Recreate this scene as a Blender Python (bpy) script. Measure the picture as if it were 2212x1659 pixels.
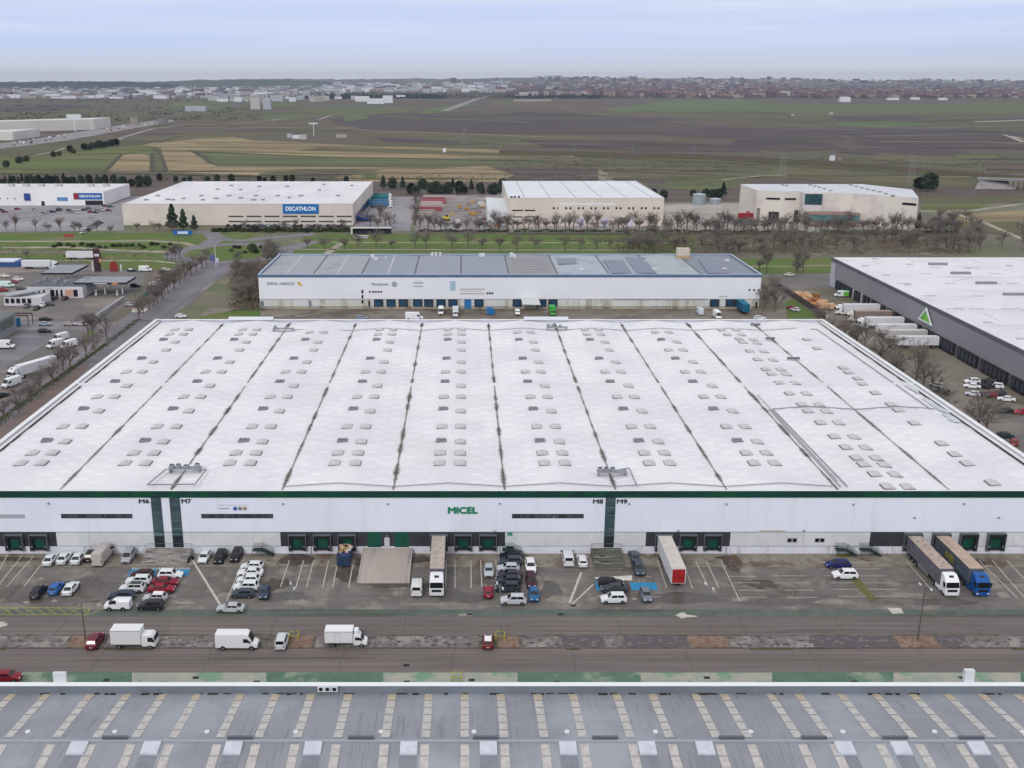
import bpy, bmesh, math, random
from mathutils import Vector, Matrix
R=math.radians; PI=math.pi
for _o in list(bpy.data.objects): bpy.data.objects.remove(_o)
SC=bpy.context.scene; COL=SC.collection

# ---------------------------------------------------------------- camera
PITCH=R(16.482); CAMH=86.0
FD=2229.; CX=1003.5; CY=829.5                      # focal length and optical centre on a 2212 px wide frame
cd=bpy.data.cameras.new('camera'); cam=bpy.data.objects.new('camera',cd); COL.objects.link(cam)
cam.location=(0,0,CAMH); cam.rotation_euler=(PI/2-PITCH,0,0)
cd.sensor_width=36; cd.lens=36*FD/2212; cd.shift_x=(1106-CX)/2212; cd.clip_start=1; cd.clip_end=90000
SC.camera=cam
# ---------------------------------------------------------------- world, sun, exposure
def lin(h):
    h=h.lstrip('#'); v=[int(h[i:i+2],16)/255 for i in (0,2,4)]
    return tuple(x/12.92 if x<=.04045 else ((x+.055)/1.055)**2.4 for x in v)+(1,)
W=bpy.data.worlds.new('World'); SC.world=W; W.use_nodes=True
nt=W.node_tree; nt.nodes.clear(); N=nt.nodes.new; L=nt.links.new
SUN_EL,SUN_AZ=R(35),R(200)
sky=N('ShaderNodeTexSky'); sky.sky_type='NISHITA'; sky.sun_disc=False; sky.sun_elevation=SUN_EL; sky.sun_rotation=SUN_AZ
sm=N('ShaderNodeMix'); sm.data_type='RGBA'; sm.blend_type='MULTIPLY'; sm.inputs[0].default_value=1
L(sky.outputs[0],sm.inputs[6]); sm.inputs[7].default_value=(.09,.09,.09,1)
tc=N('ShaderNodeTexCoord'); sx=N('ShaderNodeSeparateXYZ'); L(tc.outputs['Generated'],sx.inputs[0])
rp=N('ShaderNodeValToRGB'); L(sx.outputs[2],rp.inputs[0]); cr=rp.color_ramp
stops=[(0,'e6e4e8'),(.006,'e0e1e8'),(.016,'d0d9ee'),(.03,'c9d8fb'),(.055,'ccd9fc'),(.08,'d2defc'),(.2,'e6ebf6'),(1,'fffdfb')]
cr.elements[0].position=0; cr.elements[1].position=1
for p_,h_ in stops[1:-1]: cr.elements.new(p_)
for e_,(p_,h_) in zip(cr.elements,stops): e_.position=p_; e_.color=lin(h_)
mp=N('ShaderNodeMapping'); L(tc.outputs['Generated'],mp.inputs[0]); mp.inputs['Scale'].default_value=(1.3,1.3,38)
nz=N('ShaderNodeTexNoise'); nz.inputs['Scale'].default_value=1.6; nz.inputs['Detail'].default_value=7; nz.inputs['Roughness'].default_value=.55
L(mp.outputs[0],nz.inputs[0])
cr2=N('ShaderNodeValToRGB'); L(nz.outputs[0],cr2.inputs[0]); cr2.color_ramp.elements[0].position=.42; cr2.color_ramp.elements[1].position=.68
mr=N('ShaderNodeMapRange'); L(sx.outputs[2],mr.inputs[0]); mr.inputs[1].default_value=.01; mr.inputs[2].default_value=.04; mr.inputs[4].default_value=.55
mm=N('ShaderNodeMath'); mm.operation='MULTIPLY'; L(cr2.outputs[0],mm.inputs[0]); L(mr.outputs[0],mm.inputs[1])
cm=N('ShaderNodeMix'); cm.data_type='RGBA'; L(mm.outputs[0],cm.inputs[0]); L(rp.outputs[0],cm.inputs[6]); cm.inputs[7].default_value=lin('ecf0fa')
ov=N('ShaderNodeMix'); ov.data_type='RGBA'; ov.inputs[0].default_value=.95; L(sm.outputs[2],ov.inputs[6]); L(cm.outputs[2],ov.inputs[7])
bg=N('ShaderNodeBackground'); L(ov.outputs[2],bg.inputs[0]); bg.inputs[1].default_value=1.0
wo=N('ShaderNodeOutputWorld'); L(bg.outputs[0],wo.inputs[0])
sl=bpy.data.lights.new('sun','SUN'); sl.energy=1.4; sl.angle=R(14); sl.color=(1,.96,.9)
so=bpy.data.objects.new('sun',sl); COL.objects.link(so); so.location=(0,0,400)
so.rotation_euler=(PI/2-SUN_EL,0,-SUN_AZ+PI)
SC.view_settings.view_transform='Standard'; SC.view_settings.look='None'; SC.view_settings.exposure=0.0; SC.view_settings.gamma=1
SC.render.engine='CYCLES'; SC.cycles.use_denoising=True; SC.cycles.max_bounces=5; SC.cycles.diffuse_bounces=3; SC.cycles.volume_bounces=0
SC.cycles.transparent_max_bounces=6
HAZE_D=.000034

# ---------------------------------------------------------------- survey helpers
_c,_s=math.cos(PITCH),math.sin(PITCH)
def ray(u,v):
    a=u-CX; b=CY-v
    return a, FD*_c+b*_s, -FD*_s+b*_c
def P(u,v,z=0.):
    d=ray(u,v); t=(z-CAMH)/d[2]; return (d[0]*t,d[1]*t,z)
def V(u,v,Y):
    d=ray(u,v); t=Y/d[1]; return (d[0]*t,Y,CAMH+d[2]*t)
def G(pts,z=0.): return [P(u,v,z) for u,v in pts]

# ---------------------------------------------------------------- materials
MATS={}
def mat(name,c1,c2=None,scale=1.,detail=5,lo=.38,hi=.62,rough=.75,metal=0.,stretch=(1,1,1),c3=None,s3=.3,lo3=.5,hi3=.62,bump=0.,st3=(1,1,1),spec=.35,f3=1.,wave=None,coord='Object',c4=None,s4=1,lo4=.55,hi4=.7,st4=(1,1,1),f4=1.):
    if name in MATS: return MATS[name]
    m=bpy.data.materials.new(name); m.use_nodes=True; t=m.node_tree; b=t.nodes['Principled BSDF']
    b.inputs['Roughness'].default_value=rough; b.inputs['Metallic'].default_value=metal
    b.inputs['Specular IOR Level'].default_value=spec
    c1=lin(c1) if isinstance(c1,str) else c1
    b.inputs['Base Color'].default_value=c1
    m.diffuse_color=c1
    def noise(sc,st,det):
        co=t.nodes.new('ShaderNodeTexCoord'); mpn=t.nodes.new('ShaderNodeMapping'); mpn.inputs['Scale'].default_value=st
        t.links.new(co.outputs[coord],mpn.inputs[0])
        n=t.nodes.new('ShaderNodeTexNoise'); n.inputs['Scale'].default_value=sc; n.inputs['Detail'].default_value=det; n.inputs['Roughness'].default_value=.62
        t.links.new(mpn.outputs[0],n.inputs[0]); return n
    def rmp(n,lo_,hi_,f=1.):
        r=t.nodes.new('ShaderNodeMapRange'); r.inputs[1].default_value=lo_; r.inputs[2].default_value=hi_; r.inputs[4].default_value=f; r.interpolation_type='SMOOTHSTEP'
        t.links.new(n.outputs[0],r.inputs[0]); return r
    def mixc(f,a,bb):
        x=t.nodes.new('ShaderNodeMix'); x.data_type='RGBA'; t.links.new(f.outputs[0],x.inputs[0])
        if isinstance(a,tuple): x.inputs[6].default_value=a
        else: t.links.new(a,x.inputs[6])
        x.inputs[7].default_value=bb; return x.outputs[2]
    cur=c1
    if c2:
        n=noise(scale,stretch,detail); cur=mixc(rmp(n,lo,hi),cur,lin(c2))
        if bump:
            bp=t.nodes.new('ShaderNodeBump'); bp.inputs['Strength'].default_value=bump; bp.inputs['Distance'].default_value=.1
            t.links.new(n.outputs[0],bp.inputs['Height']); t.links.new(bp.outputs[0],b.inputs['Normal'])
    if c3: cur=mixc(rmp(noise(s3,st3,6),lo3,hi3,f3),cur,lin(c3))
    if c4: cur=mixc(rmp(noise(s4,st4,4),lo4,hi4,f4),cur,lin(c4))
    if wave:     # (axis vector scale, strength, hex): fine parallel ribs
        co=t.nodes.new('ShaderNodeTexCoord'); wv=t.nodes.new('ShaderNodeTexWave'); wv.wave_type='BANDS'; wv.bands_direction=wave[0]
        wv.inputs['Scale'].default_value=wave[1]; wv.inputs['Distortion'].default_value=0
        t.links.new(co.outputs[coord],wv.inputs[0]); r=t.nodes.new('ShaderNodeMapRange'); r.inputs[1].default_value=.8; r.inputs[2].default_value=1; r.inputs[4].default_value=wave[2]
        t.links.new(wv.outputs[1],r.inputs[0]); cur=mixc(r,cur,lin(wave[3]))
    if not isinstance(cur,tuple): t.links.new(cur,b.inputs['Base Color'])
    MATS[name]=m; return m
def paint(h):
    return mat('paint_'+h,h,rough=.45,spec=.4)
GLASS=mat('glass_dark','15181d',rough=.12,spec=.6)
TYRE=mat('tyre','141414',rough=.85); RIM=mat('rim','8a8c90',rough=.35,metal=.7)
LAMP=mat('lamp_lens','c9cdd2',rough=.2); RED=mat('tail_lens','6e0d10',rough=.25); DARK=mat('dark_plastic','1b1c1e',rough=.6)
WHITE=mat('white_paint','dfe1e6','d2d4da',scale=.6,rough=.35); METAL=mat('grey_metal','8f9296','7f8286',scale=2,rough=.45,metal=.3)

# ---------------------------------------------------------------- mesh helpers
class MB:
    def __init__(s): s.v=[]; s.f=[]; s.m=[]
    def add(s,vs,fs,mi=0):
        k=len(s.v); s.v+= [tuple(q) for q in vs]; s.f+=[tuple(i+k for i in f) for f in fs]; s.m+=[mi]*len(fs); return s
    def poly(s,pts,mi=0): return s.add(pts,[tuple(range(len(pts)))],mi)
    def box(s,x0,x1,y0,y1,z0,z1,mi=0,rz=0.,org=None):
        vs=[(x,y,z) for z in (z0,z1) for x,y in ((x0,y0),(x1,y0),(x1,y1),(x0,y1))]
        if rz:
            ox,oy=org or ((x0+x1)/2,(y0+y1)/2); cc,ss=math.cos(rz),math.sin(rz)
            vs=[(ox+(x-ox)*cc-(y-oy)*ss,oy+(x-ox)*ss+(y-oy)*cc,z) for x,y,z in vs]
        return s.add(vs,[(3,2,1,0),(4,5,6,7),(0,1,5,4),(1,2,6,5),(2,3,7,6),(3,0,4,7)],mi)
    def prism(s,pts,z0,z1,mi=0,top=None):
        n=len(pts); vs=[(p[0],p[1],z0) for p in pts]+[(p[0],p[1],z1) for p in pts]
        s.add(vs,[(i,(i+1)%n,n+(i+1)%n,n+i) for i in range(n)],mi)
        s.add(vs[n:],[tuple(range(n))],mi if top is None else top)
        return s.add(vs[:n],[tuple(range(n))[::-1]],mi)
    def tube(s,p,q,r,r2=None,n=6,mi=0,caps=True):
        p=Vector(p);q=Vector(q);d=q-p
        if d.length<1e-6: return s
        r2=r if r2 is None else r2; d.normalize(); a=d.orthogonal().normalized(); b=d.cross(a)
        vs=[]
        for c_,rr in ((p,r),(q,r2)):
            for i in range(n):
                t=2*PI*i/n; vs.append(tuple(c_+a*(rr*math.cos(t))+b*(rr*math.sin(t))))
        fs=[(i,(i+1)%n,n+(i+1)%n,n+i) for i in range(n)]
        if caps: fs+=[tuple(range(n))[::-1],tuple(range(n,2*n))]
        return s.add(vs,fs,mi)
    def path(s,pts,r,n=5,mi=0):
        for a,b in zip(pts,pts[1:]): s.tube(a,b,r,n=n,mi=mi)
        return s
    def strip(s,pts,w,z,mi=0):
        """flat ribbon along pts"""
        L_,R_=[],[]
        for i,p in enumerate(pts):
            a=pts[max(0,i-1)]; b=pts[min(len(pts)-1,i+1)]; dx,dy=b[0]-a[0],b[1]-a[1]; l=math.hypot(dx,dy) or 1
            ww=w[i] if isinstance(w,(list,tuple)) else w
            L_.append((p[0]-dy/l*ww/2,p[1]+dx/l*ww/2,z)); R_.append((p[0]+dy/l*ww/2,p[1]-dx/l*ww/2,z))
        n=len(pts)
        return s.add(L_+R_,[(i,n+i,n+i+1,i+1) for i in range(n-1)],mi)
    def loft(s,secs,mi=0,cap=True):
        """secs: list of (x, [(y,z) half outline bottom->top])"""
        rings=[]
        for x,h in secs:
            rg=[(x,y,z) for y,z in h]+[(x,-y,z) for y,z in reversed(h) if abs(y)>1e-6]
            rings.append(rg)
        n=len(rings[0]); vs=[p for r_ in rings for p in r_]
        fs=[(k*n+i,k*n+(i+1)%n,(k+1)*n+(i+1)%n,(k+1)*n+i) for k in range(len(rings)-1) for i in range(n)]
        if cap: fs+=[tuple(range(n))[::-1],tuple((len(rings)-1)*n+i for i in range(n))]
        return s.add(vs,fs,mi)
    def mesh(s,name,mats):
        me=bpy.data.meshes.new(name); me.from_pydata(s.v,[],s.f)
        for m_ in (mats if isinstance(mats,(list,tuple)) else [mats]): me.materials.append(m_)
        if len(set(s.m))>1: me.polygons.foreach_set('material_index',s.m)
        me.update(); return me
    def build(s,name,mats,parent=None,loc=None,smooth=False,label=None,fix=False):
        me=s.mesh(name,mats)
        if fix:
            bm=bmesh.new(); bm.from_mesh(me); bmesh.ops.recalc_face_normals(bm,faces=bm.faces); bm.to_mesh(me); bm.free()
        if smooth:
            for p_ in me.polygons: p_.use_smooth=True
        o=bpy.data.objects.new(name,me); COL.objects.link(o)
        if parent: o.parent=parent
        if loc: o.location=loc
        if label: o['label']=label
        return o
def tag(o,label=None,cat=None,group=None,kind=None):
    for k,v in (('label',label),('category',cat),('group',group),('kind',kind)):
        if v: o[k]=v
    return o
def thing(name,label,cat,loc=(0,0,0),rz=0.,group=None):
    o=bpy.data.objects.new(name,None); COL.objects.link(o); o.location=loc; o.rotation_euler=(0,0,rz); o.empty_display_size=.5
    return tag(o,label,cat,group)
KIDS={}
def kids(o):
    if o.name not in KIDS: KIDS[o.name]=[c for c in o.children]
    return KIDS[o.name]
def copy_tree(o,parent=None,mats=None):
    c=o.copy(); COL.objects.link(c); c.parent=parent
    if c.type=='MESH' and mats:
        for i,sl_ in enumerate(c.material_slots):
            nm=sl_.material.name if sl_.material else ''
            if nm in mats: sl_.link='OBJECT'; sl_.material=mats[nm]
    for ch in kids(o): copy_tree(ch,c,mats)
    return c
def struct(o): return tag(o,kind='structure')
ORD='first second third fourth fifth sixth seventh eighth ninth tenth eleventh twelfth thirteenth fourteenth fifteenth sixteenth seventeenth eighteenth nineteenth'.split()
TENS={2:('twentieth','twenty'),3:('thirtieth','thirty'),4:('fortieth','forty'),5:('fiftieth','fifty'),6:('sixtieth','sixty'),7:('seventieth','seventy'),8:('eightieth','eighty'),9:('ninetieth','ninety')}
def nth(i):
    if i<=19: return ORD[i-1]
    if i>=100: return 'hundred'+('th' if i==100 else '-and-'+nth(i-100))
    t,o_=divmod(i,10); return TENS[t][0] if o_==0 else TENS[t][1]+'-'+ORD[o_-1]
def text(word,size,m,parent,loc,rot,name='lettering',ext=.03,bold=0.,width=None,align='CENTER'):
    cu=bpy.data.curves.new(name,'FONT'); cu.body=word; cu.size=size; cu.extrude=ext; cu.offset=0; cu.align_x=align; cu.align_y='CENTER'; cu.resolution_u=3
    o=bpy.data.objects.new(name,cu); COL.objects.link(o); bpy.context.view_layer.update()
    me=bpy.data.meshes.new_from_object(o.evaluated_get(bpy.context.evaluated_depsgraph_get()))
    bpy.data.objects.remove(o); me.materials.clear(); me.materials.append(m)
    if bold:      # heavier strokes: a few closely stacked copies of each letter
        vs=[tuple(v.co) for v in me.vertices]; fs=[tuple(p.vertices) for p in me.polygons]; mb_=MB()
        for k_,(dx_,dy_) in enumerate(((0,0),(bold,0),(-bold,0),(0,bold),(0,-bold))): mb_.add([(a+dx_,b+dy_,c_+.002*k_) for a,b,c_ in vs],fs)
        me=mb_.mesh(name,m)
    o=bpy.data.objects.new(name,me); COL.objects.link(o); o.location=loc; o.rotation_euler=rot
    if width:
        xs=[v.co.x for v in me.vertices]
        if xs:
            k=width/(max(xs)-min(xs)); 
            for v in me.vertices: v.co.x*=k
    if parent: o.parent=parent
    return o
# ================================================================ SETTING: ground, fields, roads
ASPH=mat('asphalt_yard','6e6a67','605b58',scale=.09,lo=.35,hi=.65,c3='888078',s3=.22,lo3=.48,hi3=.7,c4='544b45',s4=.13,lo4=.56,hi4=.72,rough=.7)
ROAD=mat('asphalt_road','6a6060','635a58',scale=.5,stretch=(.04,1,1),c3='746a68',s3=.15,st3=(.1,1,1),lo3=.45,hi3=.65,rough=.72,c4='544b4a',s4=.5,st4=(.02,.6,1),lo4=.6,hi4=.7)
ROAD2=mat('asphalt_far','726e74','686268',scale=.05,c3='7f7a80',s3=.02,rough=.8)
GRND=mat('ground_cover','6b6656','57603f',scale=.02,c3='5c544c',s3=.008,lo3=.45,hi3=.6,c4='7a7360',s4=.05,lo4=.55,hi4=.7)
FARG=mat('farmland','574f40','504f3a',scale=.0016,stretch=(.35,1.6,1),lo=.42,hi=.56,c3='564a46',s3=.0011,st3=(.35,1.8,1),lo3=.48,hi3=.56,c4='6b634c',s4=.004,st4=(.25,2,1),lo4=.58,hi4=.68,rough=.95)
GRASS=mat('verge_grass','4c6428','59642f',scale=.06,c3='6f6a4a',s3=.03,lo3=.55,hi3=.72,rough=.95)
def sheet(name,pts,m,z=0.,**k):
    o=MB().poly([(p[0],p[1],z) for p in pts]).build(name,m); return struct(o)
def gsheet(name,uv,m,z): return sheet(name,G(uv),m,z)
g=MB(); S_=16500
g.poly([(-S_,-400,-.35),(S_,-400,-.35),(S_,20000,-.35),(-S_,20000,-.35)]); struct(g.build('ground',FARG))
g=MB().poly([(-420,60,-.12),(420,60,-.12),(420,760,-.12),(-470,760,-.12)]); struct(g.build('estate_ground',GRND))
# -- farmland: individual fields (surveyed on the photograph, laid out on the plain)
FC={'tan':('948362','86755a'),'tan2':('8e7d60','7f7050'),'green':('56612f','5f6438'),'green2':('5b623a','525737'),'dark':('443a3b','4c4142'),
 'dark2':('4c4243','413839'),'brown':('66574c','594b42'),'olive':('605a40','565139'),'pale':('8a8573','7d7866'),'moss':('504f36','58573e'),'lime':('59693f','52603d'),'soil':('5a4a46','4f423e')}
fm={k:mat('field_'+k,a,b,scale=.012,stretch=(.3,1.3,1),lo=.4,hi=.6,c3='%02x%02x%02x'%tuple(int(int(b[i:i+2],16)*.8) for i in (0,2,4)),s3=.03,st3=(.06,1,1),rough=.95,lo3=.5,hi3=.62,f3=.7,c4='%02x%02x%02x'%tuple(min(255,int(int(a[i:i+2],16)*1.1)) for i in (0,2,4)),s4=.02,st4=(.08,1,1),lo4=.56,hi4=.68,f4=.6) for k,(a,b) in FC.items()}
FIELDS=[
('moss',[(0,300),(120,320),(250,310),(350,290),(290,335),(110,372),(0,374)]),
('green',[(0,338),(85,341),(140,330),(260,318),(330,310),(345,330),(250,338),(225,370),(0,374)]),
('tan',[(222,370),(322,370),(326,336),(300,331),(265,333)]),('green2',[(324,370),(358,370),(350,332),(328,334)]),
('tan',[(362,371),(700,383),(1150,371),(1190,349),(900,336),(560,305),(430,284),(380,294),(307,312),(347,318)]),
('olive',[(300,300),(480,278),(640,284),(560,293),(420,300),(340,309)]),
('moss',[(410,325),(700,338),(1180,345),(1260,352),(1150,366),(800,361),(470,359),(450,352)]),
('green2',[(415,327),(560,333),(830,341),(1170,347),(1180,352),(800,352),(600,354),(470,354)]),
('tan2',[(560,303),(760,313),(1050,322),(1220,331),(1260,342),(1000,340),(700,334),(430,322),(420,308)]),
('olive',[(690,318),(900,322),(1240,338),(1260,345),(900,331),(640,325)]),
('soil',[(1080,362),(1200,357),(1290,367),(1300,388),(1120,390),(1000,385)]),
('tan2',[(800,369),(1050,358),(1110,378),(1080,392),(820,392),(700,386)]),
('moss',[(560,374),(660,364),(830,366),(700,388),(560,386)]),('green',[(775,370),(818,371),(812,385),(782,383)]),
('moss',[(1290,362),(1600,356),(1640,385),(1500,402),(1340,400),(1290,385)]),
('olive',[(1295,352),(1520,364),(1650,385),(1560,385),(1330,374)]),('pale',[(1294,366),(1322,378),(1330,392),(1292,392)]),
('soil',[(1300,384),(1420,386),(1500,394),(1440,397),(1340,391)]),('green2',[(1440,392),(1580,386),(1640,400),(1500,412),(1420,404)]),
('moss',[(1240,338),(1420,341),(1620,350),(1900,365),(2212,390),(2212,410),(1900,402),(1640,380),(1560,368),(1300,352)]),
('olive',[(1650,358),(1820,366),(2000,380),(2100,398),(1900,392),(1700,376)]),
('dark',[(715,257),(800,248),(1000,243),(1106,246),(1240,253),(1500,268),(1700,274),(1500,283),(1240,290),(1000,287),(780,277),(720,266)]),
('dark2',[(1100,240),(1190,243),(1350,252),(1500,258),(1400,262),(1130,256)]),
('dark2',[(1240,270),(1500,272),(1700,275),(1900,281),(1900,290),(1620,291),(1300,291)]),
('dark',[(1560,276),(1800,283),(1830,300),(1700,300),(1500,297),(1400,290)]),
('olive',[(760,280),(930,284),(1130,293),(1300,301),(1200,306),(980,298),(780,290)]),
('moss',[(880,292),(1100,296),(1280,305),(1300,316),(1120,314),(940,303)]),
('dark2',[(1120,301),(1400,306),(1640,316),(1640,328),(1400,326),(1180,318)]),
('dark',[(800,296),(880,299),(1000,306),(980,312),(840,306)]),
('moss',[(560,279),(700,273),(760,280),(640,286)]),
('brown',[(1050,218),(1250,226),(1420,232),(1420,240),(1200,240),(1050,232)]),
('lime',[(1345,230),(1460,216),(1600,215),(1650,222),(1780,233),(1700,242),(1560,240),(1430,243)]),
('lime',[(1300,233),(1420,231),(1420,240),(1340,242)]),('green2',[(1660,222),(1900,226),(2212,222),(2212,246),(1800,250),(1680,243)]),
('brown',[(1310,246),(1400,243),(1430,247),(1400,252)]),('green2',[(900,240),(950,236),(960,242),(915,248)]),('green2',[(1580,236),(1615,238),(1600,245),(1570,243)]),
('dark',[(1790,249),(2212,254),(2212,262),(1960,262),(1780,256)]),
('lime',[(1800,264),(1950,263),(2030,270),(1900,275),(1810,272)]),
('dark2',[(1780,276),(2000,277),(2180,283),(2212,290),(2212,303),(2000,304),(1880,300),(1820,290)]),
('dark',[(1840,300),(2060,306),(2212,310),(2212,322),(2000,320),(1850,312)]),
('dark2',[(1600,300),(1780,306),(1830,322),(1700,326),(1560,318)]),
('dark',[(1880,318),(2060,322),(2100,334),(1900,335),(1800,328)]),
('green2',[(2060,333),(2160,334),(2150,343),(2070,345)]),('soil',[(2120,350),(2212,352),(2212,368),(2130,366)]),
('pale',[(2100,262),(2212,258),(2212,261),(2110,265)]),('olive',[(1980,255),(2130,252),(2212,254),(2100,257),(2000,258)]),
('olive',[(1900,330),(2050,340),(2130,350),(2050,356),(1880,345)]),
('green',[(1990,442),(2080,440),(2140,438),(2100,456),(1990,456)]),('moss',[(1990,422),(2100,424),(2212,420),(2212,437),(2050,442),(1990,440)]),
('tan2',[(2050,468),(2212,452),(2212,478),(2110,486),(2040,475)]),('olive',[(2060,480),(2212,478),(2212,510),(2150,505),(2060,490)]),
('green2',[(380,222),(480,214),(640,222),(640,230),(420,238),(320,232)]),('moss',[(0,245),(160,238),(330,250),(280,262),(120,262),(0,256)]),
('green2',[(560,250),(640,246),(680,254),(620,262),(570,260)]),('green2',[(640,232),(760,228),(900,234),(880,243),(740,250),(660,244)]),
('dark2',[(0,232),(140,226),(200,232),(120,238),(0,240)]),('lime',[(740,250),(780,248),(800,256),(745,262)]),
('lime',[(905,238),(1000,222),(1040,226),(960,238)]),('green2',[(1060,221),(1190,220),(1240,226),(1100,228)]),
('brown',[(1106,222),(1290,222),(1330,226),(1140,228)]),('moss',[(1700,246),(1800,249),(1790,262),(1700,262)]),
]
for i,(k,uv) in enumerate(FIELDS): gsheet('field',uv,fm[k],-.30+.006*i)
# tracks, field margins, rail line, motorway
STK={k:mat('margin_'+k,c,rough=1) for k,c in (('a','6d6a48'),('b','413a3b'),('c','525a38'),('d','7d735c'))}
rs=random.Random(17); zz_=0
for k in range(150):                     # long narrow field margins and furrow bands seen almost edge-on
    v=240+(388-240)*rs.random()**1.2; u0=rs.uniform(-50,2100); l=rs.uniform(80,480); sl=rs.uniform(-.006,.02); zz_+=.0008
    w=rs.uniform(3,9)*(1+(300-min(v,300))/40)
    pts=[P(u0+l*j/4,v+sl*l*j/4+rs.uniform(-.4,.4)) for j in range(5)]
    struct(MB().strip(pts,[w*q for q in (.2,1,.8,1,.2)],.04-.16+zz_).build('field_margin',STK[rs.choice('aabbccd')]))
TRK=mat('track_dust','a0988a','8d8576',scale=.05,rough=.95)
def track(uv,w,m,z,name='track'):
    return struct(MB().strip([P(u,v) for u,v in uv],w,z).build(name,m))
for uv,w in (([(690,258),(712,250),(735,246),(800,250),(1106,262),(1150,265)],7),([(760,281),(1000,289),(1106,293),(1300,299),(1450,302)],6),([(1350,269),(1500,271),(1700,277),(1850,280)],6),
  ([(1860,276),(2000,276),(2212,272)],7),([(1870,294),(2000,292),(2170,290),(2212,300)],6),([(1900,306),(2060,305),(2212,310)],5),([(2170,290),(2212,307)],9),([(1450,215),(1620,217),(1900,222),(2212,222)],9),
  ([(1990,456),(2100,455),(2212,440)],5),([(2040,455),(2120,478),(2212,518)],4),([(1560,388),(1640,380),(1700,378)],5),([(590,262),(650,252),(680,254)],8)):
    track(uv,w,TRK,.02)
HED=mat('ditch_scrub','4d4a3c','3e4030',scale=.3,rough=1)
for uv,w in (([(330,370),(328,340),(330,330)],5),([(360,370),(348,335),(330,318)],4),([(300,312),(350,304),(390,294)],5),([(0,374),(360,376),(700,386),(1000,384)],5),([(1240,338),(1500,349),(1900,368)],7),([(1300,368),(1500,376),(1640,384)],5),([(410,324),(440,336),(452,352)],5),([(225,372),(262,334),(300,330),(160,334)],4),([(430,328),(700,339),(1190,348)],4)):
    track(uv,w,HED,.03,'ditch')
MWAY=mat('motorway','8b8788','7a7678',scale=.02,rough=.85)
struct(MB().poly(G([(0,310),(125,292),(250,272),(365,256),(378,262),(275,280),(150,303),(0,322)],.05)).build('motorway',MWAY))
track([(240,310),(262,298),(330,278),(400,270),(500,268),(560,262),(620,256)],10,MWAY,.09,'road')
track([(960,240),(1005,223),(1030,214),(1060,206),(1105,199)],26,MWAY,.1,'motorway')
track([(470,283),(520,277),(640,276),(700,272)],8,ROAD2,.08,'road')
track([(75,336),(120,327),(140,320)],5,TRK,.1)
# railway on its low embankment
rl=[P(u,v) for u,v in ((1080,331),(1240,334),(1500,340),(1659,349),(1800,356),(2000,371),(2120,381),(2300,394))]
BAL=mat('ballast','4a4448','403b40',scale=.5,rough=.95); RUST=mat('embankment','54463c','4c4a36',scale=.03,rough=1)
mb=MB()
for a,b in zip(rl,rl[1:]):
    for (o0,z0),(o1,z1) in (((-20,-.2),(-11,3.2)),((-11,3.2),(11,3.2)),((11,3.2),(20,-.2))):
        mb.add([(a[0],a[1]+o0,z0),(b[0],b[1]+o0,z0),(b[0],b[1]+o1,z1),(a[0],a[1]+o1,z1)],[(0,1,2,3)],1 if z0==z1 else 0)
struct(mb.build('railway_embankment',[RUST,BAL]))
mb=MB()
for off in (-4,-2.5,2.5,4):
    for a,b in zip(rl,rl[1:]): mb.tube((a[0],a[1]+off,3.35),(b[0],b[1]+off,3.35),.12,n=3)
struct(mb.build('railway_track',mat('rail','6f5a54',rough=.5)))
# ================================================================ the yard and estate road in front
X0,X1=-175,190
sheet('parking_yard',[(X0,156.4),(X1,156.4),(X1,178.6),(X0,178.6)],ASPH,.0)
sheet('concrete_apron',[(X0,172.2),(X1,172.2),(X1,178.2),(X0,178.2)],mat('apron','8a8478','766e64',scale=.3,c3='5f4e40',s3=.25,lo3=.5,hi3=.66,c4='908a80',s4=.15,rough=.8),.004)
GREENP=mat('green_path','56635b','505a53',scale=.25,c3='62645e',s3=.4,lo3=.45,hi3=.65,c4='4a4e48',s4=.1,st4=(.3,2,1),lo4=.5,hi4=.65,rough=.8)
GREENP2=mat('green_path_bright','557260','4e6a58',scale=.3,c3='83907e',s3=.12,lo3=.52,hi3=.64,rough=.8,c4='5d7a66',s4=.7)
sheet('pavement',[(X0,153.9),(X1,153.9),(X1,156.4),(X0,156.4)],GREENP,.004)
sheet('road',[(X0,147.75),(X1,147.75),(X1,153.9),(X0,153.9)],ROAD,.0)
sheet('road',[(X0,137.15),(X1,137.15),(X1,143.95),(X0,143.95)],ROAD,.0)
sheet('pavement',[(X0,128),(X1,128),(X1,137.15),(X0,137.15)],GREENP2,.004)
PALEC=mat('pale_concrete','8f958a','a09c92',scale=.3,c3='6f8f78',s3=.2,lo3=.5,hi3=.62,rough=.8)
for a,b in ((285,575),(828,1118),(1384,1668),(1930,2205)):
    sheet('pavement_panel',[P(a,1453)[:2],P(b,1453)[:2],P(b,1476)[:2],P(a,1476)[:2]],PALEC,.008)
KERB=mat('kerb_stone','6d6862','4c463c',scale=.7,rough=.9)
MED=mat('median_concrete','6e6968','8d8784',scale=.35,lo=.45,hi=.6,c3='4f4a4c',s3=.9,lo3=.5,hi3=.62,rough=.9)
MED2=mat('median_dark','565257','75706f',scale=.7,lo=.5,hi=.65,rough=.9)
EARTH=mat('median_earth','776257','867164',scale=.5,lo=.4,hi=.6,c3='6e5340',s3=1.2,rough=1)
mb=MB()
mb.box(X0,X1,143.95,144.15,-.1,.12).box(X0,X1,147.55,147.75,-.1,.12); struct(mb.build('kerb',KERB))
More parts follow.
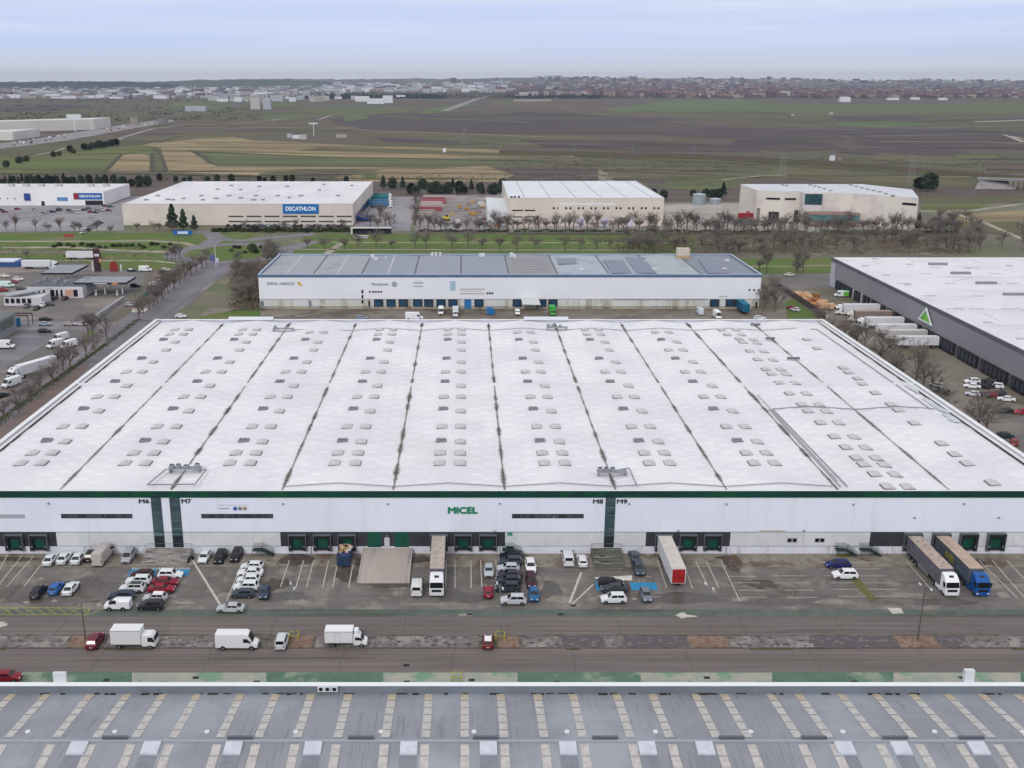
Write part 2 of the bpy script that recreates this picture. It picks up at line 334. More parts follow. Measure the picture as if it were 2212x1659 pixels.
med=[(-60,52,0),(52,144,1),(150,222,2),(230,345,0),(345,420,1),(420,480,0),(480,560,1),(590,625,0),(625,677,2),(682,735,0),(735,812,1),(812,855,0),(855,1035,1),(1075,1122,2),(1127,1215,1),(1215,1306,3),(1306,1350,0),(1350,1488,3),(1488,1574,2),(1574,1755,1),(1755,1938,3),(1938,2026,2),(2028,2090,3),(2090,2260,1),(52,52,0)]
for a,b,k in med:
    if b>a: sheet('median',[(P(a,1388)[0],144.15),(P(b,1388)[0]-.12,144.15),(P(b,1388)[0]-.12,147.55),(P(a,1388)[0],147.55)],(MED,MED,EARTH,MED2)[k],.1)
struct(MB().box(X0,X1,144.15,147.55,-.1,.09).build('median_base',KERB))
GRS=mat('kerb_moss','565a2c','4a4432',scale=2,rough=1)
rnd=random.Random(4); mb=MB(); x=X0
while x<X1:
    l=rnd.uniform(1,9)
    if rnd.random()<.6: y=147.95 if rnd.random()<.55 else 143.7; mb.box(x,x+l,y-.2,y+.15,.002,.05)
    x+=l
tag(mb.build('moss',GRS),'strips of moss and weeds growing along both kerbs of the median','moss',kind='stuff')
# painted lines
LINE=mat('line_paint','bdb8b0','938c84',scale=1.5,lo=.45,hi=.7,rough=.7); YEL=mat('yellow_paint','a8a045','8b8848',scale=1.2,rough=.7); BLUE=mat('blue_bay_paint','2a86b8','2f7ca6',scale=.6,rough=.7,c3='4c7482',s3=.8,lo3=.55,hi3=.7)
def line(mb,p,q,w=.17,z=.014):
    a,b=P(*p)[:2],P(*q)[:2]; mb.strip([a,b],w,z)
mb=MB()
for p,q in (((16,1198),(-15,1260)),((48,1200),(-4,1265)),((73,1201),(15,1267)),((98,1208),(52,1267)),((530,1200),(489,1298)),
    ((625,1210),(606,1268)),((656,1210),(639,1270)),((678,1210),(662,1269)),((710,1210),(697,1269)),((730,1210),(719,1269)),((764,1210),(753,1270)),
    ((964,1210),(962,1269)),((983,1210),(983,1270)),((1017,1210),(1018,1270)),((1038,1210),(1041,1269)),((1071,1210),(1074,1250)),
    ((1420,1210),(1440,1270)),((1474,1210),(1496,1271)),((1503,1212),(1530,1268)),((1525,1211),(1553,1270)),((1557,1211),(1599,1300)),
    ((2143,1210),(2212,1290)),((2115,1211),(2198,1292)),((2175,1210),(2240,1280)),((1958,1212),(2008,1270))): line(mb,p,q)
for v,a,b in ((1245,1575,1634),(1259,1584,1642),(1275,1595,1650),(1290,1602,1657),(1244,1666,1738),(1259,1674,1750),(1275,1693,1758),(1290,1702,1765),(1215,1770,1890),(1229,1774,1900),(1244,1780,1915),(1259,1790,1925),(1273,1800,1937),(1288,1810,1948),
    (1259,377,400),(1273,388,392),(1288,365,382),(1258,262,268),(1302,380,420),(1245,1118,1124),(1259,1118,1128),(1274,1118,1130),(1288,1290,1296),(1289,1405,1427),(1246,1392,1410)): line(mb,(a,v),(b,v),.15)
line(mb,(416,1210),(475,1305),.42); line(mb,(1256,1236),(1230,1303),.42); line(mb,(1282,1262),(1236,1305),.3)
struct(mb.build('painted_lines',LINE))
mb=MB()
def quad(mb,uv,z): mb.poly([(P(*p)[0],P(*p)[1],z) for p in uv])
quad(mb,[(282,1229),(340,1229),(334,1245),(275,1245)],.010); quad(mb,[(344,1229),(410,1229),(405,1245),(340,1245)],.010)
quad(mb,[(1286,1256),(1302,1256),(1302,1276),(1288,1276)],.010); quad(mb,[(1360,1258),(1418,1258),(1420,1275),(1365,1275)],.010)
struct(mb.build('blue_bays',BLUE))
mb=MB()
for i in range(20):
    u=286+i*6.3; quad(mb,[(u,1226),(u+3.2,1226),(u+2.6,1230),(u-.6,1230)],.014)
quad(mb,[(1284,1247),(1365,1243),(1366,1254),(1290,1252)],.012)
struct(mb.build('zebra_crossing',mat('white_marking','d3d2cc','b8b4ac',scale=1,rough=.7)))
mb=MB()
line(mb,(-20,1312),(195,1313),.18); line(mb,(-20,1328),(186,1328),.18); line(mb,(195,1313),(186,1328),.18)
for i in range(9):
    u=-20+i*24; line(mb,(u,1313),(u+24,1328),.12) ; line(mb,(u+24,1328),(u+48,1313),.12) if i%2==0 else None
struct(mb.build('yellow_hatching',YEL))
# arrows on the road
mb=MB()
quad(mb,[(1459,1329),(1472,1323),(1478,1323),(1484,1328),(1505,1330.5),(1505,1332.5),(1484,1333.5),(1474,1336),(1468,1334)],.014)
quad(mb,[(-20,1344),(8,1343),(18,1348),(12,1352),(-6,1356),(-20,1356)],.012)
struct(mb.build('road_arrow',LINE))
quadmb=MB(); quad(quadmb,[(1916,1313),(1946,1313),(1952,1325),(1928,1326)],.012); struct(quadmb.build('concrete_slab',mat('slab','c0beb6','aaa69c',scale=1)))
quadmb=MB(); quad(quadmb,[(2128,1232),(2142,1240),(2168,1270),(2140,1274)],.010); quad(quadmb,[(2150,1279),(2172,1279),(2184,1290),(2162,1292)],.010); quad(quadmb,[(990,1326),(1018,1323),(1020,1331),(990,1331)],.010)
struct(quadmb.build('concrete_patch',mat('patch','8c8a84','7b7872',scale=1)))
# drain covers
pts=[(418,1329),(1013,1327),(825,1325),(1105,1452),(410,1466),(1208,1340)]
for i,(u,v) in enumerate([(1211,1327),(1014,1327),(423,1464),(230,1469),(879,1473),(1203,1474),(1019,1469),(1527,1464),(2078,1464),(1846,1473),(554,1473),(1238,1308),(878,1437)]):
    x,y,_=P(u,v); struct(MB().box(x-.45,x+.45,y-.35,y+.35,.0,.012).build('drain_cover',DARK))
# dark stains and earth patches on the yard (own shapes)
STN=mat('oil_stain','463b36','574d47',scale=.8,rough=.6); 
def blob(u,v,rx,ry,seed,z,m,name='stain',n=18):
    r=random.Random(seed); x,y,_=P(u,v); pts=[]
    for i in range(n):
        t=2*PI*i/n; k=r.uniform(.65,1.15); pts.append((x+rx*k*math.cos(t),y+ry*k*math.sin(t)))
    return sheet(name,pts,m,z)
for i,(u,v,rx,ry) in enumerate([(640,1208,3.2,3),(780,1215,1.3,2.6),(748,1240,2.2,3.4),(905,1208,2.5,1.8),(1580,1222,1.2,3.4),(1570,1205,2.2,1),(1350,1270,1,4),(850,1262,7,1.5),(600,1262,3,2.4),(2105,1216,3,2),(30,1208,6,1),(1640,1262,3,2)]):
    blob(u,v,rx,ry,i,.006+.0006*i,STN)
PUD=mat('wet_patch','5b5654','514c4a',scale=.5,rough=.35)
for i,(u,v,rx,ry) in enumerate([(180,1262,7,2.6),(620,1290,5,2),(1000,1292,6,2),(1480,1292,8,2.2),(1690,1300,9,1.5),(1180,1270,3,4),(2030,1300,6,1.5),(60,1295,5,1.2)]): blob(u,v,rx,ry,40+i,.0035+.00005*i,PUD,'wet_patch')
LGT=mat('worn_concrete','8d857c','79726c',scale=.6,rough=.9)
for i,(u,v,rx,ry) in enumerate([(645,1302,3,1.2),(1160,1262,1.4,3.2),(1215,1295,2.6,1.6),(1800,1300,4,1),(1955,1285,3,1.2),(390,1300,3,.8),(925,1305,5,.5)]): blob(u,v,rx,ry,70+i,.0045+.00005*i,LGT,'worn_patch')
WEED=mat('weeds','596034','6e6340',scale=3,rough=1)
blob(1862,1268,1.1,5.2,91,.02,WEED,'weed_patch'); blob(1822,1199,1.3,1.2,92,.02,WEED,'weed_patch'); blob(1590,1210,.9,3,93,.02,mat('mud','5c4a38'),'mud_patch')
MAN=mat('pale_disc','8f8478','a0988c',scale=2)
for u,v in ((89,1250),(56,1301),(118,1298),(214,1306),(297,1305),(1370,1294)): blob(u,v,.55,.5,int(u),.014,MAN,'cover_slab',12)

# slab joints, seams and tyre tracks in the paving
SEAMM=mat('joint_dark','4b4441','3f3a38',scale=1,rough=.8); TRKM=mat('tyre_track','5f5753','6a625d',scale=.4,stretch=(.2,3,1),rough=.6)
rj=random.Random(23); mb=MB()
for k in range(46):
    y=rj.choice((172.2,166.1,161.,rj.uniform(157,176))); x=rj.uniform(X0,X1-30); l=rj.uniform(6,40); mb.strip([(x,y),(x+l*.5,y+rj.uniform(-.06,.06)),(x+l,y+rj.uniform(-.1,.1))],rj.uniform(.04,.1),.0075+.00002*k)
for k in range(30):
    x=rj.uniform(-85,95); y=rj.uniform(157,170); mb.strip([(x,y),(x+rj.uniform(-.2,.2),y+rj.uniform(3,8))],.06,.0085+.00002*k)
for k in range(22):
    x=-95+k*9.3+rj.uniform(-2,2); a,b=((137.4,143.8),(147.9,153.8))[k%2]; mb.strip([(x,a),(x+rj.uniform(-.3,.3),(a+b)/2),(x+rj.uniform(-.4,.4),b)],.07,.0060+.00002*k)
for y in (140.6,150.9,142.1,149.3): mb.strip([(X0+i*12,y+rj.uniform(-.05,.05)) for i in range(30)],.06,.0070+.0002*(y-140))
struct(mb.build('paving_joints',SEAMM))
mb=MB()
for k in range(26):
    x=rj.uniform(-85,95); r_=rj.uniform(5,12); a0=rj.uniform(0,6.28); y=rj.uniform(158,168)
    for d in (0,1.7):
        pts=[(x+(r_+d)*math.cos(a0+t*.12),y+(r_+d)*.8*math.sin(a0+t*.12)) for t in range(9)]
        if all(156.8<p[1]<176 for p in pts): mb.strip(pts,.22,.0052+.00003*k+.00001*d)
for y in (138.6,140.1,141.6,149.2,151.,152.4): mb.strip([(X0+i*15,y+rj.uniform(-.12,.12)) for i in range(24)],.45,.0045+.00002*(y-138))
struct(mb.build('tyre_tracks',TRKM))
# ================================================================ the big white warehouse
Y0=177.83; YB=319.2; XL,XR=-98.,113.7; ZP=12.76; ZV,ZR=12.0,12.72
SEAM=[-75.9+20.85*i for i in range(9)]
WH=thing('warehouse','huge white warehouse with a green parapet band and loading docks facing the yard','warehouse',(0,0,0))
CLAD=mat('white_cladding','e2e6f3','dce0ee',scale=.05,rough=.5,wave=('Z',9,.14,'c8ccd8'),c3='d8dbe6',s3=.4,st3=(1,1,.1),lo3=.5,hi3=.75)
CLAD2=mat('pale_cladding','d2d4d8','c8cad0',scale=.2,rough=.6,wave=('Z',3.2,.4,'b4b6ba'),c3='bcbdbd',s3=.8,st3=(1,1,.15),lo3=.55,hi3=.75)
PLIN=mat('plinth_render','d6d8e4','cccedb',scale=.4,rough=.7,c3='918f90',s3=.7,st3=(1,1,.2),lo3=.55,hi3=.75)
GREEN=mat('green_trim','0c3f35','12362f',scale=.06,rough=.45,c3='0d4a34',s3=.2); DGR=mat('dock_cladding','3c3a44','34333c',scale=.5,rough=.6,wave=('Z',3,.4,'2c2b33'))
ROOFW=mat('roof_membrane','dcdbe0','d2d1d8',scale=.06,rough=.6,c3='c8c6ca',s3=.35,st3=(1.6,.25,1),lo3=.5,hi3=.75,f3=.28,c4='cdcabf',s4=.05,lo4=.55,hi4=.75,f4=.3,wave=('X',1.1,.07,'bfbfc6'))
DIRT=mat('gutter_dirt','5c5654','6f6866',scale=1.5,c3='3f3b3a',s3=.5,rough=.95)
def fw(name,u0,u1,v0,v1,m,y=0.,t=.03,parent=WH,z=None):
    """a panel on the facade between frame columns u0..u1 and rows v0..v1"""
    vm=(v0+v1)/2; x0=V(u0,vm,Y0)[0]; x1=V(u1,vm,Y0)[0]; z1=V(CX,v0,Y0)[2]; z0=V(CX,v1,Y0)[2]
    if z: z0,z1=z
    return MB().box(x0,x1,Y0-y-t,Y0-y,z0,z1).build(name,m,parent)
MB().box(XL,XR,Y0,Y0+.4,4.46,11.42).build('upper_wall',CLAD,WH)
MB().box(XL,XR,Y0+.02,Y0+.4,1.55,4.38).build('lower_wall',CLAD2,WH)
MB().box(XL,XR,Y0-.05,Y0+.4,-.1,1.52).build('plinth',PLIN,WH)
MB().box(XL,XR,Y0-.03,Y0+.1,4.38,4.46).box(XL,XR,Y0-.08,Y0+.1,1.52,1.55).build('drip_trim',mat('trim_green','3e5f58'),WH)
MB().box(XL-.1,XR+.1,Y0-.15,Y0+.25,11.42,ZP).build('parapet_band',GREEN,WH)
mb=MB(); mb.box(XL-.1,XL,Y0+.25,YB,0,ZP); mb.box(XR,XR+.1,Y0+.25,YB,0,ZP); mb.box(XL-.1,XR+.1,YB,YB+.4,0,ZP)
mb.build('side_wall',CLAD,WH)
mb=MB(); mb.box(XL-.15,XL+.95,Y0+.26,YB+.45,ZP+.002,ZP+.12); mb.box(XR-.95,XR+.15,Y0+.26,YB+.45,ZP+.002,ZP+.12); mb.box(XL+.96,XR-.96,YB-.7,YB+.45,ZP+.002,ZP+.12); mb.box(XL-.1,XR+.1,Y0-.17,Y0+.24,ZP+.002,ZP+.05)
mb.build('coping',mat('coping_white','dfe2e4','d4d8d8',scale=.5,rough=.5),WH)
# roof: shallow gables between the valleys, with faint blisters of covered rooflights
mb=MB(); xs=[XL+2.2]+SEAM+[XR-2.2]
YF=Y0+.26
for a,b in zip(xs,xs[1:]):
    c=(a+b)/2
    mb.add([(a,YF,ZV),(c,YF,ZR),(c,YB,ZR),(a,YB,ZV)],[(0,1,2,3)]); mb.add([(c,YF,ZR),(b,YF,ZV),(b,YB,ZV),(c,YB,ZR)],[(0,1,2,3)])
mb.add([(XL,YF,ZP-.12),(xs[0]-.5,YF,ZV+.25),(xs[0]-.5,YB,ZV+.25),(XL,YB,ZP-.12)],[(0,1,2,3)])
mb.add([(xs[-1]+.5,YF,ZV+.25),(XR,YF,ZP-.12),(XR,YB,ZP-.12),(xs[-1]+.5,YB,ZV+.25)],[(0,1,2,3)])
mb.box(xs[0]-.5,xs[0],YF,YB,ZV-.1,ZV-.05); mb.box(xs[-1],xs[-1]+.5,YF,YB,ZV-.1,ZV-.05)
mb.box(XL+1,XR-1,247.9,248.25,ZV-.2,ZR+.12)            # fire wall upstand
for a,b in zip(xs,xs[1:]):
    c=(a+b)/2; hw=(b-a)/2
    for sx_ in (-1,1):
        for off in (.5,.77):
            if hw<9 : continue
            x=c+sx_*hw*off; zb=ZR-(ZR-ZV)*off; y=Y0+5+(1.9 if off>.6 else 0)
            while y<YB-4:
                vs=[]; n=5
                for k,(dy,h) in enumerate(((-.55,.0),(0,.2),(.5,.0))):
                    for i in range(n+1):
                        t=i/n; vs.append((x-1.6+3.2*t,y+dy+.35*math.sin(PI*t),zb+.01+(h*math.sin(PI*t) if h else -.05)+(-(2*t-1)*1.6*(ZR-ZV)/hw*sx_)))
                mb.add(vs,[(k*(n+1)+i,k*(n+1)+i+1,(k+1)*(n+1)+i+1,(k+1)*(n+1)+i) for k in range(2) for i in range(n)]); y+=4.1
mb.build('roof',ROOFW,WH)
# valleys with silt and stains
rnd=random.Random(11)
DIRT2=mat('gutter_grime_pale','c0bcbe','9c9796',scale=1,rough=.9)
for i,x in enumerate(SEAM):
    mb=MB(); pts=[];ws=[]; y=YF+.3; ph=rnd.uniform(0,6)
    heavy=(.8,1.1,.9,1.1,.9,.9,.7,1.0,.75)[i]
    blobs=[(rnd.uniform(Y0+4+k*14,Y0+12+k*14),rnd.uniform(2.5,5.5),rnd.uniform(.35,1.)*heavy) for k in range(10)]
    while y<YB-.8:
        w=.16+.05*math.sin(y*.7+ph)
        for by,bl,bw in blobs:
            d=abs(y-by)/bl
            if d<1: w+=bw*.75*(1-d*d)*rnd.uniform(.55,1.1)
        pts.append((x+rnd.uniform(-.04,.04),y)); ws.append(w); y+=.7
    mb.strip(pts,ws,ZV+.055); mb.strip(pts,[w*1.7+.2 for w in ws],ZV+.052,1)
    mb.build('valley_gutter',[DIRT,DIRT2],WH)
    MB().box(x-.45,x+.45,YF+.05,YF+.5,ZV,ZV+.25).build('gutter_outlet',DARK,WH); MB().box(x-.4,x+.4,YB-5.4,YB-4.9,ZV,ZV+.35).build('gutter_outlet',DARK,WH)
for xx,sg in ((xs[0]-.25,1),(xs[-1]+.25,-1)):
    ys_=[YF+1+k*3. for k in range(46)]; mb=MB(); mb.strip([(xx,y) for y in ys_],[rnd.choice((.08,.1,.3,.6,.75)) for y in ys_],ZV-.032)
    mb.build('edge_gutter',DIRT,WH)
for qi,(x,y,rx,ry) in enumerate(((XR-2.6,247,1.3,7),(XR-3,231,1.5,7),(XR-3.4,222,1.2,5))):
    pts=[(x+rx*rnd.uniform(.5,1.1)*math.cos(t/10*2*PI),y+ry*rnd.uniform(.6,1.1)*math.sin(t/10*2*PI)) for t in range(10)]
    MB().poly([(p[0],p[1],ZV+.28+.01*qi) for p in pts]).build('standing_water',mat('roof_water','a9b1b6','c3c4ca',scale=.6,rough=.3),WH)
# rooflights: two per row in each bay, plus louvred smoke vents
SKT=mat('rooflight_dome','bfbcbd','b2afb2',scale=1.2,rough=.3,spec=.6); SKC=mat('rooflight_kerb','77757d',rough=.7)
VNT=mat('smoke_vent','97949a','84818a',scale=3,rough=.5)
def dome_mb(w=2.1,d=2.45,h=.24):
    m_=MB(); m_.box(-w/2-.08,w/2+.08,-d/2-.08,d/2+.08,0,.22,1); n=6; vs=[]
    for j,yy in enumerate((-d/2,d/2)):
        for i in range(n+1):
            t=i/n; vs.append((-w/2+w*t,yy,.222+h*math.sin(PI*t)*.85+.08))
    m_.add(vs,[(i,i+1,n+2+i,n+1+i) for i in range(n)]); m_.add(vs[:n+1]+[(-w/2,-d/2,.222),(w/2,-d/2,.222)],[tuple(range(n+1))+(n+2,n+1)]); m_.add(vs[n+1:]+[(-w/2,d/2,.222),(w/2,d/2,.222)],[tuple(range(n,-1,-1))+(n+1,n+2)])
    return m_
dm=dome_mb().mesh('rooflight',[SKT,SKC])
vm_=MB(); vm_.box(-1.1,1.1,-.8,.8,0,.25,1)
for k in range(5): vm_.add([(-1.05+.42*k,-.75,.26),(-.84+.42*k,-.75,.62),(-.63+.42*k,-.75,.26),(-1.05+.42*k,.75,.26),(-.84+.42*k,.75,.62),(-.63+.42*k,.75,.26)],[(0,1,2),(5,4,3),(0,3,4,1),(1,4,5,2)])
vme=vm_.mesh('smoke_vent',[VNT,SKC])
ROWS_B=[192.4,198.2,214.9,237.0,259.1,300.4,306.3]; ROWS_R=[205,225.8,246.2,268.8,281.7,290.8]; ROWS_V=[205.6,227.5,249.9,272.4,293.6]
LIGHTS=[]
bays=[((xs[i]+xs[i+1])/2 if i else -87.) for i in range(8)]
bays[7]=(SEAM[6]+SEAM[7])/2
for i,c in enumerate(bays[:8]):
    if i==0: c=-86.2
    rb=list(ROWS_B); rr=list(ROWS_R)
    if i in (2,5,7): rb=rb[:-2]+[303.]
    if i==7: rb.append(281.7); rr=[r for r in rr if r!=281.7]
    for y in rb: LIGHTS+= [(c-2.02,y),(c+2.02,y)]
    for y in rr: LIGHTS.append((c+2.02,y))
    for y in ROWS_V:
        o=bpy.data.objects.new('smoke_vent',vme); COL.objects.link(o); o.parent=WH; o.location=(c-2.0,y,ZR-.12)
z_=ZR
for u,v in [(1865,987),(1892,987),(1892.6,1001),(1910,1001),(1866.5,1001)][:0]+[]: pass
for a,b,v in ((1851,1893,987),(1866,1910,1001),(1828,1870,964),(1803,1845,941),(1773,1812,911),(1746,1785,886),(1733,1770,872),(1890,1933,1022),(1918,1961,1049),(1706,1742,848),(1684,1718,825),(1667,1699,806),(1655,1687,796),(1637,1670,775),(1620,1651,757),(1605,1636,738),(1597,1628,731),(1572,1602,721),(1560,1590,711)):
    for u in (a,b):
        x,y,_=P(u,v,z_+.2); LIGHTS.append((x,y))
for u,v in ((2145,1041),(2090,999),(2063,979),(2035,956),(1976,912),(1941,884),(1926,872),(1892,847),(1864,827),(1854,816),(1834,803),(1822,793),(1766,751),(1744,732)):
    x,y,_=P(u,v,z_+.2); LIGHTS.append((x,y))
LIGHTS.sort(key=lambda q:q[1])
def roofz(x):
    for a,b in zip(xs,xs[1:]):
        if a<=x<=b: c=(a+b)/2; return ZR-(ZR-ZV)*abs(x-c)/((b-a)/2)
    return ZR
for i,(x,y) in enumerate(LIGHTS):
    if i<100:
        o=bpy.data.objects.new('rooflight',dm); COL.objects.link(o); o.parent=WH; o.location=(x,y,roofz(x)-.1)
rest=MB()
base=dome_mb()
for x,y in LIGHTS[100:]:
    z=roofz(x)-.1; k=len(rest.v); rest.v+=[(a+x,b+y,c_+z) for a,b,c_ in base.v]; rest.f+=[tuple(i+k for i in f) for f in base.f]; rest.m+=base.m
tag(rest.build('rooflights_far',[SKT,SKC],WH),kind='stuff')
# zig-zag pipework following the gables
PIPE=mat('roof_pipe','8c8990','7d7a82',scale=1,rough=.5)
def gp(x,y,dz=.25): return (x,y,roofz(x)+dz)
for y,x0i,x1i in ((Y0+3.4,2,7),(YB-12,2,9)):
    pts=[]
    for k in range(x0i,x1i):
        pts+= [gp(SEAM[k],y),gp(SEAM[k]+10.4,y)]
    if x1i==7: pts.append(gp(SEAM[7]-.6,y))
    else: pts=[gp(SEAM[1]+3,y)]+pts
    MB().path(pts,.09).build('roof_pipe',PIPE,WH)
MB().path([gp(SEAM[7]+2.0,Y0+3),gp(SEAM[7]+1.6,228.6),gp(SEAM[7]+10,228.6),gp(SEAM[8]+.2,228.6),gp(SEAM[8]+10,228.6),gp(XR-4.4,228.6)],.12).build('roof_pipe',PIPE,WH)
MB().path([gp(SEAM[7]+.8,Y0+3),gp(SEAM[7]+.8,228.6)],.1).path([gp(SEAM[7]+1.2,Y0+6),gp(SEAM[7]+1.2,240)],.07).build('roof_pipe',PIPE,WH)
MB().path([gp(XR-5.5,229),gp(XR-5.8,YB-12),gp(XR-8,YB-12)],.12).build('roof_pipe',PIPE,WH)
# plant platforms
DECK=mat('plant_deck','7d8389','8d9298',scale=2,rough=.6)
def plant(u,v,w,units,pipes=()):
    x,y,_=P(u,v,13.1); pf=MB().box(x-w/2,x+w/2,y-.8,y+.8,12.95,13.1)
    for sx_ in (-.45,.45):
        pf.box(x+sx_*w-.1,x+sx_*w+.1,y-.7,y+.7,12.2,12.95)
    pf=pf.build('plant_platform',DECK,WH)
    for dx,k in units:
        m_=MB().box(x+dx-.45,x+dx+.45,y-.4,y+.4,13.102,13.75+k*.6)
        un=m_.build('condenser_unit',mat('unit_grey','96989e','85878d',scale=2,rough=.5),pf)
        MB().tube((x+dx,y,13.752+k*.6),(x+dx,y,13.8+k*.6),.32,n=10).build('fan',DARK,un)
    for a,b in pipes: MB().path([P(*a,13.1),P(*b,13.1)],.13).build('roof_pipe',PIPE,WH)
plant(400,1010,6.4,[(-2.6,0),(-1.3,.1),(.2,-.2),(2.4,.3)],[((318,1047),(358,1014)),((358,1014),(374,1014)),((434,1014),(446,1014)),((446,1014),(421,1046)),((421,1046),(318,1047))])
plant(1322,1017,5.8,[(-2.3,0),(-1.1,0),(.1,0)],[((1340,1014),(1359,1011)),((1359,1011),(1375,1048))])
plant(612,709,6.5,[(-2.4,.1),(1,-.1)],[]); plant(1203,706,6.5,[(-2.6,.2),(-1.3,.1),(1,-.2)],[])
for u,v,w in ((1664,729,2.6),(1714,772,3.4),(1632,699,3)):
    x,y,_=P(u,v,13.); MB().box(x-w/2,x+w/2,y-.3,y+.3,12.5,13.05).build('rooftop_unit',mat('unit_dark','6a6a70',rough=.5),WH)
mb=MB()
for (u,v) in ((540,684),(1180,683)):
    x,y,_=P(u,v,14.2); mb.box(x-7,x+7,YB-1.0,YB+.38,ZP+.13,ZP+.95)
mb.build('stair_head',mat('stair_head_white','d6d9e0'),WH)
# facade details -------------------------------------------------------------
WIN=mat('ribbon_glass','2a2b33','4a4b55',scale=1.1,stretch=(1,1,.3),lo=.4,hi=.6,rough=.15,spec=.6,c3='80828a',s3=.6,lo3=.62,hi3=.68)
def ribbon(u0,u1,v0=1110,v1=1119.5):
    f=fw('ribbon_window',u0,u1,v0,v1,mat('window_frame','44454c'),0,.05)
    fw('pane',u0+1,u1-1,v0+1,v1-1,WIN,.052,.01,f)
ribbon(132,286); ribbon(435,590); ribbon(1106,1261); fw('louvre_strip',-6,54,1111,1119.5,mat('louvre','a6a8b2',rough=.6,wave=('Z',20,.5,'8a8c96')))
TG=mat('stair_glazing','33444a','475a60',scale=.5,stretch=(.4,.4,2.4),lo=.42,hi=.6,rough=.12,spec=.7,c3='6b8088',s3=.35,st3=(.1,.1,2.5),lo3=.56,hi3=.66)
def tower(u0,u1,v0=1075,v1=1183):
    # constant world width
    x0=V(u0,1110,Y0)[0]; x1=V(u1,1110,Y0)[0]; z1=11.41; z0=1.3
    f=MB().box(x0,x1,Y0-.09,Y0+.03,z0,z1).build('stair_window',mat('frame_dark','2c3a3e'),WH)
    MB().box(x0+.08,x1-.08,Y0-.1,Y0-.092,z0+2.3,z1-.06).build('glazing',TG,f)
    for k in range(9): MB().box(x0+.05,x1-.05,Y0-.125,Y0-.101,z0+2.3+k*.88,z0+2.36+k*.88).build('transom',mat('transom','3a4a50'),f)
    MB().box(x0+.1,x1-.1,Y0-.11,Y0-.092,z0+.05,z0+2.24).build('entrance_door',mat('door_dark','20262b','2d343a',scale=1,rough=.2),f)
tower(328.5,350.5); tower(368.5,391); tower(1307,1328.5)
SIGN=mat('sign_black','22252c'); SGN=mat('sign_green','0f7a58')
def fsign(word,u,v,w,size,m,bold=.02,y=.06,tilt=0):
    x,_,z=V(u,v,Y0); return text(word,size,m,WH,(x,Y0-y,z),(PI/2,0,0),'lettering',.04,bold,w)
fsign('M6',311,1083,1.95,1.15,SIGN,.032); fsign('M7',402,1083,1.8,1.15,SIGN,.032); fsign('M8',1291.5,1083.5,1.9,1.15,SIGN,.032); fsign('M9',1343.5,1083.5,1.95,1.15,SIGN,.032)
fsign('MICEL',999,1103,5.6,1.75,SGN,.09)
# small tenant lettering above the ribbon window: dots and a thin line of words
for u,c in ((508,'4560a8'),(518.5,'7c8288'),(529,'a0907c')):
    x,_,z=V(u,1098.5,Y0); MB().tube((x,Y0-.06,z),(x,Y0,z),.4,n=16).build('logo_disc',mat('logo_'+c,c),WH)
fsign('◂ Serunion',482,1098.5,2.6,.5,mat('logo_grey','8a8d98'),.0) if 0 else None
x,_,z=V(485,1098.5,Y0); MB().box(x-.9,x+.9,Y0-.04,Y0,z-.1,z+.08).poly([(x-1.2,Y0-.04,z),(x-1,Y0-.04,z+.14),(x-1,Y0-.04,z-.14)]).build('lettering_line',mat('faint_letter','8f92a0'),WH)
MB().box(V(470,1091,Y0)[0],V(538,1091,Y0)[0],Y0-.03,Y0,V(0,1091.6,Y0)[2],V(0,1090.6,Y0)[2]).build('lettering_line',mat('faint_letter2','b5b2bb'),WH)
# floodlights and vents high on the wall
for u,v in ((105,1087),(611,1088),(837,1088),(1079,1087),(1359,1088),(1569,1088),(1843,1089),(2082,1088),(1975,1118),(2157,1118),(1068,1147),(1465,1146),(1736,1146)):
    x,_,z=V(u,v,Y0); MB().box(x-.16,x+.16,Y0-.3,Y0,z-.12,z+.14).build('wall_light',mat('fitting_grey','8a8c96'),WH)
# dark cladding panels behind the docks
for u0,u1 in ((-40,122),(606,1091),(1395,1577),(1879,1951)):
    x0=V(u0,1165,Y0)[0]; x1=V(u1,1165,Y0)[0]; MB().box(x0,x1,Y0-.03,Y0+.05,1.56,4.37).build('dock_cladding',DGR,WH)
FRM=mat('dock_frame','5a5d66'); PADM=mat('dock_pad','1a1b20'); GD=mat('dock_door_green','0f5240','0c4435',scale=1,rough=.5,wave=('Z',6,.35,'083226'))
def dock(u,w=3.35,z1=4.05,door=True,lit=True):
    x=V(u,1165,Y0)[0]; y=Y0-.035; f=MB()
    f.box(x-w/2,x+w/2,y-.75,y,z1-.14,z1); f.box(x-w/2,x-w/2+.14,y-.75,y,.75,z1-.14); f.box(x+w/2-.14,x+w/2,y-.75,y,.75,z1-.14)
    f=f.build('dock_shelter',FRM,WH)
    m_=MB(); m_.box(x-w/2+.14,x+w/2-.14,y-.6,y-.05,3.35,z1-.14); m_.box(x-w/2+.14,x-w/2+.62,y-.6,y-.05,.8,3.35); m_.box(x+w/2-.62,x+w/2-.14,y-.6,y-.05,.8,3.35); m_.build('dock_seal',PADM,f)
    MB().box(x-w/2+.62,x+w/2-.62,y-.08,y-.01,1.25,3.35).build('dock_door',GD,f)
    MB().box(x-1.1,x+1.1,y-.55,y,.95,1.24).build('dock_leveller',mat('leveller','26262a'),f)
    for sx_ in (-1,1): MB().box(x+sx_*1.25-.13,x+sx_*1.25+.13,y-.72,y-.601,1.5,1.9).build('bumper_light',mat('dock_light','6a6e74'),f)
for u in (32,85,643,696.5,749.5,948,1000.5,1053.8,1433.5,1486,1539): dock(u)
for u in (1970,2031,2090.5,2150): dock(u,3.4,4.3)
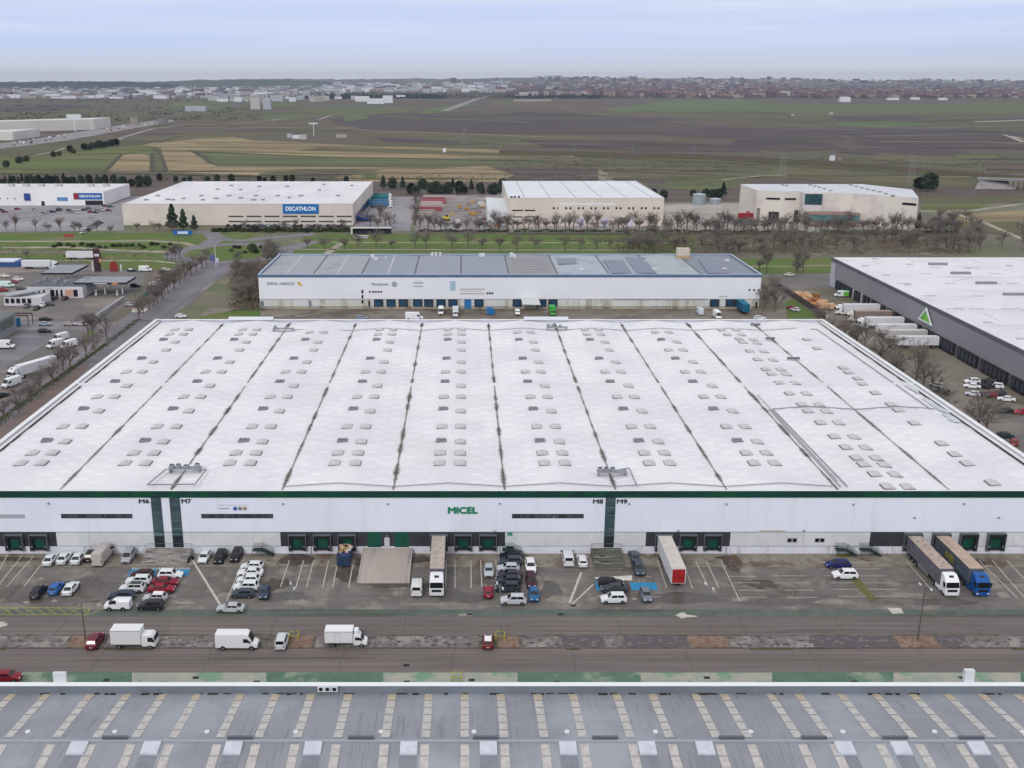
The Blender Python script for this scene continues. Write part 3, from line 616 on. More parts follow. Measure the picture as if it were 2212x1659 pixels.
for u0,u1 in ((794,823.5),(853,883.5)):
    x0=V(u0,1167,Y0)[0]; x1=V(u1,1167,Y0)[0]; MB().box(x0,x1,Y0-.06,Y0-.031,1.3,4.36).build('sliding_door',GD,WH)
x0=V(830.5,1172,Y0)[0]; x1=V(841.5,1172,Y0)[0]; MB().box(x0,x1,Y0-.07,Y0-.031,1.3,3.3).build('service_door',mat('door_white','b9bac2'),WH); x=(x0+x1)/2; MB().box(x-.12,x+.12,Y0-.25,Y0-.03,3.5,3.75).build('wall_light',mat('fitting_grey','8a8c96'),WH)
for u in (1711,1770.5):
    for s in (-5.5,5.5): 
        f=fw('office_window',u+s-5.2,u+s+5.2,1162,1171.5,mat('frame_grey2','9a9ca2'),0,.05); fw('pane',u+s-4,u+s+4,1163.3,1170.3,GLASS,.052,.012,f)
fw('notice_panel',2189,2203,1162,1176,mat('panel_pale','d0d0d4'),0,.05); fw('service_door',1094,1109,1150,1195,mat('door_pale','c3ccd0'),-.0,.05); fw('notice_panel',1096,1107,1150,1157,mat('panel_green','3f8a78'),.055,.02)
fw('service_door',550,565,1163,1180,mat('door_cream','d4d2cc'),0,.05); fw('service_door',1846,1855,1162,1181,mat('door_pale2','c9cacd'),0,.05); fw('service_door',1800,1809,1163,1181,mat('door_pale2','c9cacd'),0,.05)
fw('wall_sign',1640,1697,1145,1148,mat('sign_faint','c2b4ae'),.03,.02)
MB().box(V(1569,1180,Y0)[0]-.06,V(1569,1180,Y0)[0]+.06,Y0-.16,Y0-.09,0,1.5).box(V(672,1180,Y0)[0]-.06,V(672,1180,Y0)[0]+.06,Y0-.16,Y0-.09,0,1.5).box(V(1080,1180,Y0)[0]-.06,V(1080,1180,Y0)[0]+.06,Y0-.16,Y0-.09,0,1.5).build('downpipe',FRM,WH)
# concrete ramp up to the sliding doors
x0,x1=P(786,1200)[0],P(889,1200)[0]; xa,xb=P(775,1260)[0],P(889,1260)[0]; yt=Y0-.1; yb=P(830,1260)[1]
RAMP=mat('ramp_concrete','a49892','ada29c',scale=.15,stretch=(1.2,.25,1),lo=.4,hi=.6,c3='86695b',s3=.16,st3=(1.6,.12,1),lo3=.5,hi3=.68,f3=.55,c4='7b7c82',s4=.2,st4=(1.8,.15,1),lo4=.52,hi4=.7,rough=.85)
rp_=thing('ramp','stained concrete ramp with thin side walls rising to the two green sliding doors','ramp',((x0+x1)/2,yb,0)); ox,oy=rp_.location.x,rp_.location.y
mb=MB(); mb.add([(x0-ox,yb-oy,.02),(x1-ox,yb-oy,.02),(x1-ox,yt-oy,1.2),(x0-ox,yt-oy,1.2),(x0-ox,yt-oy,-.1),(x1-ox,yt-oy,-.1),(x0-ox,yb-oy,-.1),(x1-ox,yb-oy,-.1)],[(0,1,2,3),(3,2,5,4),(0,3,4,6),(1,7,5,2),(0,6,7,1)]); mb.build('slope',RAMP,rp_)
for xx in (x0-.14,x1): 
    MB().add([(xx-ox,yb-oy,-.1),(xx+.14-ox,yb-oy,-.1),(xx+.14-ox,yt-oy,-.1),(xx-ox,yt-oy,-.1),(xx-ox,yb-oy,.2),(xx+.14-ox,yb-oy,.2),(xx+.14-ox,yt-oy,1.4),(xx-ox,yt-oy,1.4)],[(0,1,5,4),(1,2,6,5),(2,3,7,6),(3,0,4,7),(4,5,6,7)]).build('side_wall',mat('ramp_edge','b8b2aa'),rp_)
# stair landings at the glazed towers
def landing(u0,u1,vb,label,m):
    x0=P(u0,vb)[0]; x1=P(u1,vb)[0]; yb=P(u0,vb)[1]; t=thing('entrance_ramp',label,'ramp',((x0+x1)/2,yb,0)); ox,oy=t.location.x,t.location.y
    n=8; mb=MB(); d=(Y0-.1-yb)
    for k in range(n): mb.box(x0-ox,x1-ox,d*k/n,d*(k+1)/n-.002,-.05,.12+1.1*(k/(n-1)))
    mb.build('steps',m,t)
    rl_=MB()
    for xx in (x0-ox,x1-ox):
        rl_.path([(xx,0,1.0),(xx,d-.3,2.2)],.035)
        for k in range(6): rl_.tube((xx,d*k/6,.1),(xx,d*k/6,1.0+1.2*k/6),.025,n=4)
    rl_.path([(x0-ox,d-.3,2.2),(x1-ox,d-.3,2.2)],.035); rl_.build('handrail',mat('rail_grey','6a6a70'),t); return t
STEP=mat('step_concrete','8a8684','a5a19d',scale=.9,stretch=(.3,3,1),lo=.42,hi=.6,c3='5f5b5a',s3=1.5,st3=(.3,3,1),rough=.85)
STEP2=mat('step_mossy','5d5e55','8f918b',scale=.9,stretch=(.3,3,1),lo=.5,hi=.66,c3='3c3d38',s3=1.5,st3=(.3,3,1),rough=.85)
landing(302,402,1221,'weathered grey concrete steps in front of the M6 and M7 stair towers',STEP); landing(1285,1352,1232,'dark mossy concrete steps in front of the M8 stair tower',STEP2)
# green metal stairs to side doors
def gstair(u,label,flip=1):
    x,_,_=V(u,1190,Y0); t=thing('dock_staircase',label,'staircase',(x,Y0-.9,0)); m_=MB()
    m_.box(-.9,.9,-.6,.8,1.15,1.25); t2=mat('stair_green','1d3833','18302b',scale=1,rough=.5)
    for k in range(6): m_.box(.9+.35*k,1.25+.35*k,-.6,.8,1.05-.19*k,1.13-.19*k)
    m_.build('treads',t2,t); r_=MB()
    for yy in (-.6,.8):
        r_.path([(-.9,yy,2.2),(.9,yy,2.2),(3.,yy,1.1)],.04); [r_.path([(-.9,yy,1.4+.25*q),(.9,yy,1.4+.25*q),(3.,yy,.3+.25*q)],.03) for q in range(3)]
    for xx,h in ((-.9,2.2),(.9,2.2),(3,1.1)): r_.tube((xx,-.6,0),(xx,-.6,h),.04,n=4)
    r_.build('railing',t2,t)
gstair(559,'green steel staircase against the wall left of the first dark dock panel'); gstair(1095,'green steel staircase beside the row of closely parked dark cars'); gstair(1812,'left of the two green steel staircases behind the blue car'); gstair(1864,'right of the two green steel staircases, next to the blank dark panel')
# ================================================================ near grey-roofed warehouse at the bottom of the frame
NR=thing('near_warehouse','long warehouse with a ribbed grey roof and pale translucent strips in the foreground','warehouse',(0,0,0))
YPz=P(CX,1474,10.5)[1]; yin=P(CX,1481,10.5)[1]; zb=V(CX,1498,yin)[2]; ZRG=11.1; YRG=P(CX,1601,ZRG)[1]; YE=80.; zE=zb-1
NX0,NX1=-110,125
RG=mat('grey_roof_sheet','8c8d95','84858d',scale=.12,rough=.55,wave=('X',4.2,.35,'747983'),c3='707580',s3=.9,st3=(3,.12,1),lo3=.5,hi3=.72,c4='969ba4',s4=.05,lo4=.45,hi4=.65)
mb=MB(); mb.add([(NX0,yin,zb),(NX1,yin,zb),(NX1,YRG,ZRG),(NX0,YRG,ZRG)],[(3,2,1,0)]); mb.add([(NX0,YRG,ZRG),(NX1,YRG,ZRG),(NX1,YE,zE),(NX0,YE,zE)],[(3,2,1,0)]); mb.build('roof',RG,NR)
MB().box(NX0,NX1,yin,YPz-.02,-.1,10.44).build('parapet',mat('parapet_grey','78808a','6e7680',scale=.15,rough=.5,wave=('X',.9,.4,'5f6873')),NR)
MB().box(NX0,NX1,yin-.04,YPz+.05,10.44,10.5).build('coping',mat('coping_bright','dfe2e6'),NR)
MB().box(NX0,NX1,YE-.3,YPz-.3,-.1,zE-.2).build('wall',CLAD2,NR)
MB().box(NX0,NX1,YRG-.22,YRG+.22,ZRG-.02,ZRG+.1).build('ridge_cap',mat('ridge_cap','959aa4'),NR)
mb=MB(); r=random.Random(8); x=NX0
while x<NX1:
    l=r.uniform(.2,1.4); 
    if r.random()<.5: mb.box(x,x+l,yin-r.uniform(.15,.55),yin-.01,zb+.02,zb+.07)
    x+=l+r.uniform(0,.8)
tag(mb.build('leaf_litter',mat('litter','2f2c2a'),NR),kind='stuff')
TRL=mat('translucent_panel','bcb7b4','aaa6a4',scale=1.5,rough=.45); TRO=mat('translucent_stained','ae9f8a','b7ad9f',scale=3,lo=.4,hi=.6,rough=.6)
def rz1(y): return zb+(ZRG-zb)*(yin-y)/(yin-YRG)
def rz2(y): return ZRG+(zE-ZRG)*(YRG-y)/(YRG-YE)
us=[20,95,190,270,348,423,517,593,670,751,846,926,1004,1082,1162,1239,1334,1412,1505,1568,1668,1730,1821,1898,1978,2053,2128,2205]
cols=[P(u,1508,zb+.15)[0] for u in us]; cols=[cols[0]-9.8,cols[0]-4.7]+cols+[cols[-1]+5.,cols[-1]+10]
for x in cols:
    mb=MB(); n=6; a=yin-.25; st=(a-YRG-.7)/n
    for k in range(n):
        y1=a-k*st; y0=y1-st+.16
        mb.add([(x-.52,y0,rz1(y0)+.045),(x+.52,y0,rz1(y0)+.045),(x+.52,y1,rz1(y1)+.045),(x-.52,y1,rz1(y1)+.045)],[(0,1,2,3)],1 if k==0 else 0)
    mb.build('translucent_strip',[TRL,TRO],NR); mb=MB()
    a=YRG-.6; st=1.95
    for k in range(9):
        y1=a-k*st; y0=y1-st+.14
        mb.add([(x-.52,y0,rz2(y0)+.045),(x+.52,y0,rz2(y0)+.045),(x+.52,y1,rz2(y1)+.045),(x-.52,y1,rz2(y1)+.045)],[(0,1,2,3)],0)
    mb.build('translucent_strip',[TRL,TRO],NR)
BX=mat('rooflight_box','c3c7d2','b8bcc8',scale=1,rough=.35)
for u in (168,326,504,676,883,1055,1227,1398,1523,1825,1946,2113):
    x=P(u,1615,ZRG)[0]; y=YRG-.35
    mb=MB(); z0=ZRG-.45
    mb.add([(x-1.05,y-2.0,z0-.2),(x+1.05,y-2.0,z0-.2),(x+1.05,y,z0+.1),(x-1.05,y,z0+.1),(x-1.0,y-1.95,z0+.45),(x+1.0,y-1.95,z0+.45),(x+1.0,y-.05,z0+.75),(x-1.0,y-.05,z0+.75)],[(0,1,5,4),(1,2,6,5),(2,3,7,6),(3,0,4,7),(4,5,6,7)])
    rl_=mb.build('rooflight',BX,NR)
    MB().box(x-1.0,x+1.0,YRG-12,y-2.05,0,.001).build('x',BX) if 0 else None
    yy0=y-9; MB().add([(x-1,yy0,rz2(yy0)+.04),(x+1,yy0,rz2(yy0)+.04),(x+1,y-2.02,rz2(y-2.02)+.04),(x-1,y-2.02,rz2(y-2.02)+.04)],[(0,1,2,3)]).build('patch_sheet',mat('patch_sheet','80838b','777a82',scale=1,rough=.5,wave=('X',5,.5,'6b707b')),NR)
for u in (249,519,780,1049,1307,1580,1758,1933,2098):
    x=P(u,1597,ZRG)[0]; v_=MB().box(x-1.55,x+1.55,YRG+.25,YRG+.6,ZRG-.1,ZRG+.32).build('ridge_vent',mat('vent_grey','878c96'),NR); MB().box(x-1.5,x+1.5,YRG+.2,YRG+.249,ZRG+.02,ZRG+.3).build('louvre',mat('vent_dark','4b4e57'),v_)
    MB().box(x-1.5,x+1.5,YRG+.25,YRG+.6,ZRG+.322,ZRG+.36).build('cap',mat('vent_dark2','5c606a'),v_)
for u in (248,447,639,823,1024,1225,1416,1622,1821,2019,2210,60):
    x,y,_=P(u,1580,ZRG-.2); z=rz1(y); MB().tube((x,y,z-.02),(x,y,z+.16),.34,.3,n=12).build('vent_cap',mat('vent_white','d0d2d6'),NR)
for u in (695,709,724):
    x=P(u,1484,10.)[0]; b_=MB().box(x-.42,x+.42,yin-.42,yin-.05,zb+.5,zb+1.25).build('air_conditioner',mat('ac_white','c9ccd0'),NR); MB().tube((x,yin-.45,zb+.88),(x,yin-.425,zb+.88),.28,n=12).build('fan',DARK,b_)
MB().box(V(128,1464,YPz)[0]-.85,V(128,1464,YPz)[0]+.85,YPz+.06,YPz+.5,9.5,V(0,1455,YPz)[2]).build('wall_unit',mat('ac_white','c9ccd0'),NR)
x=V(2096,1462,YPz)[0]; MB().box(x-.65,x+.6,YPz+.06,YPz+.7,9.5,V(0,1450,YPz)[2]).build('wall_unit',mat('ac_white','c9ccd0'),NR)
# ================================================================ vehicles
PAINT=paint('ffffff'); PAINT.name='PAINT'
def half(w,zb,zs,zt,cr=.03):
    return [(0,zb),(w*.86,zb),(w*.97,zb+.12),(w,zs),(w*.95,zt-.03),(w*.80,zt),(0,zt+cr)]
def wheel(x,y,r,par,w=.22,tw=None):
    s=1 if y>0 else -1
    t=MB().tube((0,-w/2,0),(0,w/2,0),r,n=14).build('wheel',TYRE,par,loc=(x,y,r))
    MB().tube((0,s*w/2,0),(0,s*(w/2+.02),0),r*.62,n=10).build('rim',RIM,t)
def car_proto(name,kind):
    K=dict(hatch=(4.1,1.76,1.47,.92,-1.95,.35,-1.45,0),sedan=(4.65,1.82,1.44,.95,-1.85,.35,-1.05,1),suv=(4.45,1.86,1.66,1.02,-2.12,.42,-1.75,0),
           wagon=(4.6,1.8,1.47,.92,-2.22,.38,-1.8,0),mini=(3.7,1.68,1.42,.9,-1.78,.42,-1.4,0),mpv=(4.4,1.82,1.8,1.25,-2.15,.62,-1.95,0))[kind]
    L_,W_,H_,xc,xr,xf,xb,trunk=K; w=W_/2; f=L_/2; zt=.98 if H_<1.6 else 1.08
    root=thing(name,'x','car')
    secs=[(-f,half(w*.82,.42,.62,zt-.16)),(-f+.1,half(w*.94,.26,.74,zt-.04)),(-f+.55,half(w,.2,.8,zt+.01)),(-.6,half(w,.2,.82,zt)),(xc,half(w,.2,.8,zt-.01)),
          (f-.85,half(w*.99,.2,.7,zt-.1)),(f-.25,half(w*.93,.2,.62,zt-.2)),(f-.04,half(w*.78,.3,.55,zt-.33)),(f,half(w*.7,.36,.5,zt-.42))]
    b=MB().loft(secs)
    def cab(x,ww,z): return [(0,zt-.06),(ww*.5,zt-.06),(ww,zt-.06 if z<=zt else zt-.05),(ww*.94,z),(ww*.5,z+.02),(0,z+.03)]
    lw,uw=w*.9,w*.72
    # cabin: paint shell
    def ring(zz,x0,x1,ww): return [(x0,-ww,zz),(x1,-ww,zz),(x1,ww,zz),(x0,ww,zz)]
    lo=ring(zt-.02,xr,xc,lw); hi=ring(H_-.05,xb,xf,uw); top=ring(H_,xb+.12,xf-.15,uw*.85)
    b.add(lo+hi+top,[(0,1,5,4),(1,2,6,5),(2,3,7,6),(3,0,4,7),(4,5,9,8),(5,6,10,9),(6,7,11,10),(7,4,8,11),(8,9,10,11)])
    body=b.build('body',PAINT,root,fix=True)
    for p_ in body.data.polygons: p_.use_smooth=True
    try: body.data.set_sharp_from_angle(angle=R(32))
    except Exception: pass
    def face(nm,A,B,C_,D_,u0,u1,v0,v1,m=GLASS,off=.012):
        A,B,C_,D_=map(Vector,(A,B,C_,D_))
        n=(B-A).cross(D_-A).normalized()
        def pt(u,v): return (A*(1-u)*(1-v)+B*u*(1-v)+C_*u*v+D_*(1-u)*v)+n*off
        MB().poly([tuple(pt(*q)) for q in ((u0,v0),(u1,v0),(u1,v1),(u0,v1))]).build(nm,m,root)
    face('windshield',lo[1],lo[2],hi[2],hi[1],.05,.95,.06,.95); face('rear_window',lo[3],lo[0],hi[0],hi[3],.08,.92,.2 if not trunk else .08,.9)
    ns=2
    for side in (0,1):
        A,B,C_,D_=(lo[0],lo[1],hi[1],hi[0]) if side==0 else (lo[2],lo[3],hi[3],hi[2])
        sp=[(.1,.5),(.53,.9)] if side==0 else [(.1,.47),(.5,.9)]
        for u0,u1 in sp: face('side_window',A,B,C_,D_,u0,u1,.14,.88)
    for s in (-1,1):
        for x in (f-.82,-f+.8):
            MB().tube((x,s*(w-.1),.33),(x,s*(w+.006),.33),.37,n=14).build('wheel_arch',DARK,root); wheel(x,s*(w-.09),.31,root)
        MB().box(f-.22,f-.02,s*w*.55-.16,s*w*.55+.16,zt-.42,zt-.26).build('headlight',LAMP,root)
        MB().box(-f-.01,-f+.12,s*w*.72-.12,s*w*.72+.12,zt-.35,zt-.14).build('tail_light',RED,root)
        MB().box(xc-.35,xc-.2,s*(w+.0)-.0 if s>0 else -w-.16,(w+.16) if s>0 else -w,zt-.02,zt+.14).build('mirror',PAINT,root)
    MB().box(f-.02,f+.015,-.45,.45,.38,.56).build('grille',DARK,root); MB().box(-f-.012,-f+.03,-.26,.26,.55,.66).build('number_plate',mat('plate','c8c8c0'),root)
    MB().box(-f+.3,f-.3,-w+.12,w-.12,.12,.24).build('underbody',DARK,root)
    return root
def small_proto(name,kind):
    """one-mesh version for cars only a few pixels long"""
    L_,W_,H_={'car':(4.3,1.8,1.48),'van':(5.4,2.0,2.4)}[kind]; f=L_/2; w=W_/2; b=MB(); zt=.95 if kind=='car' else 1.25
    b.loft([(-f,[(0,.3),(w*.9,.3),(w*.95,zt-.1),(0,zt)]),(-f+.3,[(0,.22),(w,.25),(w,zt),(0,zt+.02)]),(f-1.,[(0,.22),(w,.25),(w,zt-.05),(0,zt)]),(f,[(0,.3),(w*.85,.35),(w*.8,.6),(0,.68)])],0)
    x0,x1,x2,x3=(-f+.15,f-1.15,f-1.8,-f+.6) if kind=='car' else (-f+.02,f-.7,f-1.3,-f+.05)
    lo=[(x0,-w*.9,zt),(x1,-w*.9,zt),(x1,w*.9,zt),(x0,w*.9,zt)]; hi=[(x3,-w*.74,H_),(x2,-w*.74,H_),(x2,w*.74,H_),(x3,w*.74,H_)]
    if kind=='van': hi=[(x,y/.74*.86,z) for x,y,z in hi]
    b.add(lo+hi,[(0,1,5,4),(2,3,7,6),(3,0,4,7)],1 if kind=='car' else 0); b.add(lo+hi,[(1,2,6,5)],1); b.add(hi,[(0,1,2,3)],0)
    for x in (f-.85,-f+.8):
        for s in (-1,1): b.tube((x,s*(w-.2),.32),(x,s*(w+.01),.32),.33,n=8,mi=2)
    o=b.build(name,[PAINT,GLASS,TYRE],fix=True); KIDS[o.name]=[]; return o
def van_proto(name,L_=5.9,W_=2.0,H_=2.6,windows=False,cat='van'):
    root=thing(name,'x',cat); f=L_/2; w=W_/2; xc=f-.75; xf=f-1.75
    def h(ww,zb,zs,zt): return [(0,zb),(ww*.9,zb),(ww,zb+.15),(ww,zs),(ww*.9,zt-.04),(ww*.75,zt),(0,zt+.03)]
    secs=[(-f,h(w*.94,.4,1.6,H_-.08)),(-f+.06,h(w,.35,1.7,H_)),(xf-.1,h(w,.32,1.7,H_)),(xf+.35,h(w*.97,.32,1.5,H_-.22)),(xc,h(w*.97,.32,1.1,1.32)),(f-.12,h(w*.9,.32,.9,1.05)),(f,h(w*.8,.4,.7,.85))]
    b=MB().loft(secs).build('body',PAINT,root,fix=True)
    for p_ in b.data.polygons: p_.use_smooth=True
    try: b.data.set_sharp_from_angle(angle=R(28))
    except Exception: pass
    x0,z0,x1,z1=xc+.0,1.36,xf+.38,H_-.26; nx,nz=(z1-z0),(x0-x1); l=math.hypot(nx,nz); ox,oz=nx/l*.045,nz/l*.045
    MB().poly([(x0+ox,-w*.84,z0+oz),(x0+ox,w*.84,z0+oz),(x1+ox,w*.78,z1+oz),(x1+ox,-w*.78,z1+oz)]).build('windshield',GLASS,root)
    for s in (-1,1):
        y=s*(w+.008)
        MB().poly([(xf-.45,y,1.35),(xc-.35,y,1.35),(xf+.25,y*.985,1.98),(xf-.45,y*.99,2.02)][::s]).build('side_window',GLASS,root)
        if windows:
            for a,bb in ((xf-.6,xf-1.75),(xf-1.9,-f+.4)): MB().poly([(a,y,1.4),(bb,y,1.4),(bb,y*.985,2.0),(a,y*.985,2.0)][::-s]).build('side_window',GLASS,root)
        for x in (f-.95,-f+1.15):
            MB().tube((x,s*(w-.1),.36),(x,s*(w+.006),.36),.42,n=14).build('wheel_arch',DARK,root); wheel(x,s*(w-.1),.34,root)
        MB().box(f-.2,f-.02,s*w*.62-.14,s*w*.62+.14,.72,.95).build('headlight',LAMP,root)
        MB().box(-f-.015,-f+.05,s*w*.86-.07,s*w*.86+.07,.9,1.5).build('tail_light',RED,root)
        MB().box(xc-.5,xc-.35,(w+.02) if s>0 else -w-.24,(w+.24) if s>0 else -w-.02,1.35,1.7).build('mirror',DARK,root)
    if windows: MB().box(-f-.02,-f+.03,-w*.7,w*.7,1.45,2.05).build('rear_window',GLASS,root)
    MB().box(f-.02,f+.02,-.6,.6,.42,.7).build('grille',DARK,root); MB().box(-f+.2,f-.2,-w+.12,w-.12,.2,.36).build('underbody',DARK,root)
    return root
def boxtruck_proto(name,L_=6.8,W_=2.2,H_=3.1,cabh=2.25,hood=.7,reefer=False):
    root=thing(name,'x','truck'); f=L_/2; w=W_/2; bl=L_-2.2
    MB().box(-f,-f+bl,-w,w,.85,H_).build('cargo_box',PAINT,root)
    MB().box(-f+.02,-f+bl-.02,-w-.012,-w,.86,.98).box(-f+.02,-f+bl-.02,w,w+.012,.86,.98).box(-f+.02,-f+bl-.02,-w-.012,-w,H_-.1,H_-.01).box(-f+.02,-f+bl-.02,w,w+.012,H_-.1,H_-.01).build('edge_rail',METAL,root)
    MB().box(-f+.1,f-.5,-.5,.5,.5,.84).build('chassis',DARK,root)
    def h(ww,zb,zt): return [(0,zb),(ww*.9,zb),(ww,zb+.15),(ww,min(zt*.7,1.3)),(ww*.92,zt-.05),(ww*.7,zt),(0,zt+.02)]
    x0=-f+bl+.08; cw=w*.92
    b=MB().loft([(x0,h(cw,.4,cabh)),(f-hood-.75,h(cw,.4,cabh)),(f-hood-.35,h(cw,.4,cabh-.3)),(f-hood+.1,h(cw*.97,.4,1.25)),(f-.08,h(cw*.92,.4,1.0)),(f,h(cw*.8,.45,.8))] if hood>.4 else
        [(x0,h(cw,.45,cabh)),(f-.6,h(cw,.45,cabh)),(f-.25,h(cw,.45,cabh-.35)),(f-.02,h(cw*.97,.45,1.35)),(f,h(cw*.9,.5,1.2))]).build('cab',PAINT,root,fix=True)
    if hood>.4: A=(f-hood-.3,cabh-.4,f-hood+.1,1.3)
    else: A=(f-.24,cabh-.42,f-.02,1.42)
    MB().poly([(A[0]+.07,cw*.78,A[1]+.05),(A[0]+.07,-cw*.78,A[1]+.05),(A[2]+.07,-cw*.86,A[3]+.06),(A[2]+.07,cw*.86,A[3]+.06)]).build('windshield',GLASS,root)
    for s in (-1,1):
        y=s*(cw+.01); MB().poly([(f-hood-1.15,y,1.35),(A[2]-.25,y,1.35),(A[0]-.1,y*.97,cabh-.35),(f-hood-1.15,y*.97,cabh-.35)][::s]).build('side_window',GLASS,root)
        for x in (f-.85,-f+1.2): wheel(x,s*(cw-.12),.38,root,.26)
        MB().box(f-.1,f+.01,s*cw*.6-.16,s*cw*.6+.16,.62,.8).build('headlight',LAMP,root)
        MB().box(f-hood-.25,f-hood-.12,(cw+.05) if s>0 else -cw-.3,(cw+.3) if s>0 else -cw-.05,1.4,1.85).build('mirror',DARK,root)
    if reefer:
        MB().box(x0+.1,x0+.75,-.55,.55,cabh+.02,cabh+.62).build('cooling_unit',WHITE,root); MB().box(-f+1.6,-f+1.63,-w-.03,-w-.013,1.0,2.6).box(-f+2.4,-f+2.43,-w-.03,-w-.013,1.0,2.6).box(-f+1.63,-f+2.4,-w-.03,-w-.013,2.57,2.6).build('side_door',METAL,root)
    return root
TRROOF=mat('trailer_roof','a99e94','968b82',scale=.4,c3='83786f',s3=2,rough=.7)
def trailer_parts(root,x0,L_,side,roof,axles=True,rear=None,h=4.0,ribs=True,lowbox=1.15):
    MB().box(x0,x0+L_,-1.27,1.27,lowbox,h-.03).build('trailer_box',side,root); MB().box(x0,x0+L_,-1.27,1.27,h-.029,h).build('trailer_roof',roof,root)
    if ribs:
        mb=MB()
        for k in range(14):
            x=x0+.4+k*(L_-.8)/13
            for s in (-1,1): mb.box(x-.03,x+.03,s*1.27 if s>0 else -1.285,1.285 if s>0 else -1.27,lowbox+.05,h-.1)
        mb.build('side_ribs',side,root)
    MB().box(x0+.2,x0+L_-.2,-.5,.5,.75,lowbox-.01).build('chassis',DARK,root)
    if rear: MB().box(x0-.02,x0-.001,-1.2,1.2,lowbox+.06,h-.12).build('rear_doors',rear,root)
    for s in (-1,1):
        for k in range(3): wheel(x0+1.9+k*1.32,s*1.05,.5,root,.38)
        MB().box(x0+5.3,x0+L_-4.0,s*1.2-.02,s*1.2+.02,.5,1.1).build('side_guard',METAL,root)
def artic(name,cabc,side,roof,label,loc,rz,group=None,rear=None,roof_tank=False,cabroof=None):
    """articulated lorry, x forward, origin under the middle"""
    root=thing(name,label,'lorry',loc,rz,group); x0=-8.2
    cp=paint(cabc)
    trailer_parts(root,x0,13.5,side,roof,rear=rear)
    xa=6.05
    def h(ww,zb,zt): return [(0,zb),(ww*.94,zb),(ww,zb+.2),(ww,2.0),(ww*.95,zt-.1),(ww*.8,zt),(0,zt+.02)]
    c=MB().loft([(xa,h(1.2,.6,3.75)),(xa+.9,h(1.22,.6,3.7)),(xa+1.5,h(1.24,.5,3.25)),(xa+2.1,h(1.24,.42,2.75)),(xa+2.28,h(1.23,.38,1.75)),(xa+2.3,h(1.18,.4,1.5))]).build('cab',cp,root,fix=True)
    MB().poly([(xa+2.13,1.08,2.76),(xa+2.13,-1.08,2.76),(xa+2.33,-1.14,1.82),(xa+2.33,1.14,1.82)]).build('windshield',GLASS,root)
    MB().box(xa+1.28,xa+1.36,-.4,.4,3.46,3.56).build('roof_hatch',GLASS,root) if 0 else MB().poly([(xa+1.1,-.4,3.63),(xa+1.45,-.4,3.36),(xa+1.45,.4,3.36),(xa+1.1,.4,3.63)]).build('roof_hatch',GLASS,root)
    MB().box(xa+2.3,xa+2.34,-.85,.85,1.05,1.5).build('grille',DARK,root)
    for s in (-1,1):
        y=s*1.245; MB().poly([(xa+1.15,y,1.9),(xa+2.1,y,1.8),(xa+2.0,y,2.6),(xa+1.15,y,2.6)][::s]).build('side_window',GLASS,root)
        MB().box(xa+2.2,xa+2.33,s*.95-.18,s*.95+.18,.62,.85).build('headlight',LAMP,root); MB().box(xa+1.95,xa+2.12,(1.27) if s>0 else -1.5,1.5 if s>0 else -1.27,1.9,2.6).build('mirror',DARK,root)
        wheel(xa+1.2,s*1.05,.5,root,.34); wheel(xa-2.4,s*1.0,.5,root,.5)
        MB().box(xa-1.6,xa+.4,s*1.15-.08,s*1.15+.08,.45,1.0).build('side_skirt',cp,root)
    return root
def lone_trailer(label,loc,rz,side,roof,rear=None,group=None,L_=13.5,x0=None):
    root=thing('semi_trailer',label,'trailer',loc,rz,group); trailer_parts(root,-L_/2,L_,side,roof,rear=rear)
    for s in (-1,1): MB().box(L_/2-3.2,L_/2-3.0,s*.8-.08,s*.8+.08,0,1.14).build('landing_leg',DARK,root)
    return root
PR={k:car_proto('parked_car',k) for k in ('hatch','sedan','suv','wagon','mini','mpv')}
PR['van']=van_proto('delivery_van'); PR['minivan']=van_proto('minibus',5.1,1.95,2.1,True); PR['smallvan']=van_proto('small_van',4.4,1.82,1.86,False); PR['lvan']=van_proto('delivery_van',6.6,2.05,2.75)
PR['boxtruck']=boxtruck_proto('box_truck'); PR['cabover']=boxtruck_proto('box_truck',6.9,2.25,3.35,2.45,.0); PR['reefer']=boxtruck_proto('refrigerated_truck',6.6,2.15,2.95,2.2,.7,True)
SM={k:small_proto('small_car' if k=='car' else 'small_van',k) for k in ('car','van')}
USED=set()
def put(kind,loc,rz,col,label,group=None,cat=None,name=None,small=False):
    pr=(SM if small else PR)[kind]
    o=copy_tree(pr,None,{'PAINT':paint(col)})
    o.location=(loc[0],loc[1],loc[2] if len(loc)>2 else .01); o.rotation_euler=(0,0,rz); o['label']=label
    o['category']=cat or ('van' if 'van' in kind else 'truck' if kind in('boxtruck','cabover','reefer') else 'car')
    if group: o['group']=group
    if name: o.name=name
    return o
UP,DN,RT,LF=PI/2,-PI/2,0.,PI
def at(u,v): x,y,_=P(u,v); return (x,y,.016)
FG='cars parked in the warehouse yard'
W_='d6d9de'; BK='17191d'; SL='9b9fa6'; RD='7d1226'; DR='4a0f1c'; BL='1d5fa8'; NV='1c2740'; GY='555b66'; MR='5a1430'
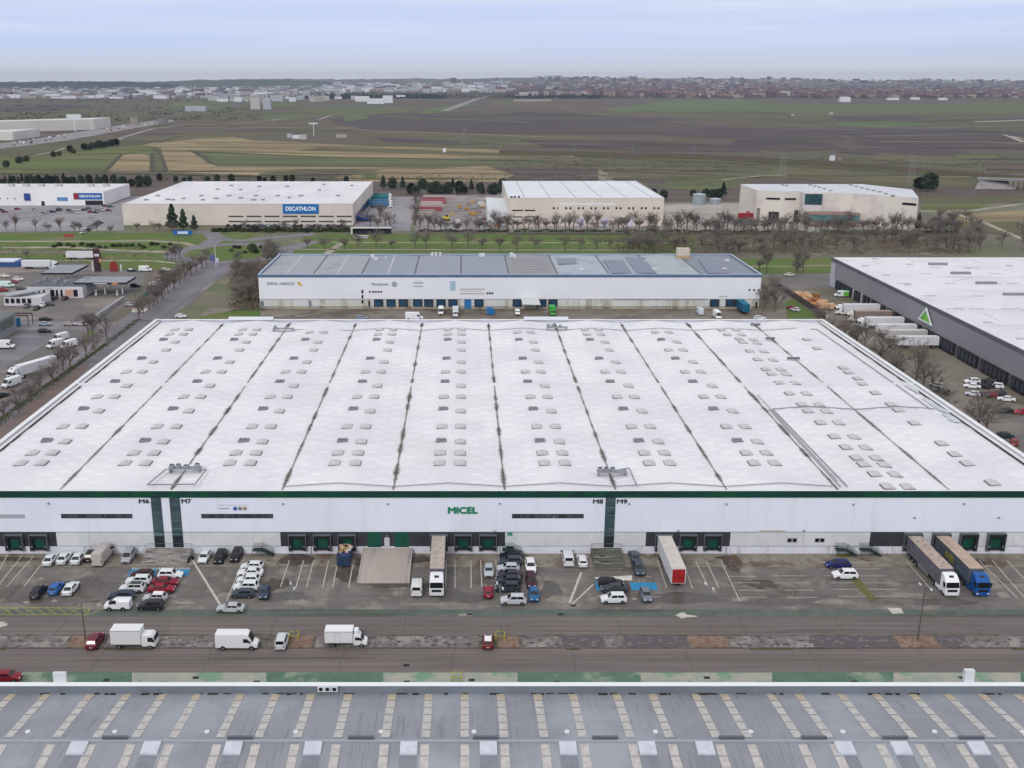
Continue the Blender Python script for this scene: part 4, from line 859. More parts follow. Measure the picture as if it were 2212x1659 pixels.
ROWS=[ # kind,u,v,dir,colour,label
('sedan',110,1214,UP,W_,'leftmost of three white cars parked nose-in below the wall'),('sedan',140,1211,UP,W_,'middle of three white cars parked nose-in below the wall'),
('sedan',170,1211,UP,W_,'right one of three white cars below the wall, beside the black car'),('suv',199,1206,UP,BK,'black car between a white car and the beige high-sided van'),
('lvan',224,1209,UP,'b5ada8','dirty beige high van parked nose-in below the wall'),('mpv',278,1209,DN,SL,'silver people carrier alone left of the concrete steps'),
('hatch',442,1210,DN,W_,'white car facing out right of the concrete steps, beside two black cars'),('suv',476,1210,DN,BK,'left of the two black cars facing out from the wall'),('suv',511,1206,DN,BK,'right of the two black cars facing out from the wall'),
('wagon',84,1284,UP,'22242a','black estate, leftmost of the three cars in the middle of the left yard'),('hatch',122,1277,UP,BL,'bright blue hatchback between a black and a white car'),('sedan',154,1277,UP,W_,'white car right of the bright blue hatchback'),
('hatch',307,1247,LF,'3a1218','dark maroon car standing on the blue bay, farthest of the left file'),('suv',300,1261,LF,W_,'white car with black windows in the left file, just nearer than the dark one'),
('suv',287,1277,LF,'cfd0d2','white car with a big black glass roof in the left file'),('wagon',263,1293,LF,'25344a','dark blue estate behind the small white van'),
('suv',369,1248,RT,'dde0e4','white car on the blue bay at the head of the right file'),('sedan',359,1263,RT,RD,'red car directly nearer than the white car in the right file'),('sedan',350,1278,RT,'8a1228','nearer of the two red cars in the right file'),
('hatch',336,1297,LF,'b4b6bb','silver car with a white roof behind the black car'),('suv',327,1315,LF,'23252d','black car closest to the road beside the small white van'),
('hatch',545,1229,LF,W_,'white car farthest from the road in the file of five'),('sedan',541,1243,LF,'d9dbde','second white car of the file of five, counted from the wall'),('hatch',537,1258,LF,W_,'third white car of the file of five, counted from the wall'),
('suv',532,1274,LF,W_,'fourth white car of the file of five, next to the dark one'),('hatch',525,1289,LF,'343b48','dark blue-grey car ending the file of white cars'),
('sedan',499,1320,LF,'aeb1b6','silver saloon standing alone at the edge of the green path'),('mini',572,1287,DN,'2c3e58','dark blue small car parked just right of the white file'),
('hatch',1056,1239,DN,'a9b3bc','small silver-blue car facing out between the lorry and the dark cars'),('mini',1055,1284,UP,'8c0f2a','small bright red car left of the stacked dark cars'),
('wagon',1104,1207,LF,'1c1722','black estate farthest back beside the green staircase'),('suv',1103,1219,LF,'3c4650','grey-green car second from the wall in the long dark file'),
('hatch',1098,1233,LF,'b9bcc8','silver hatchback in the middle of the dark file'),('sedan',1101,1247,LF,'33323f','dark saloon just nearer than the silver hatchback'),
('wagon',1098,1260,LF,'2b2f3c','dark estate, fifth from the wall in the dark file'),('suv',1097,1276,LF,'2d333d','dark car under the lamp heads, next to last of the file'),
('suv',1109,1303,LF,'b9bbc3','silver-white car closest to the road in the long file'),
('suv',1146,1230,DN,'e2e2e6','white car facing out right of the long dark file'),('mpv',1147,1262,DN,'3a1420','dark maroon people carrier between the white and the blue car'),('hatch',1153,1291,DN,'15598c','blue car with its nose to the road below the maroon one'),
('minivan',1226,1214,UP,'d5d7dc','left of the two white cars parked by the plinth right of the dark file'),('wagon',1257,1217,UP,'d9dbe0','right of the two white cars parked by the plinth right of the dark file'),
('sedan',1370,1208,UP,'4d5666','grey car nearest the wall, left of the red-ended trailer'),('suv',1379,1235,DN,'3d4656','dark grey car just nearer than the other grey car left of the trailer'),
('wagon',1319,1265,RT,'201c22','black car on the blue bay below the mossy steps'),('sedan',1326,1277,LF,'3a3d44','dark grey car squeezed between the black car and the white one'),('suv',1325,1300,LF,W_,'white car nearest the road below the mossy steps'),
('hatch',1395,1292,DN,'6a7280','grey-blue car with its nose to the road on the blue bay'),
('wagon',1809,1225,LF,'1a1e5c','dark blue car behind the white one in the right yard'),('suv',1824,1248,LF,'dfe1e5','white car alone in the painted bays of the right yard'),
('suv',207,1391,UP,'6a1530','dark red car parked on the earth patch of the median'),('mpv',610,1392,UP,'c3c6cc','white-silver car parked across the median by the yellow barrier'),('mini',1054,1393,UP,'74101f','dark red car with a white roof on the median by the yellow guard'),
('hatch',18,1469,RT,'7c1020','red car half out of frame on the near road'),('minivan',901,1277,UP,'d6d6d6','white minibus standing left of the white-cabbed lorry')]
for k,u,v,d,c,l in ROWS:
    cat='van' if k in('lvan','minivan') else 'car'
    o=put(k,at(u,v),d+random.Random(int(u)).uniform(-.03,.03),c,l,FG if v<1330 else 'vehicles parked along the median' if v<1420 else None,cat)
# roofs of another colour than the body
for o_ in [o for o in COL.objects if o.parent is None and o.get('label')]:
    for key,kd,c_,mm in (('dark red car with a white roof','mini','e4e4e6',None),('white car with a big black glass roof','suv',None,GLASS),('silver car with a white roof','hatch','e2e3e6',None)):
        if o_['label'].startswith(key):
            Hh,xb_,xf_,uw_={'mini':(1.42,-1.4,.42,.605),'suv':(1.66,-1.75,.42,.67),'hatch':(1.47,-1.45,.35,.634)}[kd]
            MB().box(xb_+.1,xf_-.13,-uw_*.9,uw_*.9,Hh-.02,Hh+.018).build('roof_panel',mm or paint(c_),o_)
put('smallvan',at(256,1315),LF,'dfe1e6','small white panel van at the near end of the left file',FG)
put('cabover',at(293,1396),RT,'d9dade','large white box truck with a flat cab standing on the median','vehicles parked along the median')
put('lvan',at(514,1398),RT,'dcdee2','long white panel van parked along the median','vehicles parked along the median')
put('reefer',at(749,1393),RT,'dfe0e4','white refrigerated truck with a cooling unit above the cab','vehicles parked along the median')
# motorbike beside the steps
x,y,_=P(412,1212); mt=thing('motorcycle','dark motorcycle parked beside the right end of the grey steps','motorcycle',(x,y,0),R(70))
for xx in (-.7,.7): w_=MB().tube((xx,-.06,.31),(xx,.06,.31),.31,n=12).build('wheel',TYRE,mt)
MB().loft([(-.8,[(0,.55),(.12,.6),(.08,.8),(0,.82)]),(-.1,[(0,.5),(.2,.6),(.15,.85),(0,.88)]),(.35,[(0,.45),(.22,.6),(.18,.95),(0,1.0)]),(.75,[(0,.7),(.12,.75),(.1,.85),(0,.9)])]).build('frame',paint('2b3040'),mt); MB().tube((.5,-.35,1.05),(.5,.35,1.05),.03,n=5).build('handlebar',METAL,mt); MB().box(-.6,.1,-.14,.14,.86,.93).build('seat',DARK,mt)
# lorries at the docks
GT=mat('curtain_grey','64626c','5a5862',scale=.4,rough=.6,c3='75737c',s3=1.2); WT=mat('trailer_white','cfd0d4','c4c5ca',scale=.5,rough=.5)
BT=mat('curtain_slate','59606c','4e5560',scale=.6,rough=.6); TT=mat('curtain_tan','8a7972','7d6d67',scale=.5,rough=.6)
def dock_lorry(u_dock,label,cab,side,roof,vcab,name='articulated_lorry',rear=None):
    x=V(u_dock,1165,Y0)[0]; return artic(name,cab,side,roof,label,(x,Y0-.75-8.2,.01),DN,'lorries backed against the docks',rear)
dock_lorry(948,'white-cabbed lorry with a tan-topped trailer backed into the middle dock','d9dbe0',GT,mat('trailer_roof_tan','b5a89f','a89b92',scale=.5,c3='968a82',s3=1.5,rough=.7),0)
l1=dock_lorry(1970,'white-cabbed lorry with grey curtain sides at the right docks','e2e4e8',GT,mat('trailer_roof_beige','b3a398','a5968c',scale=.3,c3='8a7d74',s3=1.2,rough=.7),0)
l2=dock_lorry(2031,'blue-cabbed lorry with a yellow-marked dark side at the right docks','12529c',BT,mat('trailer_roof_beige2','b09c8c','a08c7e',scale=.3,c3='c0ae9e',s3=1.2,st3=(.2,3,1),rough=.7),0)
MB().tube((-3.2,-1.30,2.6),(-3.2,-1.272,2.6),.62,n=20).box(-2.2,-.6,-1.3,-1.288,1.9,3.3).build('emblem',mat('emblem_olive','8c8430'),l2)
MB().box(1.0,4.0,-1.3,-1.288,1.9,2.5).build('lettering_block',mat('emblem_slate','5f7a94'),l2)
x=V(1433.5,1165,Y0)[0]; REDD=mat('red_doors','8f1d1c','a3282a',scale=2,rough=.4)
lone_trailer('white trailer without tractor, its red rear end towards the road',(x,Y0-.75-6.8,.01),DN+PI*0,WT,mat('trailer_roof_white','c9c3bc','bdb6ae',scale=.5,c3='a99f97',s3=2.2,lo3=.6,hi3=.7,rough=.6),None,'lorries backed against the docks')
tr=[o for o in COL.objects if o.name.startswith('semi_trailer')][-1]
MB().box(6.751,6.775,-1.12,1.12,1.25,3.85).build('red_front_panel',REDD,tr); MB().box(6.2,8.0,-1.25,1.25,.001,.012).build('x',DARK,tr) if 0 else None
# open-topped container truck full of scrap at the third left dock
x=V(749.5,1165,Y0)[0]; y=P(747,1226)[1]; sk=thing('skip_container','dark blue roll-off skip heaped with scrap and packaging at the dock','skip',(x-.1,y,0)); Ls=Y0-.8-y
m_=MB(); m_.box(-1.2,1.2,.0,.1,.3,2.3); m_.box(-1.2,1.2,Ls-.1,Ls,.3,2.3); m_.box(-1.2,-1.1,.101,Ls-.101,.3,2.3); m_.box(1.1,1.2,.101,Ls-.101,.3,2.3); m_.box(-1.1,1.1,.101,Ls-.101,.3,.4); m_.build('container_shell',mat('skip_blue','1f3557','2a3d5c',scale=2,rough=.5,c3='3b3a3e',s3=1),sk)
m_=MB().add([(-1.1,.11,1.6),(1.1,.11,1.6),(1.1,2.2,1.9),(-1.1,2.2,1.9)],[(0,1,2,3)]).build('tarpaulin',mat('tarp_blue','1c3157','2b4a78',scale=4,rough=.5),sk)
r=random.Random(3); cols=['c9b6ae','8a4a3c','d6cfce','6b5040','b08a60','3a2f30','a09a60','c7a48f']; 
for gi in range(8):
    mb=MB()
    for k in range(13):
        a=r.uniform(-1.0,1.0); b=r.uniform(2.3,Ls-.3); h=1.9+.8*math.sin(PI*(b-2)/(Ls-2))-abs(a)*.25; s=r.uniform(.12,.38)
        mb.box(a-s,a+s,b-s*.7,b+s*.7,h-.25,h+r.uniform(.02,.25),rz=r.uniform(0,3))
    tag(mb.build('scrap_heap' if gi==0 else 'scrap_heap',mat('scrap_%d'%gi,cols[gi],rough=.8),sk),kind='stuff')
for s in (-1,1):
    for k in (.9,2.1): wheel(s*0,0,.01,sk) if 0 else None
    MB().tube((s*1.05-.12,1.0,.3),(s*1.05+.12,1.0,.3),.3,n=12).tube((s*1.05-.12,Ls-1,.3),(s*1.05+.12,Ls-1,.3),.3,n=12).build('roller',DARK,sk)
# street lamps on the median and their yellow guards
LP=mat('lamp_post','8b8e90','7c7f82',scale=2,rough=.5,metal=.2); LPD=mat('lamp_post_dark','4a4542','57504c',scale=2,rough=.6)
YB_=mat('yellow_steel','b5a91c','9c9220',scale=3,rough=.5)
for i,(u,vb,vt,h2,m,lab) in enumerate(((185,1382,1302,1,LPD,'dark single-armed street lamp leaning over the yellow hatching, leftmost on the median'),(635.5,1381,1268,2,LP,'grey twin street lamp beside the white-silver car on the median'),(1080.5,1381,1268,2,LP,'grey twin street lamp beside the red car with the white roof'),(1530,1375,1269,2,LP,'grey twin street lamp on the empty middle stretch of the median'),(1982,1384,1270,2,LPD,'dark tilted twin street lamp, rightmost on the median'))):
    x,y,_=P(u,vb); top=V({0:175,1:632,2:1080,3:1532,4:1999}[i],vt,y); H_=top[2]; t=thing('street_lamp',lab,'street lamp',(x,y,.1),0,'street lamps along the median')
    dx=top[0]-x
    MB().tube((0,0,0),(dx,0,H_),.11,.06,n=7).build('post',m,t)
    if h2==2:
        for s in (-1,1):
            dd=s*(.42 if i!=4 else .5)
            MB().tube((dx,0,H_-.1),(dx+dd,s*-.9,H_+.1),.035,n=5).build('arm',m,t); MB().tube((dx+dd,s*-.9-.25,H_+.12),(dx+dd,s*-.9+.25,H_+.12),.17,.15,n=8).build('lamp_head',mat('lamp_head','c9ccd0',rough=.3),t)
    else:
        MB().tube((dx,0,H_),(dx+2.7,-.0,H_+.15),.06,n=5).build('arm',m,t); MB().box(dx+1.9,dx+2.9,-.16,.16,H_+.1,H_+.26).build('lamp_head',m,t)
for u,v,l in ((635.5,1381,'yellow tubular guard around the lamp base by the white-silver car'),(1080.5,1381,'yellow tubular guard around the lamp base by the red car with a white roof'),(986,1469,'yellow tubular guards on the pale pavement by the near roof edge')):
    x,y,_=P(u,v); t=thing('impact_guard',l,'barrier',(x,y,.1 if v<1400 else 0)); 
    for a,b in ((-.7,-.7),(.7,-.7),(.7,.7),(-.7,.7)): MB().tube((a,b,0),(a,b,.95),.07,n=7).build('post',YB_,t)
    for a,b,c_,d in ((-.7,-.7,.7,-.7),(.7,-.7,.7,.7),(.7,.7,-.7,.7),(-.7,.7,-.7,-.7)): MB().tube((a,b,.9),(c_,d,.9),.06,n=6).build('rail',YB_,t)
# ================================================================ middle distance: ground sheets
YARD=mat('yard_concrete','87838a','7c787e',scale=.02,c3='938f93',s3=.01,rough=.85,c4='6d686c',s4=.08)
YARDB=mat('yard_brownish','706b69','656160',scale=.04,c3='857b76',s3=.03,rough=.85,c4='5d5553',s4=.1,st4=(.3,1.5,1))
WET=mat('yard_wet','645f65','5a575e',scale=.03,stretch=(.4,1.5,1),c3='76717a',s3=.03,st3=(.3,1.5,1),rough=.45)
OLV=mat('yard_mossy','716a5f','7d776e',scale=.04,c3='5f5a48',s3=.05,rough=.8,c4='857d73',s4=.02)
REDP=mat('red_paving','75625e','6d625e',scale=.2,rough=.85)
z=-.10
sheet('yard_back',[(-100,319),(140,319),(140,395),(-100,395)],mat('yard_back_m','7d756b','6c6258',scale=.06,c3='5b5146',s3=.04,c4='8d867b',s4=.15),z)
sheet('estate_road',[(-175,100),(-98.4,100),(-98.4,372),(-175,372)],YARDB,z)
sheet('estate_road',[(-128,200),(-110,200),(-110,492),(-128,492)],ROAD2,z+.004)
gsheet('forecourt',[(-260,694),(235,694),(330,585),(335,575),(-200,575)],YARDB,z+.008)
gsheet('parking_lot',[(-260,860),(60,860),(170,745),(190,694),(-200,694)],YARDB,z+.008)
gsheet('wet_lot',[(-60,860),(0,800),(112,735),(140,722),(42,722),(-80,760)],WET,z+.012)
gsheet('street',[(-200,694),(240,694),(240,711),(-200,714)],ROAD2,z+.016)
gsheet('store_parking',[(-200,445),(232,441),(262,452),(268,497),(-200,503)],YARD,z+.008); gsheet('store_parking',[(225,444),(285,424),(340,424),(262,470)],YARD,z+.012)
gsheet('loading_yard',[(800,425),(908,424),(885,498),(760,498)],YARD,z+.008); gsheet('container_yard',[(912,424),(1100,418),(1100,497),(895,497)],mat('yard_mixed','857d7d','77706f',scale=.03,c3='8f8987',s3=.02,c4='6a5e5c',s4=.06),z+.008)
gsheet('yard_far_right',[(1430,440),(1600,438),(1760,470),(2000,495),(1950,500),(1095,500),(1095,480),(1440,480)],mat('yard_pale','98918c','8a8380',scale=.02,c3='a8a29c',s3=.012,rough=.85,c4='77706d',s4=.05),z+.006)
for uv in ([(-200,503),(570,503),(520,520),(480,530),(380,540),(-200,540)],[(-200,548),(380,546),(400,560),(402,582),(230,582),(180,566),(-200,566)],[(660,505),(1500,505),(1500,552),(620,552)],[(402,546),(425,533),(490,528),(560,530),(592,538),(598,550),(540,562),(470,563),(420,556)],
           [(415,686),(560,660),(565,690),(410,690)],[(1560,560),(1800,556),(1800,588),(1640,592)],[(452,570),(486,570),(480,582),(450,582)]):
    gsheet('grass',uv,GRASS,z+.02)
gsheet('grass',[(178,727),(192,714),(204,715),(202,736),(185,737)],GRASS,z+.028)
for uv,w in (([(-100,521),(150,521),(330,520),(400,525),(436,537)],4),([(-100,535),(150,534),(260,541),(390,545)],5),([(-100,567),(180,562),(330,563),(420,572)],3),([(640,523),(900,524),(1200,524),(1500,525)],2.2),([(600,538),(900,539),(1500,540)],2.6),([(745,519),(700,552)],4),([(1560,576),(1800,573)],1.5)):
    track(uv,w,TRK,z+.035,'path')
RDM=mat('road_mid','79747c','706b72',scale=.05,rough=.85)
rc=(-121.3,529.); mb=MB(); n_=40; ro,ri=(33,33),(22.5,24.5)
for i in range(n_):
    t0,t1=2*PI*i/n_,2*PI*(i+1)/n_
    mb.add([(rc[0]+ro[0]*math.cos(t0),rc[1]+ro[1]*math.sin(t0),z+.075),(rc[0]+ro[0]*math.cos(t1),rc[1]+ro[1]*math.sin(t1),z+.075),(rc[0]+ri[0]*math.cos(t1),rc[1]+ri[1]*math.sin(t1),z+.075),(rc[0]+ri[0]*math.cos(t0),rc[1]+ri[1]*math.sin(t0),z+.075)],[(0,1,2,3)])
struct(mb.build('roundabout',RDM))
for zi_,(uv,w) in enumerate((([(436,535),(470,515),(455,503),(420,500)],10),([(470,515),(520,520),(600,512),(680,505)],9),([(600,545),(650,530),(680,520)],9))):
    track(uv,w,RDM,z+.05+.006*zi_,'roundabout')
gsheet('road',[(420,570),(500,570),(478,592),(340,692),(290,692),(400,600)],RDM,z+.085)
gsheet('verge',[(350,657),(436,607),(440,600),(446,600),(395,640),(365,657)],mat('verge_scrub','5c5a3c','6a604f',scale=.2),z+.055)
gsheet('red_paving',[(262,665),(300,655),(320,600),(345,585),(352,600),(330,650),(290,670)],REDP,z+.03)
gsheet('red_paving',[(-40,960),(90,850),(160,800),(180,790),(200,790),(110,862),(-20,985)],REDP,z+.03)
track([(-40,935),(90,838),(180,778),(230,742)],1.6,HED,z+.04,'hedge_strip')
gsheet('zebra_crossing',[(287,667),(325,666),(320,674),(284,674)],mat('white_marking','d3d2cc'),z+.06)
sheet('east_yard',[(128,250),(158.4,250),(158.4,445),(128,445)],OLV,z+.01); sheet('east_road',[(114,120),(300,120),(300,275),(114,262)],YARDB,z+.012)
gsheet('grass',[(1697,650),(1712,645),(1775,688),(1700,688)],GRASS,z+.03); gsheet('east_parking',[(1640,592),(1800,590),(1800,625),(1690,617)],YARDB,z+.014)
gsheet('lorry_bay_road',[(1095,503),(2060,503),(2070,508),(1095,507)],HED,z+.04)
sheet('east_parking',[(140,262),(156,262),(156,300),(140,300)],OLV,z+.02)
# ================================================================ buildings
def gtext(word,size,m,par,x,y,z_,w,bold=.0): return text(word,size,m,par,(x,y-.06,z_),(PI/2,0,0),'lettering',.03,bold,w)
# -- long white warehouse with the blue-grey parapet
BW=thing('logistics_building','long white building with a blue-grey parapet and a patchwork grey roof with solar panels','building',(0,0,0))
by=394.02; bx0,bx1=-79.7,114.7; bh=13.68
MB().box(bx0,bx1,by,442,3.9,12.42).build('upper_wall',mat('bw_white','e2e4ec','dcdfe8',scale=.03,rough=.5,wave=('Z',6,.1,'c8ccd6')),BW)
MB().box(bx0+.05,bx1-.05,by+.05,441.9,-.1,3.78).build('lower_wall',mat('bw_low','cbcdce','c0c2c0',scale=.1,c3='a8a498',s3=.3,st3=(1,1,.2)),BW); MB().box(bx0,bx1,by-.06,by+.3,3.78,3.9).build('drip_trim',mat('bw_trim','7d8488'),BW)
MB().box(bx0,bx1,by-.02,by+.04,-.05,1.1).build('plinth',mat('bw_plinth','a8a294','9a948a',scale=.2,c3='7c7468',s3=.3),BW)
PB=mat('bw_parapet','5a7590','53677f',scale=.3,rough=.4,wave=('X',.35,.5,'4c5c74')); PB2=mat('bw_coping','9fb2c8','93a6bd',scale=.2,rough=.4)
MB().box(bx0-.15,bx1+.15,by-.15,by+.1,12.42,bh-.3).build('parapet',PB,BW); mb=MB()
mb.box(bx0-.2,bx1+.2,by-.2,by+.5,bh-.298,bh); mb.box(bx0-.2,bx0+.5,by+.51,442.2,bh-.298,bh); mb.box(bx1-.5,bx1+.2,by+.51,442.2,bh-.298,bh); mb.box(bx0+.51,bx1-.51,441.6,442.2,bh-.298,bh); mb.build('coping',PB2,BW)
MB().box(bx0-.1,bx0+.2,by+.2,441.6,12.3,bh-.3).box(bx1-.2,bx1+.1,by+.2,441.6,12.3,bh-.3).box(bx0,bx1,441.65,442.1,12.3,bh-.3).build('parapet_inner',mat('bw_inner','8793a3'),BW)
sec=[P(u,591.5,bh)[0] for u in (558,674,779,895,995.5,1100,1206,1318,1422,1518,1645)]
cols=['92959e','92969e','848a96','868b96','838995','86858b','9ca5ad','939ca5','9ca5ac','747a86']
for i,(a,b) in enumerate(zip(sec,sec[1:])):
    c=(a+b)/2
    MB().add([(a+.3,by+.3,13.0),(c,by+.3,13.35),(b-.3,by+.3,13.0),(a+.3,441.6,13.0),(c,441.6,13.35),(b-.3,441.6,13.0)],[(0,1,4,3),(1,2,5,4)]).build('roof_bay',mat('roof_bay_%d'%i,cols[i],'%s'%cols[i],scale=1,rough=.5,c3='7f858f',s3=.12,lo3=.5,hi3=.7,wave=('X',2.2,.12,'858a94')),BW)
    MB().box(b-.3,b+.3,by+.3,441.6,12.8,13.06 if i<9 else 12.9).build('valley_gutter',mat('valley_dark','5d6068'),BW)
    if i in (0,1,2): MB().box(c-.35,c+.35,by+4,440,13.34,13.38).build('translucent_strip',mat('bw_strip','aeb1b8'),BW)
PV=mat('solar_panel','555a70','4d5268',scale=.3,rough=.3,wave=('X',1.5,.5,'7a7f8e'))
def pv(u0,u1,v0,v1,sl=0): MB().add([P(u0,v1,13.42),P(u1,v1,13.42),P(u1-sl,v0,13.42),P(u0-sl,v0,13.42)],[(0,1,2,3)]).build('solar_array',PV,BW)
pv(1322,1365,561,590,20); pv(1374,1416,555,590,24); pv(1206,1247,557,570,4); pv(1530,1580,560,590,22)
for k in range(6): MB().box(sec[5]+1.5,sec[6]-2,by+6+k*6,by+6.3+k*6,13.38,13.43).build('roof_rail',mat('roof_rail','9a8078'),BW)
UNITW=mat('unit_white','c9cbd0'); 
for u,v,w,h in ((805,552,1.6,1.2),(812,557,1.8,1),(934,549,1,1.5),(942,549,1,1.5),(951,549,1,1.5),(1041,551,2.5,1.5),(1105,550,1.6,1.6),(1112,552,1.2,1.2),(834,556,.5,1.3),(1395,561,2.2,.3),(1413,577,2.2,.3),(1256,580,1.2,.8),(1570,560,1.8,.6),(1565,578,1.6,.5)):
    x,y,_=P(u,v+4,13.2); y=min(y,440.5); MB().box(x-w/2,x+w/2,y-.7,y+.7,13.0,13.2+h).build('rooftop_unit',UNITW,BW)
x,y,_=P(1475,556,13.3); rh=MB().box(x-2.6,x+2.6,y-1,y+2,13.0,17.2).build('plant_room',mat('plant_cream','c8bfb6','bdb2a4',scale=.5),BW); MB().box(x-2.8,x+2.8,y-1.3,y+1,13,14.2).build('base',mat('plant_ochre','b09a76'),BW)
DB=mat('dock_blue','1d4768','163a58',scale=.5,rough=.5)
for i,u in enumerate((818,844.5,871,902,926,952.5,978,1034.5,1117,1170,1194,1543,1577,1597)):
    x=V(u,655,by)[0]; d=MB().box(x-1.75,x+1.75,by-.6,by-.03,1.1,3.75).build('dock_shelter',mat('dock_surround','23272e'),BW); MB().box(x-1.3,x+1.3,by-.63,by-.601,1.2,3.3).build('dock_door',DB,d)
MB().box(V(1003,650,by)[0],V(1018,650,by)[0],by-.1,by-.03,.1,3.7).build('blue_door',mat('door_blue','2a6ea4'),BW)
BLK=mat('window_black','1c1d22',rough=.2)
for u,v in [(806+k*5.7,630.5) for k in range(4)]+[(799,630.5)]+[(1053+k*5.2,633.5) for k in range(3)]+[(1619,626.5),(1629,626.5),(1639,626.5)]+[(783,628.5+k*3.6) for k in range(8) if k not in(2,5)]:
    x,_,z_=V(u,v,by); MB().box(x-.38,x+.38,by-.03,by-.001,z_-.35,z_+.35).build('window',BLK,BW)
MB().box(V(777,650,by)[0],V(790,650,by)[0],by-.12,by-.001,0,10.5).build('stair_panel',mat('panel_white','dcdde4'),BW) if 0 else None
MB().box(V(796,658,by)[0],V(799.5,658,by)[0],by-.04,by-.001,1.1,3.2).build('door',BLK,BW); MB().box(V(1632,658,by)[0],V(1636,658,by)[0],by-.04,by-.001,.2,2.8).build('door',BLK,BW); MB().box(V(670,660,by)[0]-.4,V(670,660,by)[0]+.5,by-.04,by-.001,1.0,3.1).build('door',mat('door_lilac','6d6d84'),BW); MB().box(V(565,660,by)[0]-.3,V(565,660,by)[0]+.9,by-.04,by-.001,1.0,3.1).build('door',mat('door_lilac','6d6d84'),BW)
ZB_=mat('sign_indigo','3c3d6c'); x,_,z_=V(606,613,by); gtext('ZIEHL-ABEGG',1.5,ZB_,BW,x,by,z_,10.8); x,_,z_=V(646,612,by); MB().tube((x,by-.05,z_),(x,by-.001,z_),.7,n=14).box(x+.3,x+1.3,by-.05,by-.002,z_-1,z_-.5).build('logo',mat('logo_amber','d0a24c'),BW)
x,_,z_=V(821,614,by); gtext('Muntanner',1.6,ZB_,BW,x,by,z_,6.6); x,_,z_=V(852,614,by)
r_=MB(); [r_.tube((x+.95*math.cos(k*PI/5),by-.05,z_+.95*math.sin(k*PI/5)),(x+.95*math.cos((k+1)*PI/5),by-.05,z_+.95*math.sin((k+1)*PI/5)),.12,n=4) for k in range(10)]; [r_.tube((x,by-.05,z_),(x+.9*math.cos(k*PI/3),by-.05,z_+.9*math.sin(k*PI/3)),.1,n=4) for k in range(6)]; r_.build('logo',mat('logo_slate','565c78'),BW)
for u0,u1,v0,v1,c in ((893,914,609,613,'a9aeb0'),(893,914,617,620,'a9aeb0'),(972,984,607,628,'9fbccb'),(993,1047,623.5,626,'aba9a8'),(996,1040,628.5,630,'bdb6a8'),(993,1047,633,636,'b5b0a8'),(1553,1572,639,642,'b2b6be')):
    MB().box(V(u0,v0,by)[0],V(u1,v0,by)[0],by-.035,by-.001,V(0,v1,by)[2],V(0,v0,by)[2]).build('sign_panel',mat('sp_'+c,c),BW)
MB().box(V(1323,645,by)[0],V(1527,645,by)[0],by-.14,by-.061,3.6,4.0).build('cable_tray',mat('tray','8c9398'),BW)
# -- grey warehouse on the right
RW=thing('grey_warehouse','grey-walled warehouse with a bright white roof and a green triangle sign at the right edge','warehouse',(0,0,0))
rx=158.4; rh=12.14
MB().box(rx,345,236,442,3.9,rh-1.15).build('upper_wall',mat('rw_grey','908e95','898790',scale=.04,rough=.55,wave=('Y',1.2,.15,'74727a')),RW); MB().box(rx+.1,344.8,236.1,441.9,-.1,3.88).build('lower_wall',mat('rw_low','6f6e76','66656e',scale=.2),RW)
MB().box(rx-.15,345.1,235.8,442.2,rh-1.15,rh).build('roof_edge',mat('rw_edge','5f606b','585964',scale=.1),RW)
MB().box(rx+.35,344.6,236.4,441.7,rh+.002,rh+.05).build('roof',mat('rw_roof','d8d7dc','cfced4',scale=.05,rough=.6,c3='bfbec4',s3=.1,st3=(.3,1.2,1),lo3=.52,hi3=.68,f3=.7),RW)
MB().box(rx-.02,rx+.0,400,441.9,0,3.9).box(rx-.02,rx,437,441.9,3.9,10).build('pale_corner',mat('rw_pale','b5b7c0'),RW)
LV=mat('roof_vent_grey','8b8a92','7e7d86',scale=1); LVF=mat('roof_mark','bab9be','aeadb4',scale=1)
for v,us_ in ((579,(2030,2115,2240)),(592,(2010,2075,2160)),(613,(1962,2065,2160,2200)),(640,(2014,2122,)),(668,(2070,2120,2188))):
    for u in us_:
        x,y,_=P(u-10,v,rh); MB().box(x-2.2,x+2.2,y-.35,y+.35,rh+.052,rh+.24).build('roof_hatch',LVF,RW)
for u,v in ((2026,572.5),(2075,592),(2130,613.5),(2190,638),(1870,575),(1914,595),(1962,616),(2012,640),(2072,668),(2134,698),(2206,733),(1965,572),(2090,580),(2180,575),(1890,560)):
    x,y,_=P(u,v,rh); big=v in(572.5,592,613.5,638) and u>2000
    MB().box(x-(3.8 if big else 1.3),x+(3.8 if big else 1.3),y-.6,y+.6,rh+.052,rh+(.9 if big else .4)).build('ridge_vent',LV if big else LVF,RW)
mb=MB()
r=random.Random(5)
for k in range(26):
    x=rx+8+r.uniform(0,170); y=240+r.uniform(0,195); mb.tube((x,y,rh+.1),(x+r.choice((0,12)),y+r.choice((9,9)),rh+.1),.09,n=4)
mb.build('roof_cable',LVF,RW)
DKB=mat('dock_black','20212a','2a2b35',scale=1,rough=.5)
ys=[]
y=432
for grp,gap in ((6,3.2),(2,3.4),(2,3.4),(2,3.4),(1,3.6),(1,3.6),(2,3.4),(5,2.6),(4,2.6),(4,2.6),(5,2.6),(6,2.6),(6,2.6)):
    for k in range(grp):
        if y>238:
            d=MB().box(rx-.75,rx-.03,y-1.15,y+1.15,.4,4.0).build('dock_shelter',DKB,RW)
            MB().box(rx-.78,rx-.751,y-.8,y+.8,1.0,3.3).build('dock_door',mat('dock_steel','3c3e4a'),d)
        y-=gap
    y-=2.6
x_=157.8; tri=thing('triangle_sign','white triangular sign with a green centre mounted on the grey warehouse wall','sign',(x_,344.8,6))
